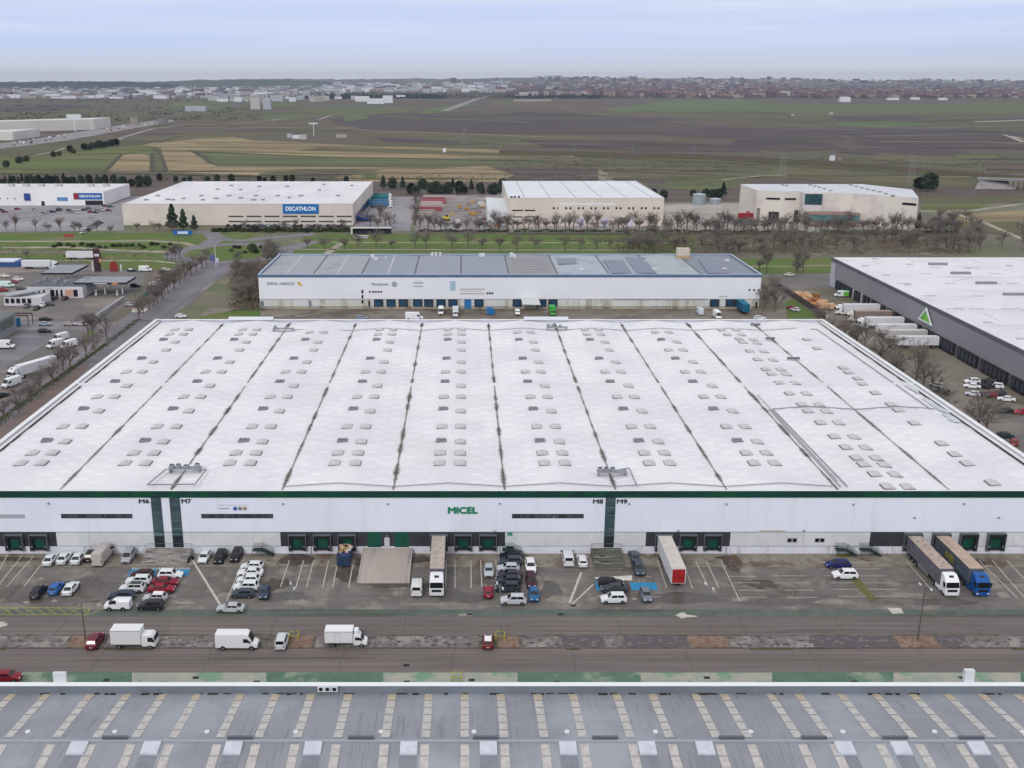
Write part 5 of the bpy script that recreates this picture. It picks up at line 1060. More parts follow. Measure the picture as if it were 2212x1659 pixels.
MB().add([(0,5.4,0),(0,-5.4,0),(0,.4,5.1),(-.3,5.4,0),(-.3,-5.4,0),(-.3,.4,5.1)],[(0,1,2),(5,4,3),(0,3,4,1),(1,4,5,2),(2,5,3,0)]).build('frame',mat('sign_white','dfe3e6'),tri)
MB().poly([(-.34,4.0,.55),(-.34,-4.0,.55),(-.34,.3,4.2)][::-1]).build('face',mat('sign_leaf','7cc14a','5ca846',scale=.5),tri); MB().poly([(-.36,1.0,2.75),(-.36,-.5,2.75),(-.36,.28,4.0)][::-1]).build('tip',mat('sign_teal','6f93a2'),tri)
# -- sports superstore warehouse and store
BEI=mat('beige_panel','d6cdc4','cec5bd',scale=.03,rough=.6,wave=('Z',1.2,.15,'beb5ad'),c3='c4bcb4',s3=.05,lo3=.5,hi3=.7); RFW=mat('white_roof2','d9d8dc','d0cfd4',scale=.03,rough=.6,c3='c6c5cb',s3=.02,st3=(1,.3,1))
DW=thing('beige_warehouse','large beige warehouse with a white roof and a blue sign on its front parapet','warehouse',(0,0,0))
dx0,dx1,dy0,dy1,dh=-209.,-68.2,634.3,779.,12.67
MB().box(dx0,dx1,dy0,dy1,-.1,dh).build('wall',BEI,DW); MB().box(dx0+.3,dx1-.3,dy0+.3,dy1-.3,dh+.002,dh+.1).build('roof',RFW,DW)
MB().box(dx0-.1,dx1+.1,dy0-.1,dy0+.25,dh+.1,dh+.35).box(dx1-.25,dx1+.1,dy0+.26,dy1,dh+.102,dh+.35).build('coping',mat('dw_coping','d5d2cf'),DW)
r=random.Random(12)
for u,v in ((316,433),(341,424),(363,432),(374,433),(397,430),(435,424),(438,433),(467,430),(495,424),(520,429),(553,424),(600,424),(520,411),(470,410),(568,433),(548,433),(625,428),(650,424),(690,412),(730,424),(560,404),(500,402),(620,404),(700,400),(760,402)):
    x,y,_=P(u,v,dh); s=r.uniform(.9,1.6); MB().box(x-s,x+s,y-1,y+1,dh+.1,dh+.9).build('rooftop_unit',mat('dw_unit','8d8a90'),DW)
x0=V(611,450,dy0)[0]; x1=V(688,450,dy0)[0]; za=V(0,461,dy0)[2]; zb_=V(0,441.5,dy0)[2]
sg=MB().box(x0,x1,dy0-.6,dy0-.11,za,zb_+.2).build('sign_board',mat('sign_blue','0f6ab0'),DW); text('DECATHLON',3.4,mat('sign_letter_white','eef0f2'),sg,((x0+x1)/2,dy0-.64,(za+zb_)/2+.1),(PI/2,0,0),'lettering',.03,.1,(x1-x0)*.84)
WS=mat('strip_window','3a383c','57555a',scale=.5,stretch=(3,1,1),rough=.3)
for k in range(7):
    u0=537+k*37.8 if k>1 else 499+k*37.8+ (38 if 0 else 0); u0=499+k*37.6+(0 if k<1 else 0)
for u0 in (493,532,571,610,649,688,727):
    for v in (467.5,478.5):
        MB().box(V(u0+.5,v,dy0)[0],V(u0+33,v,dy0)[0],dy0-.05,dy0-.001,V(0,v+1.6,dy0)[2],V(0,v-1.6,dy0)[2]).build('strip_window',WS,DW)
SDK=mat('dock_row','6a6670')
for k in range(12):
    y=650+k*8; MB().box(dx1+.001,dx1+.6,y-2,y+2,.5,4.5).build('dock_shelter',DB if k>4 else SDK,DW)
ST=thing('sports_store','white retail store with a red and blue sign over its entrance','shop',(0,0,0))
sx1=-255.; sy0=736.; sy1=796.; sh=9.4
MB().box(-420,sx1,sy0,sy1,-.1,sh).build('wall',mat('store_white','e4e4e8','dcdce0',scale=.05,rough=.6),ST); MB().box(-419.7,sx1-.3,sy0+.3,sy1-.3,sh+.002,sh+.08).build('roof',mat('store_roof','d2d1d4','c8c7ca',scale=.05),ST)
MB().box(-300,sx1+.5,sy0-.5,sy0-.01,0,sh+1.5).build('entrance_front',mat('store_white2','e6e6ea'),ST)
for u in (25,57,90,128,197,230): x,y,_=P(u,403,sh); MB().box(x-2,x+2,y-2,y+2,sh+.08,sh+2).build('rooftop_unit',mat('dw_unit2','b4b2b4'),ST)
def sp(u0,u1,v0,v1,c,nm='sign_board',y=sy0-.52):
    return MB().box(V(u0,v0,y)[0],V(u1,v0,y)[0],y-.15,y,V(0,v1,y)[2],V(0,v0,y)[2]).build(nm,mat('st_'+c,c),ST)
sp(158,169,417,431,'8c2a30'); b_=sp(169,220,417,431,'1c62a6'); y=sy0-.52; text('DECATHLON',2.2,mat('sign_letter_white','eef0f2'),b_,((V(169,424,y)[0]+V(220,424,y)[0])/2,y-.2,V(0,424,y)[2]),(PI/2,0,0),'lettering',.03,.06,14.5)
sp(51,64,418,433,'27408a'); sp(123,146,426,434,'5a86b4'); sp(184,222,433,443,'23242e','entrance'); sp(89,96,434.5,444,'38333a','door'); 
for u in (0,15,31): sp(u-1,u+1,427,430,'77757c','window')
# totem on the verge by the store road
t=thing('billboard','low blue and white roadside board in front of the beige warehouse','billboard',(P(395,510)[0],P(395,510)[1],0)); MB().box(-5.5,5.5,-.2,.2,.8,3.2).build('board',mat('board_blue','1c62a6'),t); MB().box(-2.8,3,-.25,-.21,1.3,2.7).build('panel',mat('board_white','c6d6e8'),t); MB().box(-5.3,-5.1,-.1,.1,0,.8).box(5.1,5.3,-.1,.1,0,.8).build('post',METAL,t)
t=thing('banner_board','small red board on legs on the green verge in front of the store car park','billboard',(P(149,516)[0],P(149,516)[1],0)); MB().box(-2.8,2.8,-.1,.1,1,2.6).build('board',mat('board_red','9a4038'),t); MB().box(-2.5,-2.3,-.1,.1,0,1).box(2.3,2.5,-.1,.1,0,1).build('post',METAL,t)
# -- beige factory in the middle
EF=thing('factory','beige factory with pairs of small dark windows and a white striped roof','factory',(0,0,0)); ex0,ex1,ey0,ey1,eh=26.6,120.9,630.5,741.7,16.5
EBM=mat('factory_beige','d8cfc5','d0c7bd',scale=.03,rough=.6,c3='cbbfb8',s3=.04)
MB().box(ex0,ex1,ey0,ey1,-.1,eh).build('wall',EBM,EF); MB().box(ex0+.4,ex1-.4,ey0+.4,ey1-.4,eh+.002,eh+.08).build('roof',mat('factory_roof','d3d7de','ccd0d8',scale=.03,rough=.5),EF)
MB().box(ex0-.1,ex1+.1,ey0-.1,ey0+.3,eh,eh+.4).box(ex1-.3,ex1+.1,ey0+.31,ey1,eh,eh+.4).box(ex0-.1,ex0+.3,ey0+.31,ey1,eh,eh+.4).build('coping',mat('fc','d2cbc6'),EF)
for k in range(6):
    x=ex0+10+k*15.5; MB().box(x-.25,x+.25,ey0+1,ey1-2,eh+.08,eh+.16).build('roof_seam',mat('seam_grey','9a9ea8'),EF)
def ew(u0,u1,v0,v1,m,nm='window'): MB().box(V(u0,v0,ey0)[0],V(u1,v0,ey0)[0],ey0-.06,ey0-.001,V(0,v1,ey0)[2],V(0,v0,ey0)[2]).build(nm,m,EF)
for px in (727,775,870,920,1015,1065,1160,1210,1305,1353,1450,1497,1594,1643,1740,1788,1885,1933):
    u=1059.9+px*.1875; ew(u-2.1,u+2.1,447.6,452,BLK if px!=775 else mat('win_pale','8d8580'))
for a,b,v in ((1106,1129.5,454.6),(1133,1156.5,454.6),(1133,1156,468.5),(1108,1128,468.5)): ew(a,b,v-1.4,v+1.4,BLK if v<460 else mat('win_mid','5c5656'),'strip_window')
ew(1210,1329,439,442.5,mat('fac_white','e3e3e6'),'lettering_band')
for u in (1255,1307,1361): ew(u-8,u+8,471,488,mat('fac_door','c9cbe0'),'loading_door')
ew(1103,1108,423,428.4,BLK,'roof_letter') if 0 else None
for u in (1105,1112,1121): x,_,z_=V(u,426,ey0); MB().box(x-.7,x+.7,ey0+.4,ey0+1.6,eh+.08,eh+1.3).build('rooftop_unit',BLK,EF)
MB().add([(ex0-12.5,ey0+6,8.8),(ex0-.05,ey0+2,8.3),(ex0-.05,ey0+62,10),(ex0-12.5,ey0+62,10.4),(ex0-12.5,ey0+6,-.1),(ex0-.05,ey0+2,-.1),(ex0-.05,ey0+62,-.1),(ex0-12.5,ey0+62,-.1)],[(0,1,2,3),(0,4,5,1),(3,7,4,0)]).build('annex',mat('annex_white','c9cdd2'),EF)
# -- angular office and warehouse on the right
FB=thing('angular_building','large angular beige building with green glazing on the right beyond the trees','building',(0,0,0)); fh=18.74
fp=[(183.5,655),(199,650),(212.6,651),(219,643),(237.1,637.5),(266.8,612.1),(283,660),(264.1,695.2),(183.5,695.2)]
MB().prism(fp,-.1,fh).build('wall',mat('fb_beige','d7d0c8','cfc8c0',scale=.04,rough=.6,c3='c6bdb9',s3=.05),FB)
MB().prism([(x*.998+.45,y*.999+.65) for x,y in fp],fh+.002,fh+.12).build('roof',mat('fb_roof','c9cbd2','c0c2ca',scale=.03),FB)
for k in range(9): x,y,_=P(1692+k*0+ (k*12 if k<0 else 0),401,fh); 
for u,v in ((1690,401),(1699,402.5),(1750,401),(1760,403.5),(1770,406),(1781,409),(1794,413),(1838,401),(1850,404),(1862,407),(1874,410),(1887,413),(1900,416),(1914,420),(1929,424)): x,y,_=P(u,v,fh); MB().box(x-1,x+1,y-.8,y+.8,fh+.12,fh+.8).build('rooftop_unit',mat('dw_unit','8d8a90'),FB)
GG=mat('green_glass','35575c','274650',scale=.3,rough=.1,spec=.7,wave=('X',.9,.4,'203640'))
gx0,gy0=212.0,641.5
MB().prism([(209.5,643.5),(220.3,641),(220.3,650),(209.5,650)],-.1,fh-.3).build('tower',mat('fb_white','c8c4c4'),FB); MB().add([(210,643.05,11.5),(220,640.7,11.5),(220,640.7,18.0),(210,643.05,18.0)],[(0,1,2,3)]).build('tower_glazing',GG,FB)
MB().prism([(209,628),(224,624),(238,625),(241,632),(238,640),(209,640)],-.1,7.6,top=0).build('office_block',mat('office_roof','8a6f68'),FB); MB().add([(209,627.9,3.2),(224,623.9,3.2),(238,624.9,3.2),(238,624.9,7.2),(224,623.9,7.2),(209,627.9,7.2)],[(0,1,4,5),(1,2,3,4)]).build('office_glazing',mat('office_glass','5f8a88','47706f',scale=.4,rough=.1,spec=.7),FB)
def fbq(nm,a,b,z0,z1,m): MB().add([(a[0],a[1],z0),(b[0],b[1],z0),(b[0],b[1],z1),(a[0],a[1],z1)],[(0,1,2,3)]).build(nm,m,FB)
fbq('strip_window',(189,652.9),(197,650.3),13.5,14.6,BLK); fbq('strip_window',(199.8,649.8),(206.8,650.1),13.5,14.6,BLK); fbq('gate',(191,652.0),(197,650.2),0,6,BLK); fbq('gate',(206.5,650.1),(209,650.1),0,7,BLK); fbq('door',(184,654.4),(186,653.7),0,8,mat('fb_grey','7a7472'))
d=Vector((266.8-237.1,612.1-637.5)).normalized(); q=Vector((266.8,612.1)); n_=Vector((d[1],-d[0]))*-1
a=q-d*9-Vector((-d[1],d[0]))*.15; b=q-d*.8-Vector((-d[1],d[0]))*.15; fbq('strip_window',(a[0]-.12,a[1]-.12),(b[0]-.12,b[1]-.12),14.3,15.6,BLK)
# tanks
for u,v,r_,h_,l in ((1512,442,4.6,7,'grey cylindrical water tank behind the pale yard'),(1547,441,4.2,3.4,'lower of the two grey tanks, right of the tall one')):
    x,y,_=P(u,v); t=thing('storage_tank',l,'tank',(x,y+4,0)); MB().tube((0,0,0),(0,0,h_),r_,n=24).build('shell',mat('tank_grey','97a1a8','8a949c',scale=.3,rough=.4),t); MB().tube((0,0,h_),(0,0,h_+.6),r_,r_*.2,n=24).build('lid',mat('tank_lid','a7b0b6'),t)
# underpass portal
x0,y,_=P(758,506); x1=P(845,506)[0]; t=thing('underpass_shelter','white-framed flat-roofed shelter with a dark opening on the green verge','shelter',((x0+x1)/2,y,0)); w=(x1-x0)/2
MB().box(-w,w,-.1,3,3.3,3.8).build('roof_slab',mat('shelter_white','c6c2be'),t); MB().box(-w,-w+1,-.1,3,0,3.3).build('end_wall',mat('shelter_white','c6c2be'),t); MB().box(-w+1,w,2.4,2.9,0,3.3).build('back_wall',mat('shelter_dark','2a2d3c'),t)
x,y,_=P(780,515); t=thing('utility_cabinet','pale grey cabinet on the grass in front of the underpass shelter','cabinet',(x,y,0)); MB().box(-4,4,-1,1,.02,1.5).build('body',mat('cab_grey','a9a8a6'),t); MB().box(-4.2,4.2,-1.2,1.2,1.5,1.65).build('lid',mat('cab_lid','b9b8b6'),t)
# rail viaduct
t=thing('viaduct','concrete railway viaduct with closely spaced piers at the right edge','bridge',(0,0,0)); CNC=mat('viaduct_concrete','8c8a8c','7c7a7c',scale=.2,rough=.8)
pa=P(2094,383,7); pb=P(2212,394,7); pa=(pa[0],862); pb=(pa[0]+75,835)
dd=Vector((pb[0]-pa[0],pb[1]-pa[1])); L_=dd.length; dd.normalize(); nn=Vector((-dd[1],dd[0]))
mb=MB(); c4=[(pa[0]-nn[0]*5,pa[1]-nn[1]*5),(pb[0]-nn[0]*5,pb[1]-nn[1]*5),(pb[0]+nn[0]*5,pb[1]+nn[1]*5),(pa[0]+nn[0]*5,pa[1]+nn[1]*5)]; mb.prism(c4,6.4,8.0); mb.build('deck',CNC,t)
for k in range(14):
    c_=Vector(pa)+dd*(24+k*4.0)-nn*4.8; MB().box(c_[0]-.5,c_[0]+.5,c_[1]-.5,c_[1]+.5,-.1,6.39).build('pier',CNC,t)
MB().prism([(pa[0]-6,pa[1]-12),(pa[0]+24,pa[1]-14),(pa[0]+24,pa[1]-4),(pa[0]-2,pa[1]-4)],-.1,.1).add([(pa[0]-8,pa[1]-14,0),(pa[0]+24,pa[1]-16,0),(pa[0]+22,pa[1]-5,6.3),(pa[0],pa[1]-5,6.3)],[(0,1,2,3)]).build('abutment',CNC,t)
# far-left warehouse by the motorway
for x0u,x1u,vb,vt,vr,lab in ((-60,190,288,264,256,'long pale warehouse beside the motorway at the left edge'),(-40,29,303,286,280,'low beige shed in front of the pale motorway warehouse')):
    a=P(x0u,vb); b=P(x1u,vb-6 if x1u>100 else vb); h=V(0,vt,a[1])[2]; t=thing('distant_warehouse',lab,'warehouse',(0,0,0)); d=60 if x1u>100 else 40
    MB().prism([(a[0],a[1]),(b[0],b[1]+30 if x1u>100 else b[1]),(b[0],b[1]+d+60),(a[0],a[1]+d)],-.1,max(h,12)).build('wall',mat('dist_beige','d0ccc8','c8c3be',scale=.02),t); MB().prism([(a[0]+1,a[1]+1),(b[0]-1,b[1]+31 if x1u>100 else b[1]+1),(b[0]-1,b[1]+d+59),(a[0]+1,a[1]+d-1)],max(h,12)+.01,max(h,12)+.3).build('roof',mat('dist_roof','c9c7c6'),t)
# ================================================================ service station and small buildings on the left
def block(name,label,cat,x0,x1,y0,y1,h,wm,rm,eave=0.,par=.25):
    t=thing(name,label,cat,((x0+x1)/2,y0,0)); cx=(x0+x1)/2; MB().box(x0-cx,x1-cx,0,y1-y0,-.1,h).build('wall',wm,t)
    MB().box(x0-cx-eave,x1-cx+eave,-eave,y1-y0+eave,h+.002,h+par).build('roof',rm,t); return t,cx,y0
WW=mat('render_white','cdccd3','c2c1c8',scale=.3,rough=.6); DRF=mat('roof_dark','4a4c54','5c5e66',scale=.4,rough=.6)
gsx0,gsx1=P(60,643)[0],P(180,643)[0]; gsy=P(100,643)[1]
gs,cx,_y=block('service_shop','white service station shop with dark vertical windows and a cluttered dark roof','shop',gsx0,gsx1,gsy,gsy+17,4.6,WW,DRF)
for a,b in ((67,75),(83,87),(93.5,98),(109,118),(121,125.5),(131,135.5),(159,168)):
    MB().box(V(a,635,gsy)[0]-cx,V(b,635,gsy)[0]-cx,-.06,-.001,.4,3.3).build('window',BLK,gs)
MB().box(V(141,635,gsy)[0]-cx,V(158,635,gsy)[0]-cx,-.05,-.001,.3,3.4).build('poster',mat('poster_peach','c9a58e','b88e78',scale=2),gs)
r=random.Random(2)
for k in range(9): x=r.uniform(-10,9); y=r.uniform(2,14); MB().box(x-.8,x+.8,y-.7,y+.7,4.86,5.3+r.random()).build('rooftop_unit',mat('gs_unit','7d828a'),gs)
CNP=mat('canopy_grey','868a92','7c8088',scale=.2,rough=.5); FAS=mat('fascia_dark','22222c')
def canopy(label,c,n=2,z_=5.5):
    xs_=[p[0] for p in c]; x0,x1=min(xs_[0],xs_[3]),max(xs_[1],xs_[2]); y0=(c[0][1]+c[1][1])/2; y1=(c[2][1]+c[3][1])/2
    t=thing('fuel_canopy',label,'canopy',((x0+x1)/2,y0,0)); cx=(x0+x1)/2
    MB().box(x0-cx,x1-cx,0,y1-y0,z_-.8,z_-.02).build('fascia',FAS,t); MB().box(x0-cx+.15,x1-cx-.15,.15,y1-y0-.15,z_-.018,z_).build('roof',CNP,t)
    for k in range(n):
        for yy in (.25,.75): MB().tube((x0-cx+(x1-x0)*(k+.6)/n,(y1-y0)*yy,0),(x0-cx+(x1-x0)*(k+.6)/n,(y1-y0)*yy,z_-.81),.25,n=8).build('column',WHITE,t)
    return t
t=canopy('grey flat fuel canopy behind the service station shop',G([(94,589),(154,590),(189,572),(127.5,571.5)],5.5)); t=canopy('grey flat fuel canopy with an orange badge right of the shop',G([(167.5,609.6),(271,611),(283,598.5),(185,596)],5.5),3)
MB().box(5,7.5,-.03,-.001,4.7,5.5).build('badge',mat('badge_orange','c97a3e'),t); MB().box(-2.5,3,-.03,-.001,4.85,5.3).build('lettering_band',mat('badge_white','b9bcc6'),t)
for u in (206,252): 
    x,y,_=P(u,640); q_=thing('fuel_pump','%s fuel pump under the canopy with the orange badge'%('left' if u<220 else 'right'),'fuel pump',(x,y+1,0),0,'fuel pumps'); MB().box(-.5,.5,-.4,.4,0,.25).build('plinth',METAL,q_); MB().box(-.35,.35,-.25,.25,.25,2.2).build('body',mat('pump_white','c8c6c4'),q_); MB().box(-.25,.25,-.28,-.251,1.4,1.9).build('display',BLK,q_)
x,y,_=P(26,660); kx=x
ks=thing('kiosk','low white kiosk with a sloping grey roof and gridded windows at the left','kiosk',(x,y,0)); MB().box(-3,12,0,9,-.1,3.4).build('wall',WW,ks); MB().add([(-5,-1,4.6),(3,-1,4.8),(13,10,5.2),(5,10,5.0),(-5,-1,4.3),(3,-1,4.5),(13,10,4.9),(5,10,4.7)],[(0,1,2,3),(0,4,5,1),(1,5,6,2),(2,6,7,3),(3,7,4,0),(7,6,5,4)]).build('roof',mat('kiosk_roof','a2a4a8'),ks)
for k in range(5): MB().box(-2.5+k*2.2,-1+k*2.2,-.05,-.001,.9,2.8).build('window',GLASS,ks)
tt=thing('price_totem','tall dark red and black totem sign beside the service station','sign',(P(212,586)[0],P(212,586)[1],0)); MB().box(-1.5,1.5,-.3,.3,0,10.2).build('panel',mat('totem_dark','33252c','43222a',scale=.4),tt); MB().box(-1.0,1.3,-.34,-.301,7,8.2).build('emblem',mat('totem_white','c8c4c8'),tt); MB().box(1.0,1.9,-.34,-.301,4.2,6.0).build('badge',mat('badge_orange2','d08a6a'),tt); MB().box(-2.6,-1.9,-.2,.2,0,4.6).build('side_panel',mat('totem_white','c8c4c8'),tt)
rd=thing('red_arch_sign','rounded dark red board with a white post on the verge','sign',(P(247,586)[0],P(247,586)[1],0)); pts=[(1.9*math.cos(k*PI/8),2.2+2.6*math.sin(k*PI/8)) for k in range(9)]+[(-1.9,0),(1.9,0)]
MB().add([(a,-.2,b) for a,b in pts]+[(a,.2,b) for a,b in pts],[tuple(range(11))[::-1],tuple(range(11,22))]+[(i,(i+1)%11,11+(i+1)%11,11+i) for i in range(11)]).build('board',mat('arch_red','7e1c2c','8f3a2e',scale=.3),rd); MB().box(3.0,3.5,-.15,.15,0,3.2).build('post',WHITE,rd)
fr=thing('blue_flag_sign','blue and white sign boards on a mast at the roundabout island','sign',(P(465,578)[0],P(465,578)[1],0)); MB().box(-2.4,.2,-.1,.1,3.0,6.2).build('board',mat('flag_blue','5a6490'),fr); MB().tube((.4,0,0),(.4,0,10.5),.14,n=6).build('mast',WHITE,fr); MB().box(.6,1.8,-.08,.08,2.4,4.6).build('panel',mat('flag_pale','b9bfd4'),fr)
l1_=block('dark_depot','dark flat-roofed depot cut off by the left edge of the frame','depot',P(-60,735)[0],P(-2,735)[0],P(0,735)[1],P(0,735)[1]+15,6.0,mat('depot_wall','8f8f98','85858e',scale=.2),mat('depot_roof','6b7270','5c6462',scale=.2))
MB().box(P(-2,735)[0]-l1_[1]-.02,P(-2,735)[0]-l1_[1]+.06,2,13,2.5,5.6).build('green_panel',mat('depot_green','5f6a62'),l1_[0])
pg=thing('pergola','dark red-brown open frame over the blue container at the left','pergola',(P(34,706)[0],P(34,706)[1],0)); MB().box(-4.5,4.8,0,.35,3.9,4.3).box(-4.5,4.8,4,4.35,3.9,4.3).build('beam',mat('perg','3a2630'),pg)
for a in (-4.4,4.6):
    for b in (.1,4.1): MB().box(a-.12,a+.12,b,b+.2,0,3.89).build('post',mat('perg','3a2630'),pg)
bc=thing('blue_container','teal-blue container standing by the pergola at the left','container',(P(25,706)[0],P(25,706)[1],0)); MB().box(-2.4,2.4,0,2.4,.1,3.0).build('shell',mat('cont_blue','15608c','1a6c98',scale=.5,wave=('X',1.5,.3,'104e74')),bc); MB().box(-2.3,-.05,-.03,-.001,.2,2.9).box(.05,2.3,-.03,-.001,.2,2.9).build('doors',mat('cont_blue2','1a6a96'),bc)
bb=thing('blue_shed','long low shed with a blue eave at the far left edge','shed',(P(10,576)[0],P(10,576)[1],0)); MB().box(-12,7,0,8,0,2.2).build('wall',mat('shed_blue','33508c'),bb); MB().prism([(-12.5,-.5),(5,-.5),(5,8.5),(-12.5,8.5)],2.21,2.7).build('roof',mat('shed_white','c8cedc'),bb)
wlw=P(193,670)[0]
w_=thing('boundary_wall','pale low wall separating the forecourt from the avenue','wall',(0,0,0)); a=P(270,648); b=P(212,688); mb=MB(); mb.add([(a[0],a[1],-.1),(b[0],b[1],-.1),(b[0],b[1],1.5),(a[0],a[1],1.5),(a[0]-1.2,a[1]-.3,-.1),(b[0]-1.2,b[1]-.3,-.1),(b[0]-1.2,b[1]-.3,1.5),(a[0]-1.2,a[1]-.3,1.5)],[(0,1,2,3),(5,4,7,6),(3,2,6,7),(0,3,7,4),(1,5,6,2)]); mb.build('masonry',mat('wall_grey','9c9ba0','8f8e93',scale=.5),w_)
# fence and stockpile in the yard east of the white building
fx_=134.5; w_=thing('dark_fence','dark slatted fence running beside the orange-brown stockpile','fence',(fx_,376,0)); MB().box(-.15,.15,0,64,0,2.4).build('panel',mat('fence_dark','4a4147','5a4a48',scale=.5),w_); MB().box(.3,3.2,0,55,0,.12).build('kerb',mat('fence_kerb','857f82'),w_)
sk2=thing('timber_stockpile','orange-brown stacked timber and pallets behind the dark fence','stockpile',(138.5,392,0)); r=random.Random(6); PC=['b98358','a06a40','c9a27c','8d5a38','caa98a']
for k in range(5):
    mb=MB()
    for j in range(9):
        x=r.uniform(-2.6,4.2); y=r.uniform(0,25); h=r.uniform(.6,2.4); mb.box(x-r.uniform(.5,1.4),x+r.uniform(.5,1.4),y-1.2,y+1.2,0 if r.random()<.6 else .3,h,rz=r.uniform(-.5,.5))
    tag(mb.build('stack',mat('pile_%d'%k,PC[k],rough=.9),sk2),kind='stuff')
# white canopy tent, container etc. behind the blue-parapet building dock
x0=V(1127,650,by)[0]; x1=V(1166,650,by)[0]; cn=thing('loading_tent','pale loading canopy sloping out over the dock of the long white building','canopy',((x0+x1)/2,by-5,0)); w=(x1-x0)/2
MB().add([(-w,0,2.9),(w,-.0,2.7),(w-.6,4.9,4.4),(-w-.3,4.9,4.4),(-w,0,2.7),(w,0,2.5),(w-.6,4.9,4.2),(-w-.3,4.9,4.2)],[(0,1,2,3),(0,4,5,1),(1,5,6,2),(3,7,4,0),(7,6,5,4)]).build('roof',mat('tent_pale','c2c4c6'),cn)
for s in (-w+.2,w-.2): MB().tube((s,.2,0),(s,.2,2.6),.1,n=6).build('post',METAL,cn)
# ================================================================ vehicles in the middle distance
def grp(rows,group,small=True,cat=None):
    for k,u,v,d,c,l in rows: put(k,at2(u,v),d,c,l,group,small=small)
def at2(u,v,z=-.05): x,y,_=P(u,v,z); return (x,y,z)
GL='vehicles around the service station'
for k,u,v,d,c,l in (
 ('sedan',99,692,RT,'17181c','black saloon on the street, farthest of three cars in a column'),('sedan',97.5,703,RT,'8d99ae','silver-blue car between two black cars on the street'),('wagon',97,718,RT,'141418','black car nearest the wet lot, last of a column of three'),
 ('sedan',151,703,RT,'9a9692','grey saloon on the street near the bare double tree'),('hatch',176,703,RT,'c2b6c4','pale pinkish car right beside the bare double tree'),
 ('hatch',58,664,DN,'5c5a60','grey car next to the white kiosk'),('hatch',79,669,DN,'332c30','dark car left of the small white car on the forecourt'),('hatch',93,662,DN,'d4d4d8','small white car on the forecourt between two dark ones'),('hatch',107,660,RT,'3a3a42','dark car right of the small white car on the forecourt'),
 ('hatch',116,647,UP,'2c2c36','dark blue car parked at the shop wall'),('hatch',141,647,UP,'43202c','dark red car parked at the shop wall'),
 ('suv',40,606,RT,'d8d4d8','white car at the top of the left forecourt'),('hatch',29,611,RT,'8c3444','red car left of the white one at the top of the left forecourt'),('suv',6,629,RT,'8a1c2c','red car half hidden at the left edge of the frame'),('wagon',47,626,RT,'4a464c','dark grey car behind the shop corner'),
 ('suv',293,620,RT,'1f222a','black car standing right of the fuel canopy'),('sedan',285,586,RT,'2b2732','dark car behind the fuel canopy left of the white van'),('mini',349,589,DN,'1f2330','dark small car on the forecourt edge near the roundabout'),('hatch',359,585,RT,'d2d6d0','white car near the roundabout kerb'),
 ('suv',334,617,RT,'dcdce0','white car parked with two others right of the forecourt'),('hatch',346,611,RT,'b9c4c4','pale green-grey car in the row right of the forecourt'),('wagon',357,609,RT,'2c3432','dark car with a pale roof in the row right of the forecourt'),
 ('wagon',283,661,RT,'9ca0a8','silver estate crossing toward the zebra crossing'),('hatch',391,686,RT,'dcdee6','white car glimpsed over the roof edge near the lawn'),
 ('hatch',117,776,R(75),'6a2440','dark red car parked in the wet lot behind the white lorry'),('hatch',129,770,R(75),'45121e','darker maroon car next to the dark red one in the wet lot'),
 ('sedan',4,858,R(60),'22262c','black car cut off by the left edge beside the van'),('hatch',108,786,R(75),'ccd0d6','white car hidden behind the long white lorry'),
 ('hatch',11,599,RT,'dad8cc','cream car on the upper left forecourt')):
    put(k,at2(u,v),d,c,l,GL)
for k,u,v,d,c,l in (('van',119,750,R(-118),'dadbe0','white van with its nose to the camera, left of the pair in the wet lot'),('van',131,736,R(-118),'d6d7dd','white van parked behind the left one in the wet lot'),('van',149,751,R(-118),'dfe0e4','white van with its nose to the camera, right of the pair in the wet lot'),
 ('van',25,834,R(-115),'d9dbe0','white van in front of the long white lorry'),('lvan',11,752,RT,'dadcdc','long white van entering from the left edge'),('van',315,586,RT,'e0e2e0','white van behind the fuel canopy'),('van',17,620,RT,'c9dcd8','white van on the upper left forecourt')):
    put(k,at2(u,v),d,c,l,GL)
WTA=mat('trailer_white2','d3d4da','cacbd2',scale=.5,rough=.5)
def lorry_at(u,v,d,cab,side,roof,l,g): 
    x,y,_=P(u,v); return artic('articulated_lorry',cab,side,roof,l,(x,y,-.08),d,g)
RG2='lorries and trailers at the grey warehouse'
lorry_at(72,808,R(-118),'d9dbe0',WTA,mat('tr_r0','d9dae0'),'long white lorry with a dark-windowed cab in the wet lot on the left',GL)
lorry_at(87,580,RT,'d9dbde',WTA,mat('tr_r0','d9dae0'),'white lorry parked beyond the service station shop',GL)
lorry_at(181,560,RT,'2a2438',WTA,mat('tr_r1','c9c6cc'),'white box lorry with a small dark mark and a dark cab on the verge road',GL)
x0=158.4
def rside(yw,kind,cab,side,roof,l):
    if kind=='a': return artic('articulated_lorry',cab,side,roof,l,(x0-.9-8.2,yw,-.06),LF,RG2)
    return lone_trailer(l,(x0-.9-6.8,yw,-.06),LF,side,roof,None,RG2)
rside(384.5,'a','d9dcde',WTA,mat('tr_r2','c8cad0'),'white lorry farthest back at the docks of the grey warehouse')
rside(372.8,'a','d4cfc8',TT,mat('tr_r3','a08f86'),'brown-sided lorry between two white ones at the grey warehouse')
rside(362.0,'a','dfe1e4',WTA,mat('tr_r4','d0d1d6'),'white lorry with a clearly visible cab, third at the grey warehouse')
rside(351.0,'t','',WTA,mat('tr_r4','d0d1d6'),'white trailer without a tractor nearest to the third lorry')
rside(342.5,'t','',mat('tr_s5','b4b2b0'),mat('tr_r5','c4c2c0'),'grey-white trailer, middle of the three without tractors')
rside(333.5,'t','',WTA,mat('tr_r4','d0d1d6'),'white trailer nearest the camera at the grey warehouse')
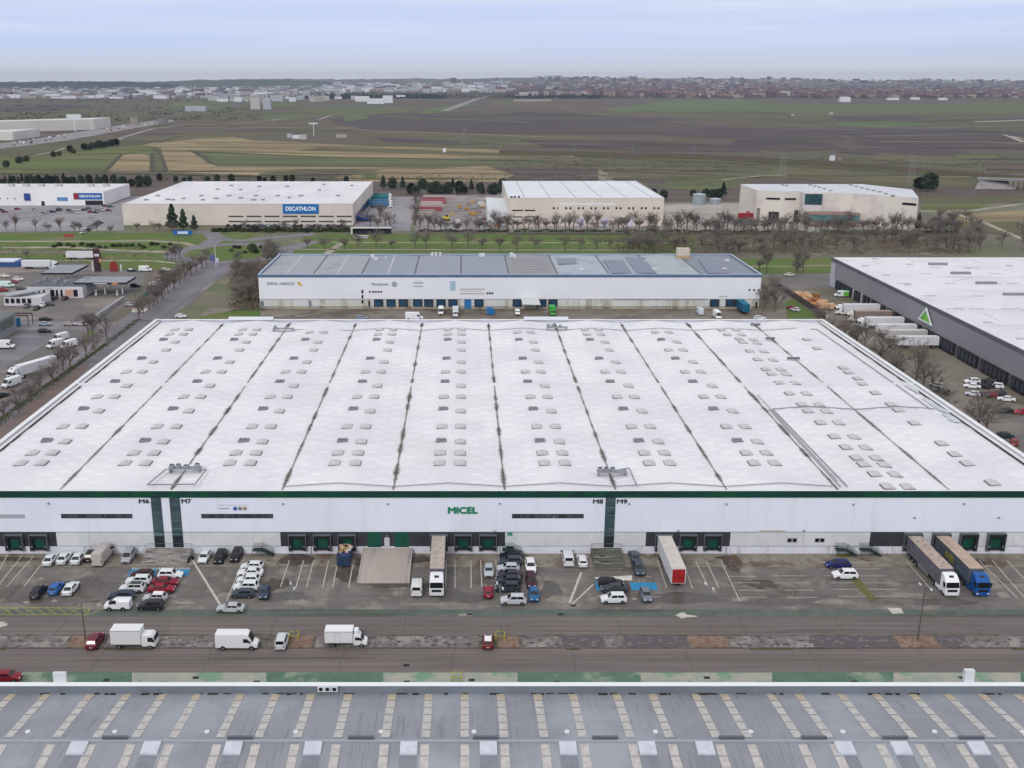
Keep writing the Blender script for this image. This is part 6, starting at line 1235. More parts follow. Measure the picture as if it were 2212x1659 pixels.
o=put('van',at2(1817,641),LF,'d9dee0','white and green van at the far end of the grey warehouse',RG2); MB().box(-2.97,-.8,-1.0,1.0,1.0,2.0).build('x',DARK,o) if 0 else None
MB().box(-2.9,-.5,-1.018,-1.006,.6,2.2).box(-2.9,-.5,1.006,1.018,.6,2.2).box(-2.85,-.9,-.9,.9,2.615,2.63).build('green_livery',mat('livery_green','57b22c'),o)
GR3='cars in the yard beside the grey warehouse'
for k,u,v,d,c,l in (('suv',2099,828,LF,'dfe2e8','white car at the back left corner of the two rows of cars'),('sedan',2099,838,R(160),'e2e4ea','white car just nearer than the back left white one'),('wagon',2121,838,R(140),'1c1b26','very dark car right of the two white ones in the back row'),('hatch',2134,836,R(140),'22222b','black car in the middle of the back row'),('suv',2150,838,R(150),'dde0e4','white car at the right end of the back row'),('wagon',2136,827,R(150),'2a2a30','dark car hidden behind the back row'),
 ('hatch',2101,855,R(150),'c9cad8','silver-white car at the left end of the front row'),('hatch',2120,857,R(150),'221c3c','dark violet car second in the front row'),('hatch',2139,857,R(150),'7c1428','red car in the middle of the front row'),('hatch',2156,855,R(150),'1f2b40','navy car right of the red one in the front row'),('sedan',2173,866,R(160),'e0e2e6','white car at the right end of the front row'),
 ('wagon',2168,892,LF,'1a1e20','black estate driving on the road in front of the two rows'),('sedan',2207,894,LF,'a0203a','red car at the right edge on the road'),('wagon',2034,850,R(125),'222a2a','black car parked close behind the big white warehouse'),('hatch',2022,836,R(125),'aeb8b8','pale car hidden behind the black one near the roof edge'),
 ('hatch',1710,668,R(125),'8c2230','red car on the path between the two warehouses'),('hatch',1717,672,R(125),'c9c4d4','white car touching the red one on the path between the two warehouses'),('wagon',1641,690,RT,'d6d9e0','white car glimpsed over the roof at the end of the long white building'),('sedan',1706,596,RT,'c8c8c4','white car at the lawn edge beyond the grey warehouse'),
 ('hatch',2172,945,RT,'20302f','dark green car near the rounded corner of the roof'),('hatch',2190,960,R(60),'8a2a34','red car near the bottom right corner of the roof')):
    put(k,at2(u,v),d,c,l,GR3)
BG='vehicles in the yard behind the big white warehouse'
put('lvan',at2(895,690),RT,'e0e2ea','white van glimpsed above the roof edge, side on',BG); put('wagon',at2(781,690),RT,'7f8aa4','blue-silver car glimpsed above the roof edge by the stair panel',BG); put('van',at2(952.5,678),DN,'e2e3e8','white van backed into a dock of the long white building',BG)
put('boxtruck',at2(984,682),DN,'c9cdd4','white small truck with a dark frame at the dock beside the white van',BG); put('smallvan',at2(1118,680),DN,'e0e4e2','white van backed to the blue dock left of the loading tent',BG); put('van',at2(1511,678),UP,'c8d0dc','small white van next to the grey containers at the docks',BG)
put('lvan',at2(1549,687),DN,'dfe0e4','white van with a round beige roof mark at the right docks',BG)
o=lone_trailer('teal lorry body at the rightmost dock of the long white building',(V(1597,655,by)[0],by-.7-5,-.06),DN,mat('teal_side','0f5a78'),mat('teal_roof','136a8a'),None,BG,9.5)
o=put('boxtruck',at2(1193,679),DN,'2f9a3a','green truck body at the dock right of the loading tent',BG)
bn=thing('waste_container','bright blue wedge-shaped container at the foot of the long white building','container',(P(1060,682)[0],P(1060,682)[1]+2,0),0); MB().add([(-1.4,0,0),(1.6,0,0),(1.6,3,0),(-1.4,3,0),(-1.6,0,2.4),(.8,0,2.2),(.8,3,2.2),(-1.6,3,2.4),(1.6,0,1.0),(1.6,3,1.0)],[(0,1,8,5,4),(3,7,6,9,2),(4,5,6,7),(5,8,9,6),(1,2,9,8),(0,4,7,3)]).build('shell',mat('bin_blue','2268a4'),bn)
gb=thing('recycling_bin','dark green recycling igloo beside the avenue','bin',(P(315,641)[0],P(315,641)[1],0)); MB().tube((0,0,0),(0,0,1.3),1.3,1.3,n=12).tube((0,0,1.3),(0,0,2.1),1.3,.5,n=12).build('shell',mat('bin_green','1c6450'),gb)
# superstore car park: small cars, each only a few pixels long
r=random.Random(21); CC=['d8dade','d8dade','24262c','8f949c','a9adb4','3a4252','7a1c26','c4c6cc','1e3a52','4f5660']
rows_=[]
for (u,v) in ((2,455),(10,459),(38,453),(75,454),(84,466),(95,462),(107,458),(114,459),(127,456),(128,453),(150,456),(155,459),(165,455),(168,461),(182,455),(192,452),(196,459),(205,461),(210,456),(217,457),(222,454),(235,456),(228,446),(238,448),(244,446),(202,465)):
    rows_.append((u,v,R(20)))
rows_.sort()
for i,(u,v,d) in enumerate(rows_): put('car',at2(u,v),d,r.choice(CC),'%s car from the left in the front of the store car park'%nth(i+1),'cars in the store car park',small=True)
dl=[(180+k*4.6,504-k*2.6) for k in range(9)]+[(176+k*4.6,500.5-k*2.4) for k in range(3,9)]
dl.sort()
for i,(u,v) in enumerate(dl): put('car',at2(u,v),R(70),r.choice(['d8dade','c4c6cc','8f949c','2a2c34']),'%s car from the left in the diagonal double row near the verge'%nth(i+1),'cars in the diagonal row near the verge',small=True)
fr_=[(493+k*7.2,489+(k%2)*1.5) for k in range(36) if k not in (1,)]
for i,(u,v) in enumerate(fr_): put('car',at2(u,v),UP,r.choice(['3a3c5a','24262c','5a2438','9aa0b0','d0d2da','45507a']),'%s car from the left in the row in front of the beige warehouse'%nth(i+1),'cars in front of the beige warehouse',small=True)
TE=[mat('teal_a','2c7d7c'),mat('teal_b','1f6474'),mat('blue_c','3d6f98')]
for i,(v,m_) in enumerate(((432,TE[0]),(437,TE[1]),(443,TE[2]),(448,TE[2]),(428,mat('grey_slate','5a6c78')))):
    x,y,_=P(820,v); artic('articulated_lorry','d8dadc',m_,m_,'%s of the teal and blue lorries beside the beige warehouse, counted from the back'%nth((2,3,4,5,1)[i]),(x+1,y,-.06),RT,'teal and blue lorries beside the beige warehouse')
x,y,_=P(790,478); t=thing('blue_trailer','deep blue trailer beside the right end of the beige warehouse','trailer',(x-2,y,0)); MB().box(-6,6,-1.3,1.3,1.1,4).build('box',mat('deep_blue','1a4a94'),t); MB().box(-5.8,5.8,-.8,.8,.3,1.09).build('chassis',DARK,t)
for i,(v,c_,a,b) in enumerate(((429,'a89a9c',915,985),(434,'8c4a54',912,962),(439,'9c5a62',911,965),(443,'b8a0a4',909,955),(449,'a39a9a',905,960),(455,'94484e',903,955),(461,'8d8488',903,940),(466,'a09896',902,935))):
    xa,y,_=P(a,v); xb=P(b,v)[0]; t=thing('container_row','%s flat row of %s containers in the stockyard, counted from the back'%(nth(i+1),'reddish' if c_ in('8c4a54','9c5a62','94484e') else 'pale'),'container',((xa+xb)/2,y,0),0,'container rows in the stockyard'); w=(xb-xa)/2
    MB().box(-w,w,-1.5,1.5,0,2.6).build('shell',mat('cr_'+c_,c_,wave=('X',1.2,.3,'6d6468')),t); MB().box(-w+.2,w-.2,-1.52,-1.501,.3,2.2).build('doors',mat('crd_'+c_,c_),t)
ex=thing('yellow_excavator','yellow machine standing in the stockyard','excavator',(P(964,476)[0],P(964,476)[1],0)); YM=mat('machine_yellow','c9b02a'); MB().box(-2,2,-1.3,1.3,1,2.4).build('house',YM,ex); MB().box(-.4,1.2,-1.2,.1,2.41,3.6).build('cab',GLASS,ex); MB().tube((1.5,0,2),(4,0,5.5),.3,n=6).tube((4,0,5.5),(5.8,0,2.6),.25,n=6).build('boom',YM,ex)
for s in (-1,1): MB().box(-2.2,2.2,s*1.1-.3,s*1.1+.3,0,.95).build('track',DARK,ex)
r=random.Random(9)
for i in range(26):
    u=r.uniform(985,1090); v=r.uniform(440,490); x,y,_=P(u,v); c_=r.choice(['b08a5a','a57c48','8c8088','9c9aa4','c4b08c','7c4a44','c8c8cc','6a5c60']); 
    t=thing('goods_stack','%s stack of goods, counting from the left across the open yard before the factory'%nth(i+1),'stack',(x,y,0),0,'stacks of goods in the open yard'); h=r.uniform(1,3); w=r.uniform(1,2.6)
    MB().box(-w,w,-1,1,0,.2).build('pallet',mat('pallet','6a5238'),t); MB().box(-w+.05,w-.05,-.95,.95,.201,h).build('load',mat('gs_'+c_,c_,rough=.9),t)
x,y,_=P(1640,470); t=artic('articulated_lorry','c8cad0',mat('red_side','93202c'),mat('red_roof','a33a42'),'red-sided lorry in front of the angular building',(x,y,0),RT,'lorries at the angular building')
for u,v,c_,l in ((1622,472,'8c1a24','red lorry with a white cab at the left end of the angular building'),(1698,474,'d5d5da','left of the two white trucks with noses to the trees'),(1715,475,'d9d9de','right of the two white trucks with noses to the trees')): 
    if u>1690: put('boxtruck',at2(u,v),R(-110),c_,l,'lorries at the angular building')
    else: artic('articulated_lorry','d8d8dc',mat('red_side2',c_),mat('red_roof2','a83a40'),l,P(u,v+2),RT,'lorries at the angular building')
# motorway traffic
pl=[P(u,v) for u,v in ((0,316),(125,298),(250,278),(365,260))]
def along(t):
    n=len(pl)-1; k=min(int(t*n),n-1); f=t*n-k; return [pl[k][i]+(pl[k+1][i]-pl[k][i])*f for i in (0,1)], math.atan2(pl[k+1][1]-pl[k][1],pl[k+1][0]-pl[k][0])
r=random.Random(31); tv=sorted(r.random() for _ in range(56))
for i,t in enumerate(tv):
    p_,a_=along(t); off=r.choice((-14,-9,8,13)); k='van' if r.random()<.4 else 'car'
    put(k,(p_[0]-math.sin(a_)*off,p_[1]+math.cos(a_)*off,.1),a_,r.choice(['e0e2e6','e0e2e6','c8cad0','3a4058','7a2a30','2a2c34']),'%s vehicle from the left on the busy distant motorway'%nth(i+1),'traffic on the distant motorway',small=True)
ms=thing('mast_sign','white sign board on a tall mast beside the distant warehouse','sign',(P(163,284)[0],P(163,284)[1],0)); h=V(163,247,P(163,284)[1])[2]; MB().tube((0,0,0),(0,0,h-6),1.0,n=8).build('mast',WHITE,ms); MB().box(-12,12,-1.5,1.5,h-9,h).build('board',mat('mast_white','cfd6d6'),ms)
for u,v,v2,l in ((678,294,264,'pale floodlight mast beside the small depot on the plain'),):
    x,y,_=P(u,v); h=V(u,v2,y)[2]; t=thing('floodlight_mast',l,'mast',(x,y,0)); MB().tube((0,0,0),(0,0,h),.5,n=6).build('mast',WHITE,t); MB().box(-7,7,-.5,.5,h-3,h-1).build('lamp_bar',mat('mast_white','cfd6d6'),t)
# electricity pylons and catenary poles
PYL=mat('pylon_steel','8b9090','7f8484',rough=.6)
for u,v,v2,l in ((1003,388,276,'tall faint lattice pylon rising left of the factory roof'),(1965,408,335,'lattice pylon right of the angular building'),(1688,392,330,'thin twin-legged pylon behind the angular building'),(2206,500,430,'pylon at the far right edge by the track')):
    x,y,_=P(u,v); h=V(u,v2,y)[2]; t=thing('electricity_pylon',l,'pylon',(x,y,0),0,'electricity pylons'); m_=MB(); w=3
    for a,b in ((-1,-1),(1,-1),(1,1),(-1,1)): m_.tube((a*w,b*w,0),(a*.6,b*.6,h),.14,n=3)
    for k in range(7):
        z0,z1=h*k/7,h*(k+1)/7; w0=w-(w-.6)*k/7; w1=w-(w-.6)*(k+1)/7
        m_.tube((-w0,-w0,z0),(w1,-w1,z1),.07,n=3).tube((w0,-w0,z0),(-w1,-w1,z1),.07,n=3)
    m_.build('lattice',PYL,t); c_=MB()
    for zz,ww in ((h*.96,4),(h*.84,6),(h*.72,4.5)): c_.tube((-ww,0,zz),(ww,0,zz),.16,n=4)
    c_.build('crossarm',PYL,t)
i=0
for k in range(len(rl)-1):
    a,b=rl[k],rl[k+1]; n=max(1,int(math.dist(a[:2],b[:2])/55))
    for j in range(n):
        f=j/n; x=a[0]+(b[0]-a[0])*f; y=a[1]+(b[1]-a[1])*f; i+=1
        for s in (-5.5,5.5):
            t=thing('catenary_mast','%s pair of rail masts from the left, %s mast'%(nth(i),'near' if s<0 else 'far'),'mast',(x,y+s,3.2),0,'railway catenary masts'); MB().tube((0,0,0),(0,0,9),.22,n=4).build('post',PYL,t); MB().tube((0,0,8),(0,-s*.6,8.3),.1,n=3).build('bracket',PYL,t)
# ================================================================ trees and planting
BARK=mat('bark','5a4f47','6a5e55',scale=3,rough=.95); TWG=mat('twigs','6e6764','7d7672',scale=1.5,rough=1); TWG2=mat('twigs_reddish','726762','82766f',scale=1.5,rough=1)
EVG=mat('evergreen_leaf','303e32','3c4a36',scale=.8,rough=.9,c3='263228',s3=.4); EVG2=mat('evergreen_olive','33402a','414c30',scale=.6,rough=.9)
SHR=mat('shrub_leaf','3c4628','4e5632',scale=.7,rough=.95)
def bare_tree(seed,h=8.,spread=.5,trunk=.24,mtw=TWG,dens=1.):
    r=random.Random(seed); tr=MB(); tw=MB()
    def twigs(p,d,l,n,w):
        for k in range(n):
            dd=(d*.55+Vector((r.gauss(0,.6),r.gauss(0,.6),r.gauss(.15,.45)))).normalized(); a=p+d*l*r.random(); b=a+dd*r.uniform(.35,.95)*h*.11
            s_=dd.orthogonal().normalized()*w; tw.add([a-s_,a+s_,b],[(0,1,2)])
    def br(p,d,l,rad,lev):
        q=p+d*l
        (tr if lev<2 else tw).tube(p,q,rad,rad*.55,n=5 if lev<2 else 3,caps=False)
        if lev>=1: twigs(p,d,l,int((2,4,7,9)[min(lev-1,3)]*dens),.02)
        if lev>=4: return
        n=(6,4,3,3)[lev]
        for k in range(n):
            a=2*PI*(k+r.random()*.8)/n; t=Vector((math.cos(a),math.sin(a),0)); el=r.uniform(.15,1.25) if lev==0 else r.uniform(.3,1.1)
            dd=(d*el+t*spread*1.5*r.uniform(.5,1.1)+Vector((0,0,.18))).normalized(); f=(k+.5)/n if lev==0 else r.uniform(.25,1.)
            br(p+d*l*(.42+.58*f if lev==0 else f),dd,l*(r.uniform(.55,.85) if lev==0 else r.uniform(.5,.8)),rad*.5,lev+1)
    br(Vector((0,0,-.1)),Vector((r.gauss(0,.04),r.gauss(0,.04),1)).normalized(),h*.46,trunk,0)
    t=thing('bare_tree','x','tree'); tr.build('trunk',BARK,t); tw.build('crown',mtw,t); return t
def leaf_tree(seed,h,rx,m,shape='cone',n=900,s=.42,trunkh=.12):
    r=random.Random(seed); c=MB()
    for k in range(n):
        t=r.random()**(.8)
        if shape=='cone': z=trunkh*h+(1-trunkh)*h*t; rr=rx*(1-t)**.75*(.75+.25*math.sin(t*19+seed))
        elif shape=='round': z=h*(trunkh+(1-trunkh)*t); rr=rx*math.sqrt(max(0,1-((t-.45)/.56)**2))
        else: z=h*t; rr=rx*(1-t*.6)
        a=r.uniform(0,2*PI); q=rr*(r.random()**.35)*(1+.18*math.sin(3*a+seed)+.1*math.sin(7*a+z)); p=Vector((q*math.cos(a),q*math.sin(a),z))
        u=Vector((r.gauss(0,1),r.gauss(0,1),r.gauss(0,.6))).normalized(); v=u.orthogonal().normalized(); w=s*r.uniform(.6,1.4)
        c.add([p-u*w,p+v*w*.8,p+u*w,p-v*w*.8],[(0,1,2,3)])
    t=thing('evergreen_tree','x','tree'); MB().tube((0,0,-.1),(0,0,h*.75),.16*h/8,.05,n=6).build('trunk',BARK,t); c.build('crown',m,t); return t
BT_=[bare_tree(1,8.5,.5),bare_tree(2,9.5,.42),bare_tree(3,7.5,.62,mtw=TWG2),bare_tree(4,8.5,.7,dens=1.2),bare_tree(5,10,.35,mtw=TWG2),bare_tree(6,6.5,.55,dens=1.3)]
CT_=[leaf_tree(11,9,3.2,EVG,n=1000,s=.5),leaf_tree(12,8,3.4,EVG,'round',900,.5,.04),leaf_tree(13,10,2.3,EVG2)]
RT_=[leaf_tree(21,6,2.8,EVG,'round',700,.5,.1),leaf_tree(22,5,2.8,SHR,'round',600,.5,.05)]
SH_=[leaf_tree(31,1.6,1.3,SHR,'round',260,.28,.0),leaf_tree(32,1.4,1.5,EVG2,'round',240,.28,.0)]
for k_,nm in (('bare_tree',BT_),('cone_evergreen',CT_),('round_evergreen',RT_),('shrub',SH_)):
    for o in nm: o.name=k_
TREEP=BT_+CT_+RT_+SH_
rt=random.Random(77)
def plant_tree(pr,x,y,s,label,group,z=-.08,name=None):
    o=copy_tree(pr); o.location=(x,y,z); o.rotation_euler=(0,0,rt.uniform(0,6.28)); o.scale=(s*rt.uniform(.92,1.08),)*2+(s*rt.uniform(.92,1.1),) ; o['label']=label; o['category']='shrub' if pr in SH_ else 'tree'; o['group']=group
    return o
def row(prs,uvs,scale,what,where,group,jit=(0,0),z=-.08):
    uvs=sorted(uvs)
    for i,(u,v) in enumerate(uvs):
        x,y,_=P(u,v); plant_tree(rt.choice(prs),x+rt.uniform(-jit[0],jit[0]),y+rt.uniform(-jit[1],jit[1]),scale*rt.uniform(.85,1.15),'%s %s, %s'%(nth(i+1),what,where),group,z)
def spread(u0,u1,v0,v1,n): return [(u0+(u1-u0)*(i+rt.uniform(.1,.9))/n, v0+(v1-v0)*(i+.5)/n+rt.uniform(-2.2,2.2)) for i in range(n)]
# windbreak of evergreens behind the stores
row(CT_[:2],[(6+i*17.4,402+rt.uniform(-1.5,1.5)) for i in range(19)],.92,'dark cypress from the left','in the windbreak behind the retail store','cypresses of the windbreak behind the store')
row(CT_[:2],[(12+i*18,394+rt.uniform(-1,1)) for i in range(14)],.75,'dark tree from the left','in the back row of the windbreak behind the store','back row of the windbreak')
row(RT_[:1]+CT_[1:2],[(345,390),(380,393),(398,393),(410,393),(448,394),(470,393),(500,393),(560,393),(572,393),(590,393),(618,393),(632,393),(676,393),(748,393)],.75,'dark evergreen top from the left','showing over the roof of the beige warehouse','evergreens beyond the beige warehouse')
row(CT_[:2]+RT_[:1],[(828,407),(848,407),(870,408),(888,418),(898,420),(913,408),(931,417),(942,418),(955,419),(968,418),(978,408),(992,417),(1003,418),(1018,412),(1036,413),(1041,420),(1062,419),(1068,420),(1080,416),(1085,408)],1.05,'dense dark evergreen from the left','between the beige warehouse and the factory','evergreens between the warehouse and the factory')
for u,v,s,l in ((374,497,1.15,'tallest of three dark cypresses in front of the beige warehouse'),(397,496,.95,'middle cypress of three in front of the beige warehouse'),(420,497,.75,'smallest of three cypresses, on the right, in front of the beige warehouse')):
    x,y,_=P(u,v); plant_tree(CT_[0],x,y,s*1.35,l,'three cypresses before the beige warehouse')
row(CT_[:2]+RT_[:1],[(1411,425),(1433,430),(1497,424),(1524,424),(1538,428),(1551,428),(1562,423)],1.0,'dark evergreen from the left','beyond the tanks and the pale yard','evergreens beyond the tanks')
row(RT_,[(14,362),(42,353),(57,348),(116,339),(128,336),(151,328),(158,331)],1.25,'round dark tree from the left','scattered on the green slope by the motorway','round trees on the slope')
row(RT_[:1],[(182+i*5.4,324-i*.7+rt.uniform(-2,2)) for i in range(14)],1.3,'tree from the left','in the dark clump beside the motorway','clump of dark trees by the motorway')
x,y,_=P(2005,412); plant_tree(RT_[0],x,y,2.3,'big dark evergreen clump left of the railway viaduct','large evergreens by the viaduct'); x,y,_=P(1986,410); plant_tree(RT_[0],x,y,1.6,'smaller dark evergreen touching the big clump by the viaduct','large evergreens by the viaduct')
row(CT_[2:],[(2095-20,497+i*0) for i in range(0)]+[(1983,497)],1.0,'slim grey-green cypress','at the right corner of the angular building','cypress at the angular building')
# bare trees
row(BT_,spread(0,250,500,503,9),.95,'bare tree from the left','along the near edge of the store car park','bare trees along the store car park')
row(BT_,[(297,497),(333,497),(345,498),(372,500),(530,494),(560,496),(595,498),(612,500),(640,497),(690,498),(720,500),(740,496)],.85,'bare tree from the left','on the verge before the beige warehouse','bare trees before the beige warehouse')
row(BT_,[(800,490),(815,494),(832,488),(842,496),(820,482)],1.25,'bare tree from the left','behind the white-framed shelter','bare trees behind the shelter')
row(BT_,[(898,430+i*9) for i in range(7)],.95,'bare tree','in the strip dividing the loading yard from the stockyard','bare trees dividing the two yards')
row(BT_,spread(905,1100,500,500,14),1.05,'bare tree from the left','before the stockyard','bare trees before the stockyard')
row(BT_,spread(1060,1440,496,498,30),1.1,'bare tree from the left','in front of the factory','bare trees in front of the factory')
row(BT_,spread(1440,1740,500,500,24),1.25,'bare tree from the left','before the pale yard','bare trees before the pale yard')
row(BT_,spread(1740,2070,500,502,26),1.2,'bare tree from the left','in front of the angular building','bare trees in front of the angular building')
row(BT_,[(rt.uniform(2010,2120),rt.uniform(474,520)) for i in range(14)],1.0,'bare tree from the left','in the scrub at the bend of the track','bare trees at the bend of the track')
row(BT_,spread(640,1500,538,540,22),1.1,'bare tree from the left','along the grass avenue behind the long white building','bare trees of the grass avenue')
row(BT_[:4],[(rt.uniform(1330,2212),rt.uniform(512,548)) for i in range(75)],1.1,'bare tree from the left','in the brown wood behind the long white building','bare trees of the brown wood')
row(BT_,[(1640,585),(1655,590),(1668,640),(1672,672),(1648,672),(1655,655),(1720,585),(1735,590),(1722,592)],1.1,'bare tree from the left','around the right end of the long white building','bare trees by the end of the long white building')
row(BT_[:4],[(rt.uniform(505,560),rt.uniform(572,660)) for i in range(14)]+[(rt.uniform(560,600),rt.uniform(552,575)) for i in range(8)],1.15,'bare tree from the left','in the thicket left of the long white building','bare thicket left of the long white building')
row(BT_,[(190,730),(200,729)],1.35,'tall bare tree','on the little lawn by the street','pair of trees on the little lawn')
row(BT_[:3]+BT_[5:],[(66,868),(90,850),(115,832),(140,812),(152,796),(186,778),(205,765),(232,735),(40,890),(12,912)],1.0,'bare street tree from the left','along the avenue beside the big white roof','street trees beside the big white roof')
row(BT_[:3]+BT_[5:],[(345,640),(356,632),(366,622),(378,612),(392,600),(405,592),(412,585),(335,650)],.75,'bare avenue tree from the left','between the forecourt and the avenue','avenue trees by the forecourt')
row(BT_,[(362,560),(378,561),(390,559),(372,563),(60,560),(190,556),(205,555)],.75,'bare bushy tree from the left','on the verge before the roundabout','bushy trees before the roundabout')
for x,y,s in ((128,352,1.0),(129,340,1.3),(126.5,328,.9),(125,300,1.1),(126,292,1.0),(124,286,1.1),(127,270,.9),(126,262,1.25),(128,364,.9),(125.5,315,.8)):
    plant_tree(rt.choice(BT_),x,y,s,'%s bare tree up the strip right of the big roof'%nth(int((y-250)/8)+1),'bare trees right of the big white roof')
for i,(u,v,s_) in enumerate(((1851,752,1.3),(1868,758,1.0),(1905,792,1.7),(1935,803,1.1),(1978,826,1.3),(1995,838,1.2),(2010,848,1.0),(2112,928,1.5),(2130,935,1.2))):
    x,y,_=P(u,v); plant_tree(BT_[i%5],x,y,s_,'%s large bare tree from the back, between the big roof and the lorry yard'%nth(i+1),'large bare trees by the lorry yard')
row(BT_[:3]+BT_[5:],[(300,690),(322,668),(340,655),(352,645),(364,634),(376,624),(388,613),(400,603),(412,595),(424,587),(436,579),(446,572),(310,678),(332,661)],1.15,'bushy bare tree from the left','on the planted median of the avenue','trees on the planted median')
scrub(lambda r:((lambda t:(-121.5+r.gauss(0,2.2),378+t*80))(r.random())),160,50,.5,'brown growth on the planted median of the avenue',SC1) if 0 else None
# shrubs
row(SH_,[(118+i*14+rt.uniform(-4,4),531+rt.uniform(-2,6)) for i in range(20)],1.0,'shrub from the left','along the path across the left verge','shrubs on the left verge')
row(SH_+RT_[1:],[(500+i*9+rt.uniform(-3,3),538+rt.uniform(-3,10)) for i in range(11)],1.0,'green shrub from the left','on the roundabout lawn','shrubs on the roundabout')
row(SH_,[(463+i*12.5,499.5+rt.uniform(-1,2)) for i in range(26)],1.5,'dark bush from the left','below the row of cars at the beige warehouse','bushes below the row of cars')
mb=MB()
# clipped dark hedge along the far verge
for u0,u1,v in ((905,1100,500.5),(1110,1320,500.5),(1330,1470,501),(1475,1740,502),(1790,2070,502.5)):
    a,b=P(u0,v),P(u1,v); t=thing('hedge','dark hedge on the verge, %s'%{905:'before the stockyard',1110:'before the factory',1330:'at the right end of the factory',1475:'before the pale yard',1790:'before the angular building'}[u0],'hedge',((a[0]+b[0])/2,a[1],-.08),0,'hedges on the far verge'); c=MB(); L_=b[0]-a[0]; r=random.Random(u0)
    for k in range(int(L_*16)):
        x=r.uniform(-L_/2,L_/2); p=Vector((x,r.uniform(-.8,.8),r.random()**.7*(1.3+.5*math.sin(x*.5)))); u_=Vector((r.gauss(0,1),r.gauss(0,1),r.gauss(0,1))).normalized(); v_=u_.orthogonal().normalized(); c.add([p-u_*.4,p+v_*.35,p+u_*.4,p-v_*.35],[(0,1,2,3)])
    c.build('foliage',EVG2,t)
# rough scrub: uncountable low growth
def scrub(uv_fn,n,seed,s,label,m,z=0.,h=1.):
    r=random.Random(seed); c=MB()
    for k in range(n):
        x,y=uv_fn(r); 
        for j in range(7):
            p=Vector((x+r.gauss(0,s*1.3),y+r.gauss(0,s*1.3),z+abs(r.gauss(0,s*.5*h)))); u_=Vector((r.gauss(0,1),r.gauss(0,1),r.gauss(0,1))).normalized(); v_=u_.orthogonal().normalized(); w=s*.33; c.add([p-u_*w,p+v_*w,p+u_*w,p-v_*w],[(0,1,2,3)])
    return tag(c.build('scrub',m),label,'scrub',kind='stuff')
def uvbox(u0,u1,v0,v1): return lambda r:P(r.uniform(u0,u1),r.uniform(v0,v1))[:2]
SC1=mat('scrub_brown','5a4f45','6a5d50',scale=.3,rough=1); SC2=mat('scrub_green','414a30','505638',scale=.3,rough=1)
scrub(uvbox(1330,2100,505,548),1500,1,1.1,'brown leafless undergrowth of the wood behind the long white building',SC1)
scrub(uvbox(500,575,570,672),420,2,.9,'tangled undergrowth left of the long white building',SC1)
scrub(uvbox(-10,330,530,566),230,3,.55,'patchy shrubs over the left verge',SC2)
scrub(uvbox(1080,2212,338,372),260,4,1.6,'scrub along the railway embankment',SC2)
scrub(uvbox(0,1500,378,392),480,5,1.2,'hedgerow scrub at the foot of the fields',SC2)
scrub(uvbox(1500,2212,384,425),260,6,1.2,'rough growth on the slope under the railway',SC1)
scrub(uvbox(0,90,840,930),0,7,.6,'low growth',SC2) if 0 else None
scrub(lambda r:((lambda t:(-121.4+r.gauss(0,.5),225+t*150))(r.random())),420,8,.45,'low hedge strip beside the avenue',SC2)
scrub(lambda r:(r.uniform(114.6,123),r.uniform(180,372)),700,9,.6,'scrub between the big white roof and the right yard',SC1)
# ================================================================ far country: ridges, town, woods, haze
def ridge(name,dist,prof,m,depth=1500,seed=1,rough=3.):
    """hill range whose skyline is given as (u,v) pairs"""
    r=random.Random(seed); mb=MB(); n=220; us_=[prof[0][0]+(prof[-1][0]-prof[0][0])*i/n for i in range(n+1)]; top=[]
    for u in us_:
        for (a,va),(b,vb_) in zip(prof,prof[1:]):
            if a<=u<=b: v=va+(vb_-va)*(u-a)/(b-a); break
        x,_,z=V(u,v,dist); top.append((x,z+r.gauss(0,rough)))
    vs=[(x*(1-.3*0)-0,dist-depth,-1) for x,z in top]+[(x,dist-depth*.4,z*.6) for x,z in top]+[(x,dist,z) for x,z in top]+[(x*1.1,dist+depth,-30) for x,z in top]
    k=n+1; mb.add(vs,[(j*k+i,j*k+i+1,(j+1)*k+i+1,(j+1)*k+i) for j in range(3) for i in range(n)])
    return struct(mb.build(name,m))
HG=mat('hill_green','3f4a34','4c5640',scale=.002,stretch=(1,3,1),c3='5a5242',s3=.0015,rough=1); HT=mat('hill_town','5f5a55','6f6862',scale=.004,c3='55604a',s3=.003,rough=1)
HF=mat('hill_forest','27352b','2f3e30',scale=.003,rough=1)
ridge('hills',15500,[(-300,172),(0,177),(330,176),(420,173),(480,171),(640,170),(760,171),(880,169.5),(960,171),(980,169),(1000,171),(1170,167),(1200,165),(1230,167),(1300,169.5),(1500,169),(1680,170),(1720,173),(1900,175),(1980,172),(2040,174),(2212,176),(2600,176)],HT,2500,2,5)
ridge('hills',10500,[(-400,178.5),(0,178),(110,175.5),(240,176),(330,180),(400,186),(420,188)],HF,1300,3,3)
ridge('hills',12500,[(250,182),(330,178),(420,174.5),(560,173),(680,175),(760,180)],HG,1600,4,3)
ridge('hills',13000,[(700,182),(830,175),(950,172),(1100,171),(1200,169),(1400,171),(1680,172),(1900,177),(2000,175),(2212,179),(2500,180)],HT,3200,5,4)
wood=scrub(lambda r:P(r.choice((r.uniform(690,880),r.uniform(640,760),r.uniform(1225,1300),r.uniform(860,960),r.uniform(1100,1225))),r.uniform(206,213))[:2],750,40,14,'dark distant woods on the plain',mat('wood_dark','27332b','303c30',scale=.01),0,.5)
scrub(lambda r:P(r.uniform(-20,560),r.choice((r.uniform(206,222),r.uniform(226,262))))[:2],420,41,5,'scattered shrubs and tree lines on the left plain',mat('wood_mid','3a4434','444c3a',scale=.02),0,.5)
scrub(lambda r:P(r.uniform(560,2212),r.uniform(188,213))[:2],2300,42,11,'trees and hedges among the distant suburbs',mat('wood_far','3c4639','474c42',scale=.02),0,.5)
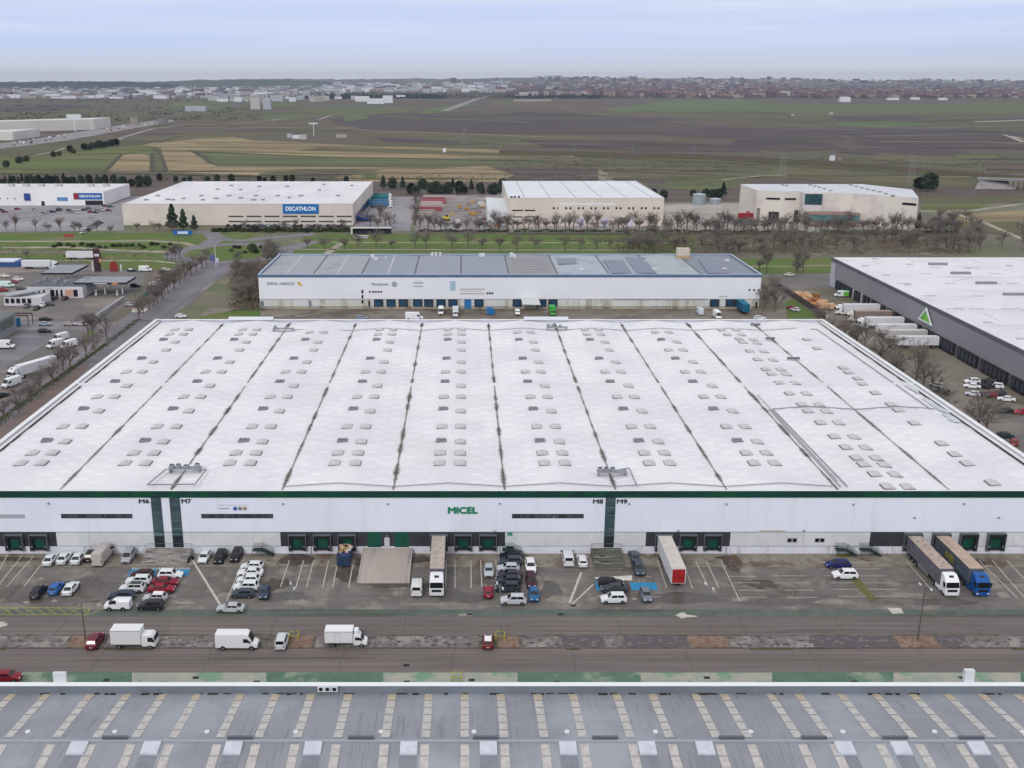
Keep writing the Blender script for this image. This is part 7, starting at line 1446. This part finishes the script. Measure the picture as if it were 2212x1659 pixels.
# countable distant buildings, the largest ones; the rest of the suburbs is one mass
HC=['b4b2b2','a39b96','8c7c74','68585c','706068','a8adb6','d4d6dc','7c787c','90867e','5f4a4a']; HRF=['5f4e52','58484c','84848a','b0b2b8','705652','5a5a62']
FM=[mat('town_wall_%d'%i,c,rough=.9) for i,c in enumerate(HC)]; FRF=[mat('town_roof_%d'%i,c,rough=.9) for i,c in enumerate(HRF)]
rf=random.Random(99)
def house(mb,x,y,w,d,h,rz,pitched):
    cc,ss=math.cos(rz),math.sin(rz)
    def tp(a,b,c_): return (x+a*cc-b*ss,y+a*ss+b*cc,c_)
    vs=[tp(a,b,c_) for c_ in (-1,h) for a,b in ((-w,-d),(w,-d),(w,d),(-w,d))]; mb.add(vs,[(0,1,5,4),(1,2,6,5),(2,3,7,6),(3,0,4,7)],0)
    if pitched: mb.add([tp(-w,-d,h),tp(w,-d,h),tp(w,d,h),tp(-w,d,h),tp(-w,0,h+d*.6),tp(w,0,h+d*.6)],[(0,1,5,4),(2,3,4,5),(1,2,5),(3,0,4)],1)
    else: mb.add([tp(-w,-d,h),tp(w,-d,h),tp(w,d,h),tp(-w,d,h)],[(0,1,2,3)],1)
R5=[(700,182),(830,175),(950,172),(1100,171),(1200,169),(1400,171),(1680,172),(1900,177),(2000,175),(2212,179),(2500,180)]
def slope_point(u,y,prof=R5,dist=13000.,depth=3200.):
    v=prof[0][1]
    for (a,va),(b,vb_) in zip(prof,prof[1:]):
        if a<=u<=b: v=va+(vb_-va)*(u-a)/(b-a); break
    top=V(u,v,dist)[2]; y0,y1=dist-depth,dist-depth*.4; z=-1+(top*.6+1)*(y-y0)/(y1-y0) if y<y1 else top*.6+top*.4*(y-y1)/(dist-y1)
    for k in range(3):
        d=ray(u,0); x=(u-CX)/FD*(y*_c-(z-CAMH)*_s)
    return x,y,max(z,0)
def site(u,v):
    if u>=700 and v<189.5: return slope_point(u,9850+(189.5-v)/19*3100)
    return P(u,v)
cand=[]
def zone(u0,u1,v0,v1,n,w,h,pal,roofs,pitch,lab,ind):
    for k in range(n):
        u=rf.uniform(u0,u1); v=v0+(v1-v0)*rf.random()
        cand.append((u,(v if v>187 else 187) if u<700 else v,rf.uniform(*w),rf.uniform(*w)*.7,rf.uniform(*h),rf.uniform(-.3,.3),rf.random()<pitch,rf.choice(pal),rf.choice(roofs),lab,ind))
zone(0,700,188,213,900,(8,34),(6,18),[0,1,5,6,7,2],[2,3,5,0],.2,'left',0)
zone(440,740,188,220,150,(9,24),(7,18),[0,1,5,6],[2,3],.0,'left centre',0)
zone(700,1110,180,200,330,(14,50),(8,26),[0,1,5,6,2],[2,3,0],.2,'centre',0)
zone(1100,1700,181,209,900,(10,26),(8,26),[0,1,2,3,4,8,9],[0,1,4,5],.6,'right centre',0)
zone(1450,2212,184,212,1000,(8,18),(7,15),[2,3,4,8,9,1],[0,1,4],.85,'right',0)
zone(1150,2212,170.5,178,300,(12,30),(12,38),[2,3,4,1,8,0],[0,5,2],.1,'skyline',0)
big=[]
for u,v,w,d,h,pi_,wi,ri,l in ((424,240,55,22,14,0,5,2,'grey low office slab standing alone on the left plain'),(553,236,28,18,34,0,0,2,'taller pale office block with glass front right of the grey slab'),(578,236,22,18,30,0,5,3,'light block behind the taller office block'),(511,232,34,16,16,0,7,5,'dark glassy low building left of the tall office block'),
   (560,222,46,24,26,0,1,2,'cream block above the tall office block'),(783,219,55,25,20,0,6,3,'left wing of the white research campus'),(812,224,60,25,18,0,6,3,'central wing of the white research campus'),(838,222,36,30,26,0,6,3,'right wing of the white research campus'),(866,212,40,18,14,0,6,3,'separate small white block right of the campus'),(765,215,26,16,16,0,0,3,'small white block left of the campus'),
   (1824,220,40,20,13,1,6,3,'white farm sheds on the green field at the right'),(1928,216,48,16,9,0,6,3,'long white glasshouse row, left one, at the edge of the suburb'),(1976,215,36,16,9,0,6,3,'long white glasshouse row, middle one, at the edge of the suburb'),(2036,216,34,16,9,0,6,3,'long white glasshouse row, right one, at the edge of the suburb'),
   (826,190,260,60,14,0,6,3,'long white logistics hall on the far plain'),(728,186,90,60,50,0,5,2,'bluish tower cluster on the horizon with pale plumes beside it'),(980,177,60,45,34,1,3,0,'brown mound-like building on the skyline'),(1195,172,200,80,40,0,5,2,'pale blue-green hilltop complex on the skyline'),(2018,173,90,60,8,0,5,5,'dark flat water tower deck on the right skyline'),
   (640,299,10,6,5,0,6,3,'white depot building beside the floodlight mast'),(655,300,10,7,6,0,0,3,'lower white depot building beside the floodlight mast'),(626,297,7,6,6,0,5,2,'small shed left of the white depot'),(738,297,16,6,5,0,1,2,'pale shed among poles right of the depot'),(1797,346,5,4,4,1,6,3,'small white cottage beyond the railway'),(1812,346,5,4,3.5,1,2,0,'brownish cottage beside the white one beyond the railway'),(1150,219,150,10,8,0,1,2,'long low pale wall of sheds on the plain'),
   (292,269,14,12,14,0,8,0,'blue-roofed service area beside the motorway'),(352,266,16,10,8,0,7,2,'grey service building at the motorway bend'),(960,328,4,4,3,1,6,3,'tiny white hut in the middle of the fields'),(1795,247,8,5,4,1,0,2,'white farmhouse in the right fields'),(1712,250,6,4,4,0,0,3,'small pale farm building among dark trees')):
    big.append((u,v,w,d,h,0,pi_,wi,ri,l,1))
for i,(u,v,w,d,h,rz,pi_,wi,ri,l,_k) in enumerate(big):
    x,y,zz=site(u,max(v,187) if u<700 else v); t=thing('distant_building',l,'building',(x,y,zz)); mb=MB(); house(mb,0,0,w/2,d/2,h,rz,pi_)
    wl=MB(); k=[f for f,m_ in zip(mb.f,mb.m) if m_==0]; wl.v=mb.v; wl.f=k; wl.m=[0]*len(k); wl.build('wall',FM[wi],t)
    rl2=MB(); k=[f for f,m_ in zip(mb.f,mb.m) if m_==1]; rl2.v=mb.v; rl2.f=k; rl2.m=[0]*len(k); rl2.build('roof',mat('roof_bright_blue','2a5e9c') if u==292 else FRF[ri],t)
cand.sort(key=lambda c:-(c[2]*c[4]/(site(c[0],c[1])[1]**2)))
ind=cand[:230]; rest=cand[230:]
by_={}
for c in ind: by_.setdefault(c[9],[]).append(c)
for lab,cs in by_.items():
    cs.sort()
    for i,(u,v,w,d,h,rz,pi_,wi,ri,_l,_k) in enumerate(cs):
        x,y,zz=site(u,v); mb=MB(); house(mb,0,0,w,d,h,rz,pi_); o=mb.build('distant_building',[FM[wi],FRF[ri]],None,(x,y,zz))
        tag(o,'%s building from the left on the distant %s'%(nth(i+1),{'left':'left outskirts','left centre':'office district left of centre','centre':'industrial belt in the centre','right centre':'town right of centre','right':'red-roofed suburb at the right','skyline':'skyline of the town'}[lab]),'building','distant buildings of the %s'%lab)
gr={}
for c in rest: gr.setdefault((c[7],c[8]),[]).append(c)
mb=MB(); k=0; mats_=FM+FRF
for c in rest:
    u,v,w,d,h,rz,pi_,wi,ri,_l,_k=c; x,y,zz=site(u,v); t_=MB(); house(t_,x,y,w,d,h,rz,pi_); kk=len(mb.v); mb.v+=[(a,b,c_+zz) for a,b,c_ in t_.v]; mb.f+=[tuple(i+kk for i in f) for f in t_.f]; mb.m+=[wi if m_==0 else len(FM)+ri for m_ in t_.m]
tag(mb.build('town',mats_),'mass of small distant houses and blocks across the horizon','town',kind='stuff')
# the air
hz=MB().box(-16600,16600,-500,20100,-40,190).build('haze',mat('haze_dummy','ffffff')); hz.data.materials.clear()
hm=bpy.data.materials.new('haze_air'); hm.use_nodes=True; t=hm.node_tree; t.nodes.clear(); o_=t.nodes.new('ShaderNodeOutputMaterial'); pv_=t.nodes.new('ShaderNodeVolumePrincipled')
pv_.inputs['Color'].default_value=(.46,.58,.82,1); pv_.inputs['Density'].default_value=HAZE_D; pv_.inputs['Anisotropy'].default_value=.0
t.links.new(pv_.outputs[0],o_.inputs['Volume']); hz.data.materials.append(hm); tag(hz,'thin blue-grey haze over the whole plain','haze',kind='stuff')
# the models the copies were made from are taken out again
def rmtree(o):
    for c in list(o.children): rmtree(c)
    bpy.data.objects.remove(o)
for p_ in list(PR.values())+list(SM.values())+TREEP: rmtree(p_)
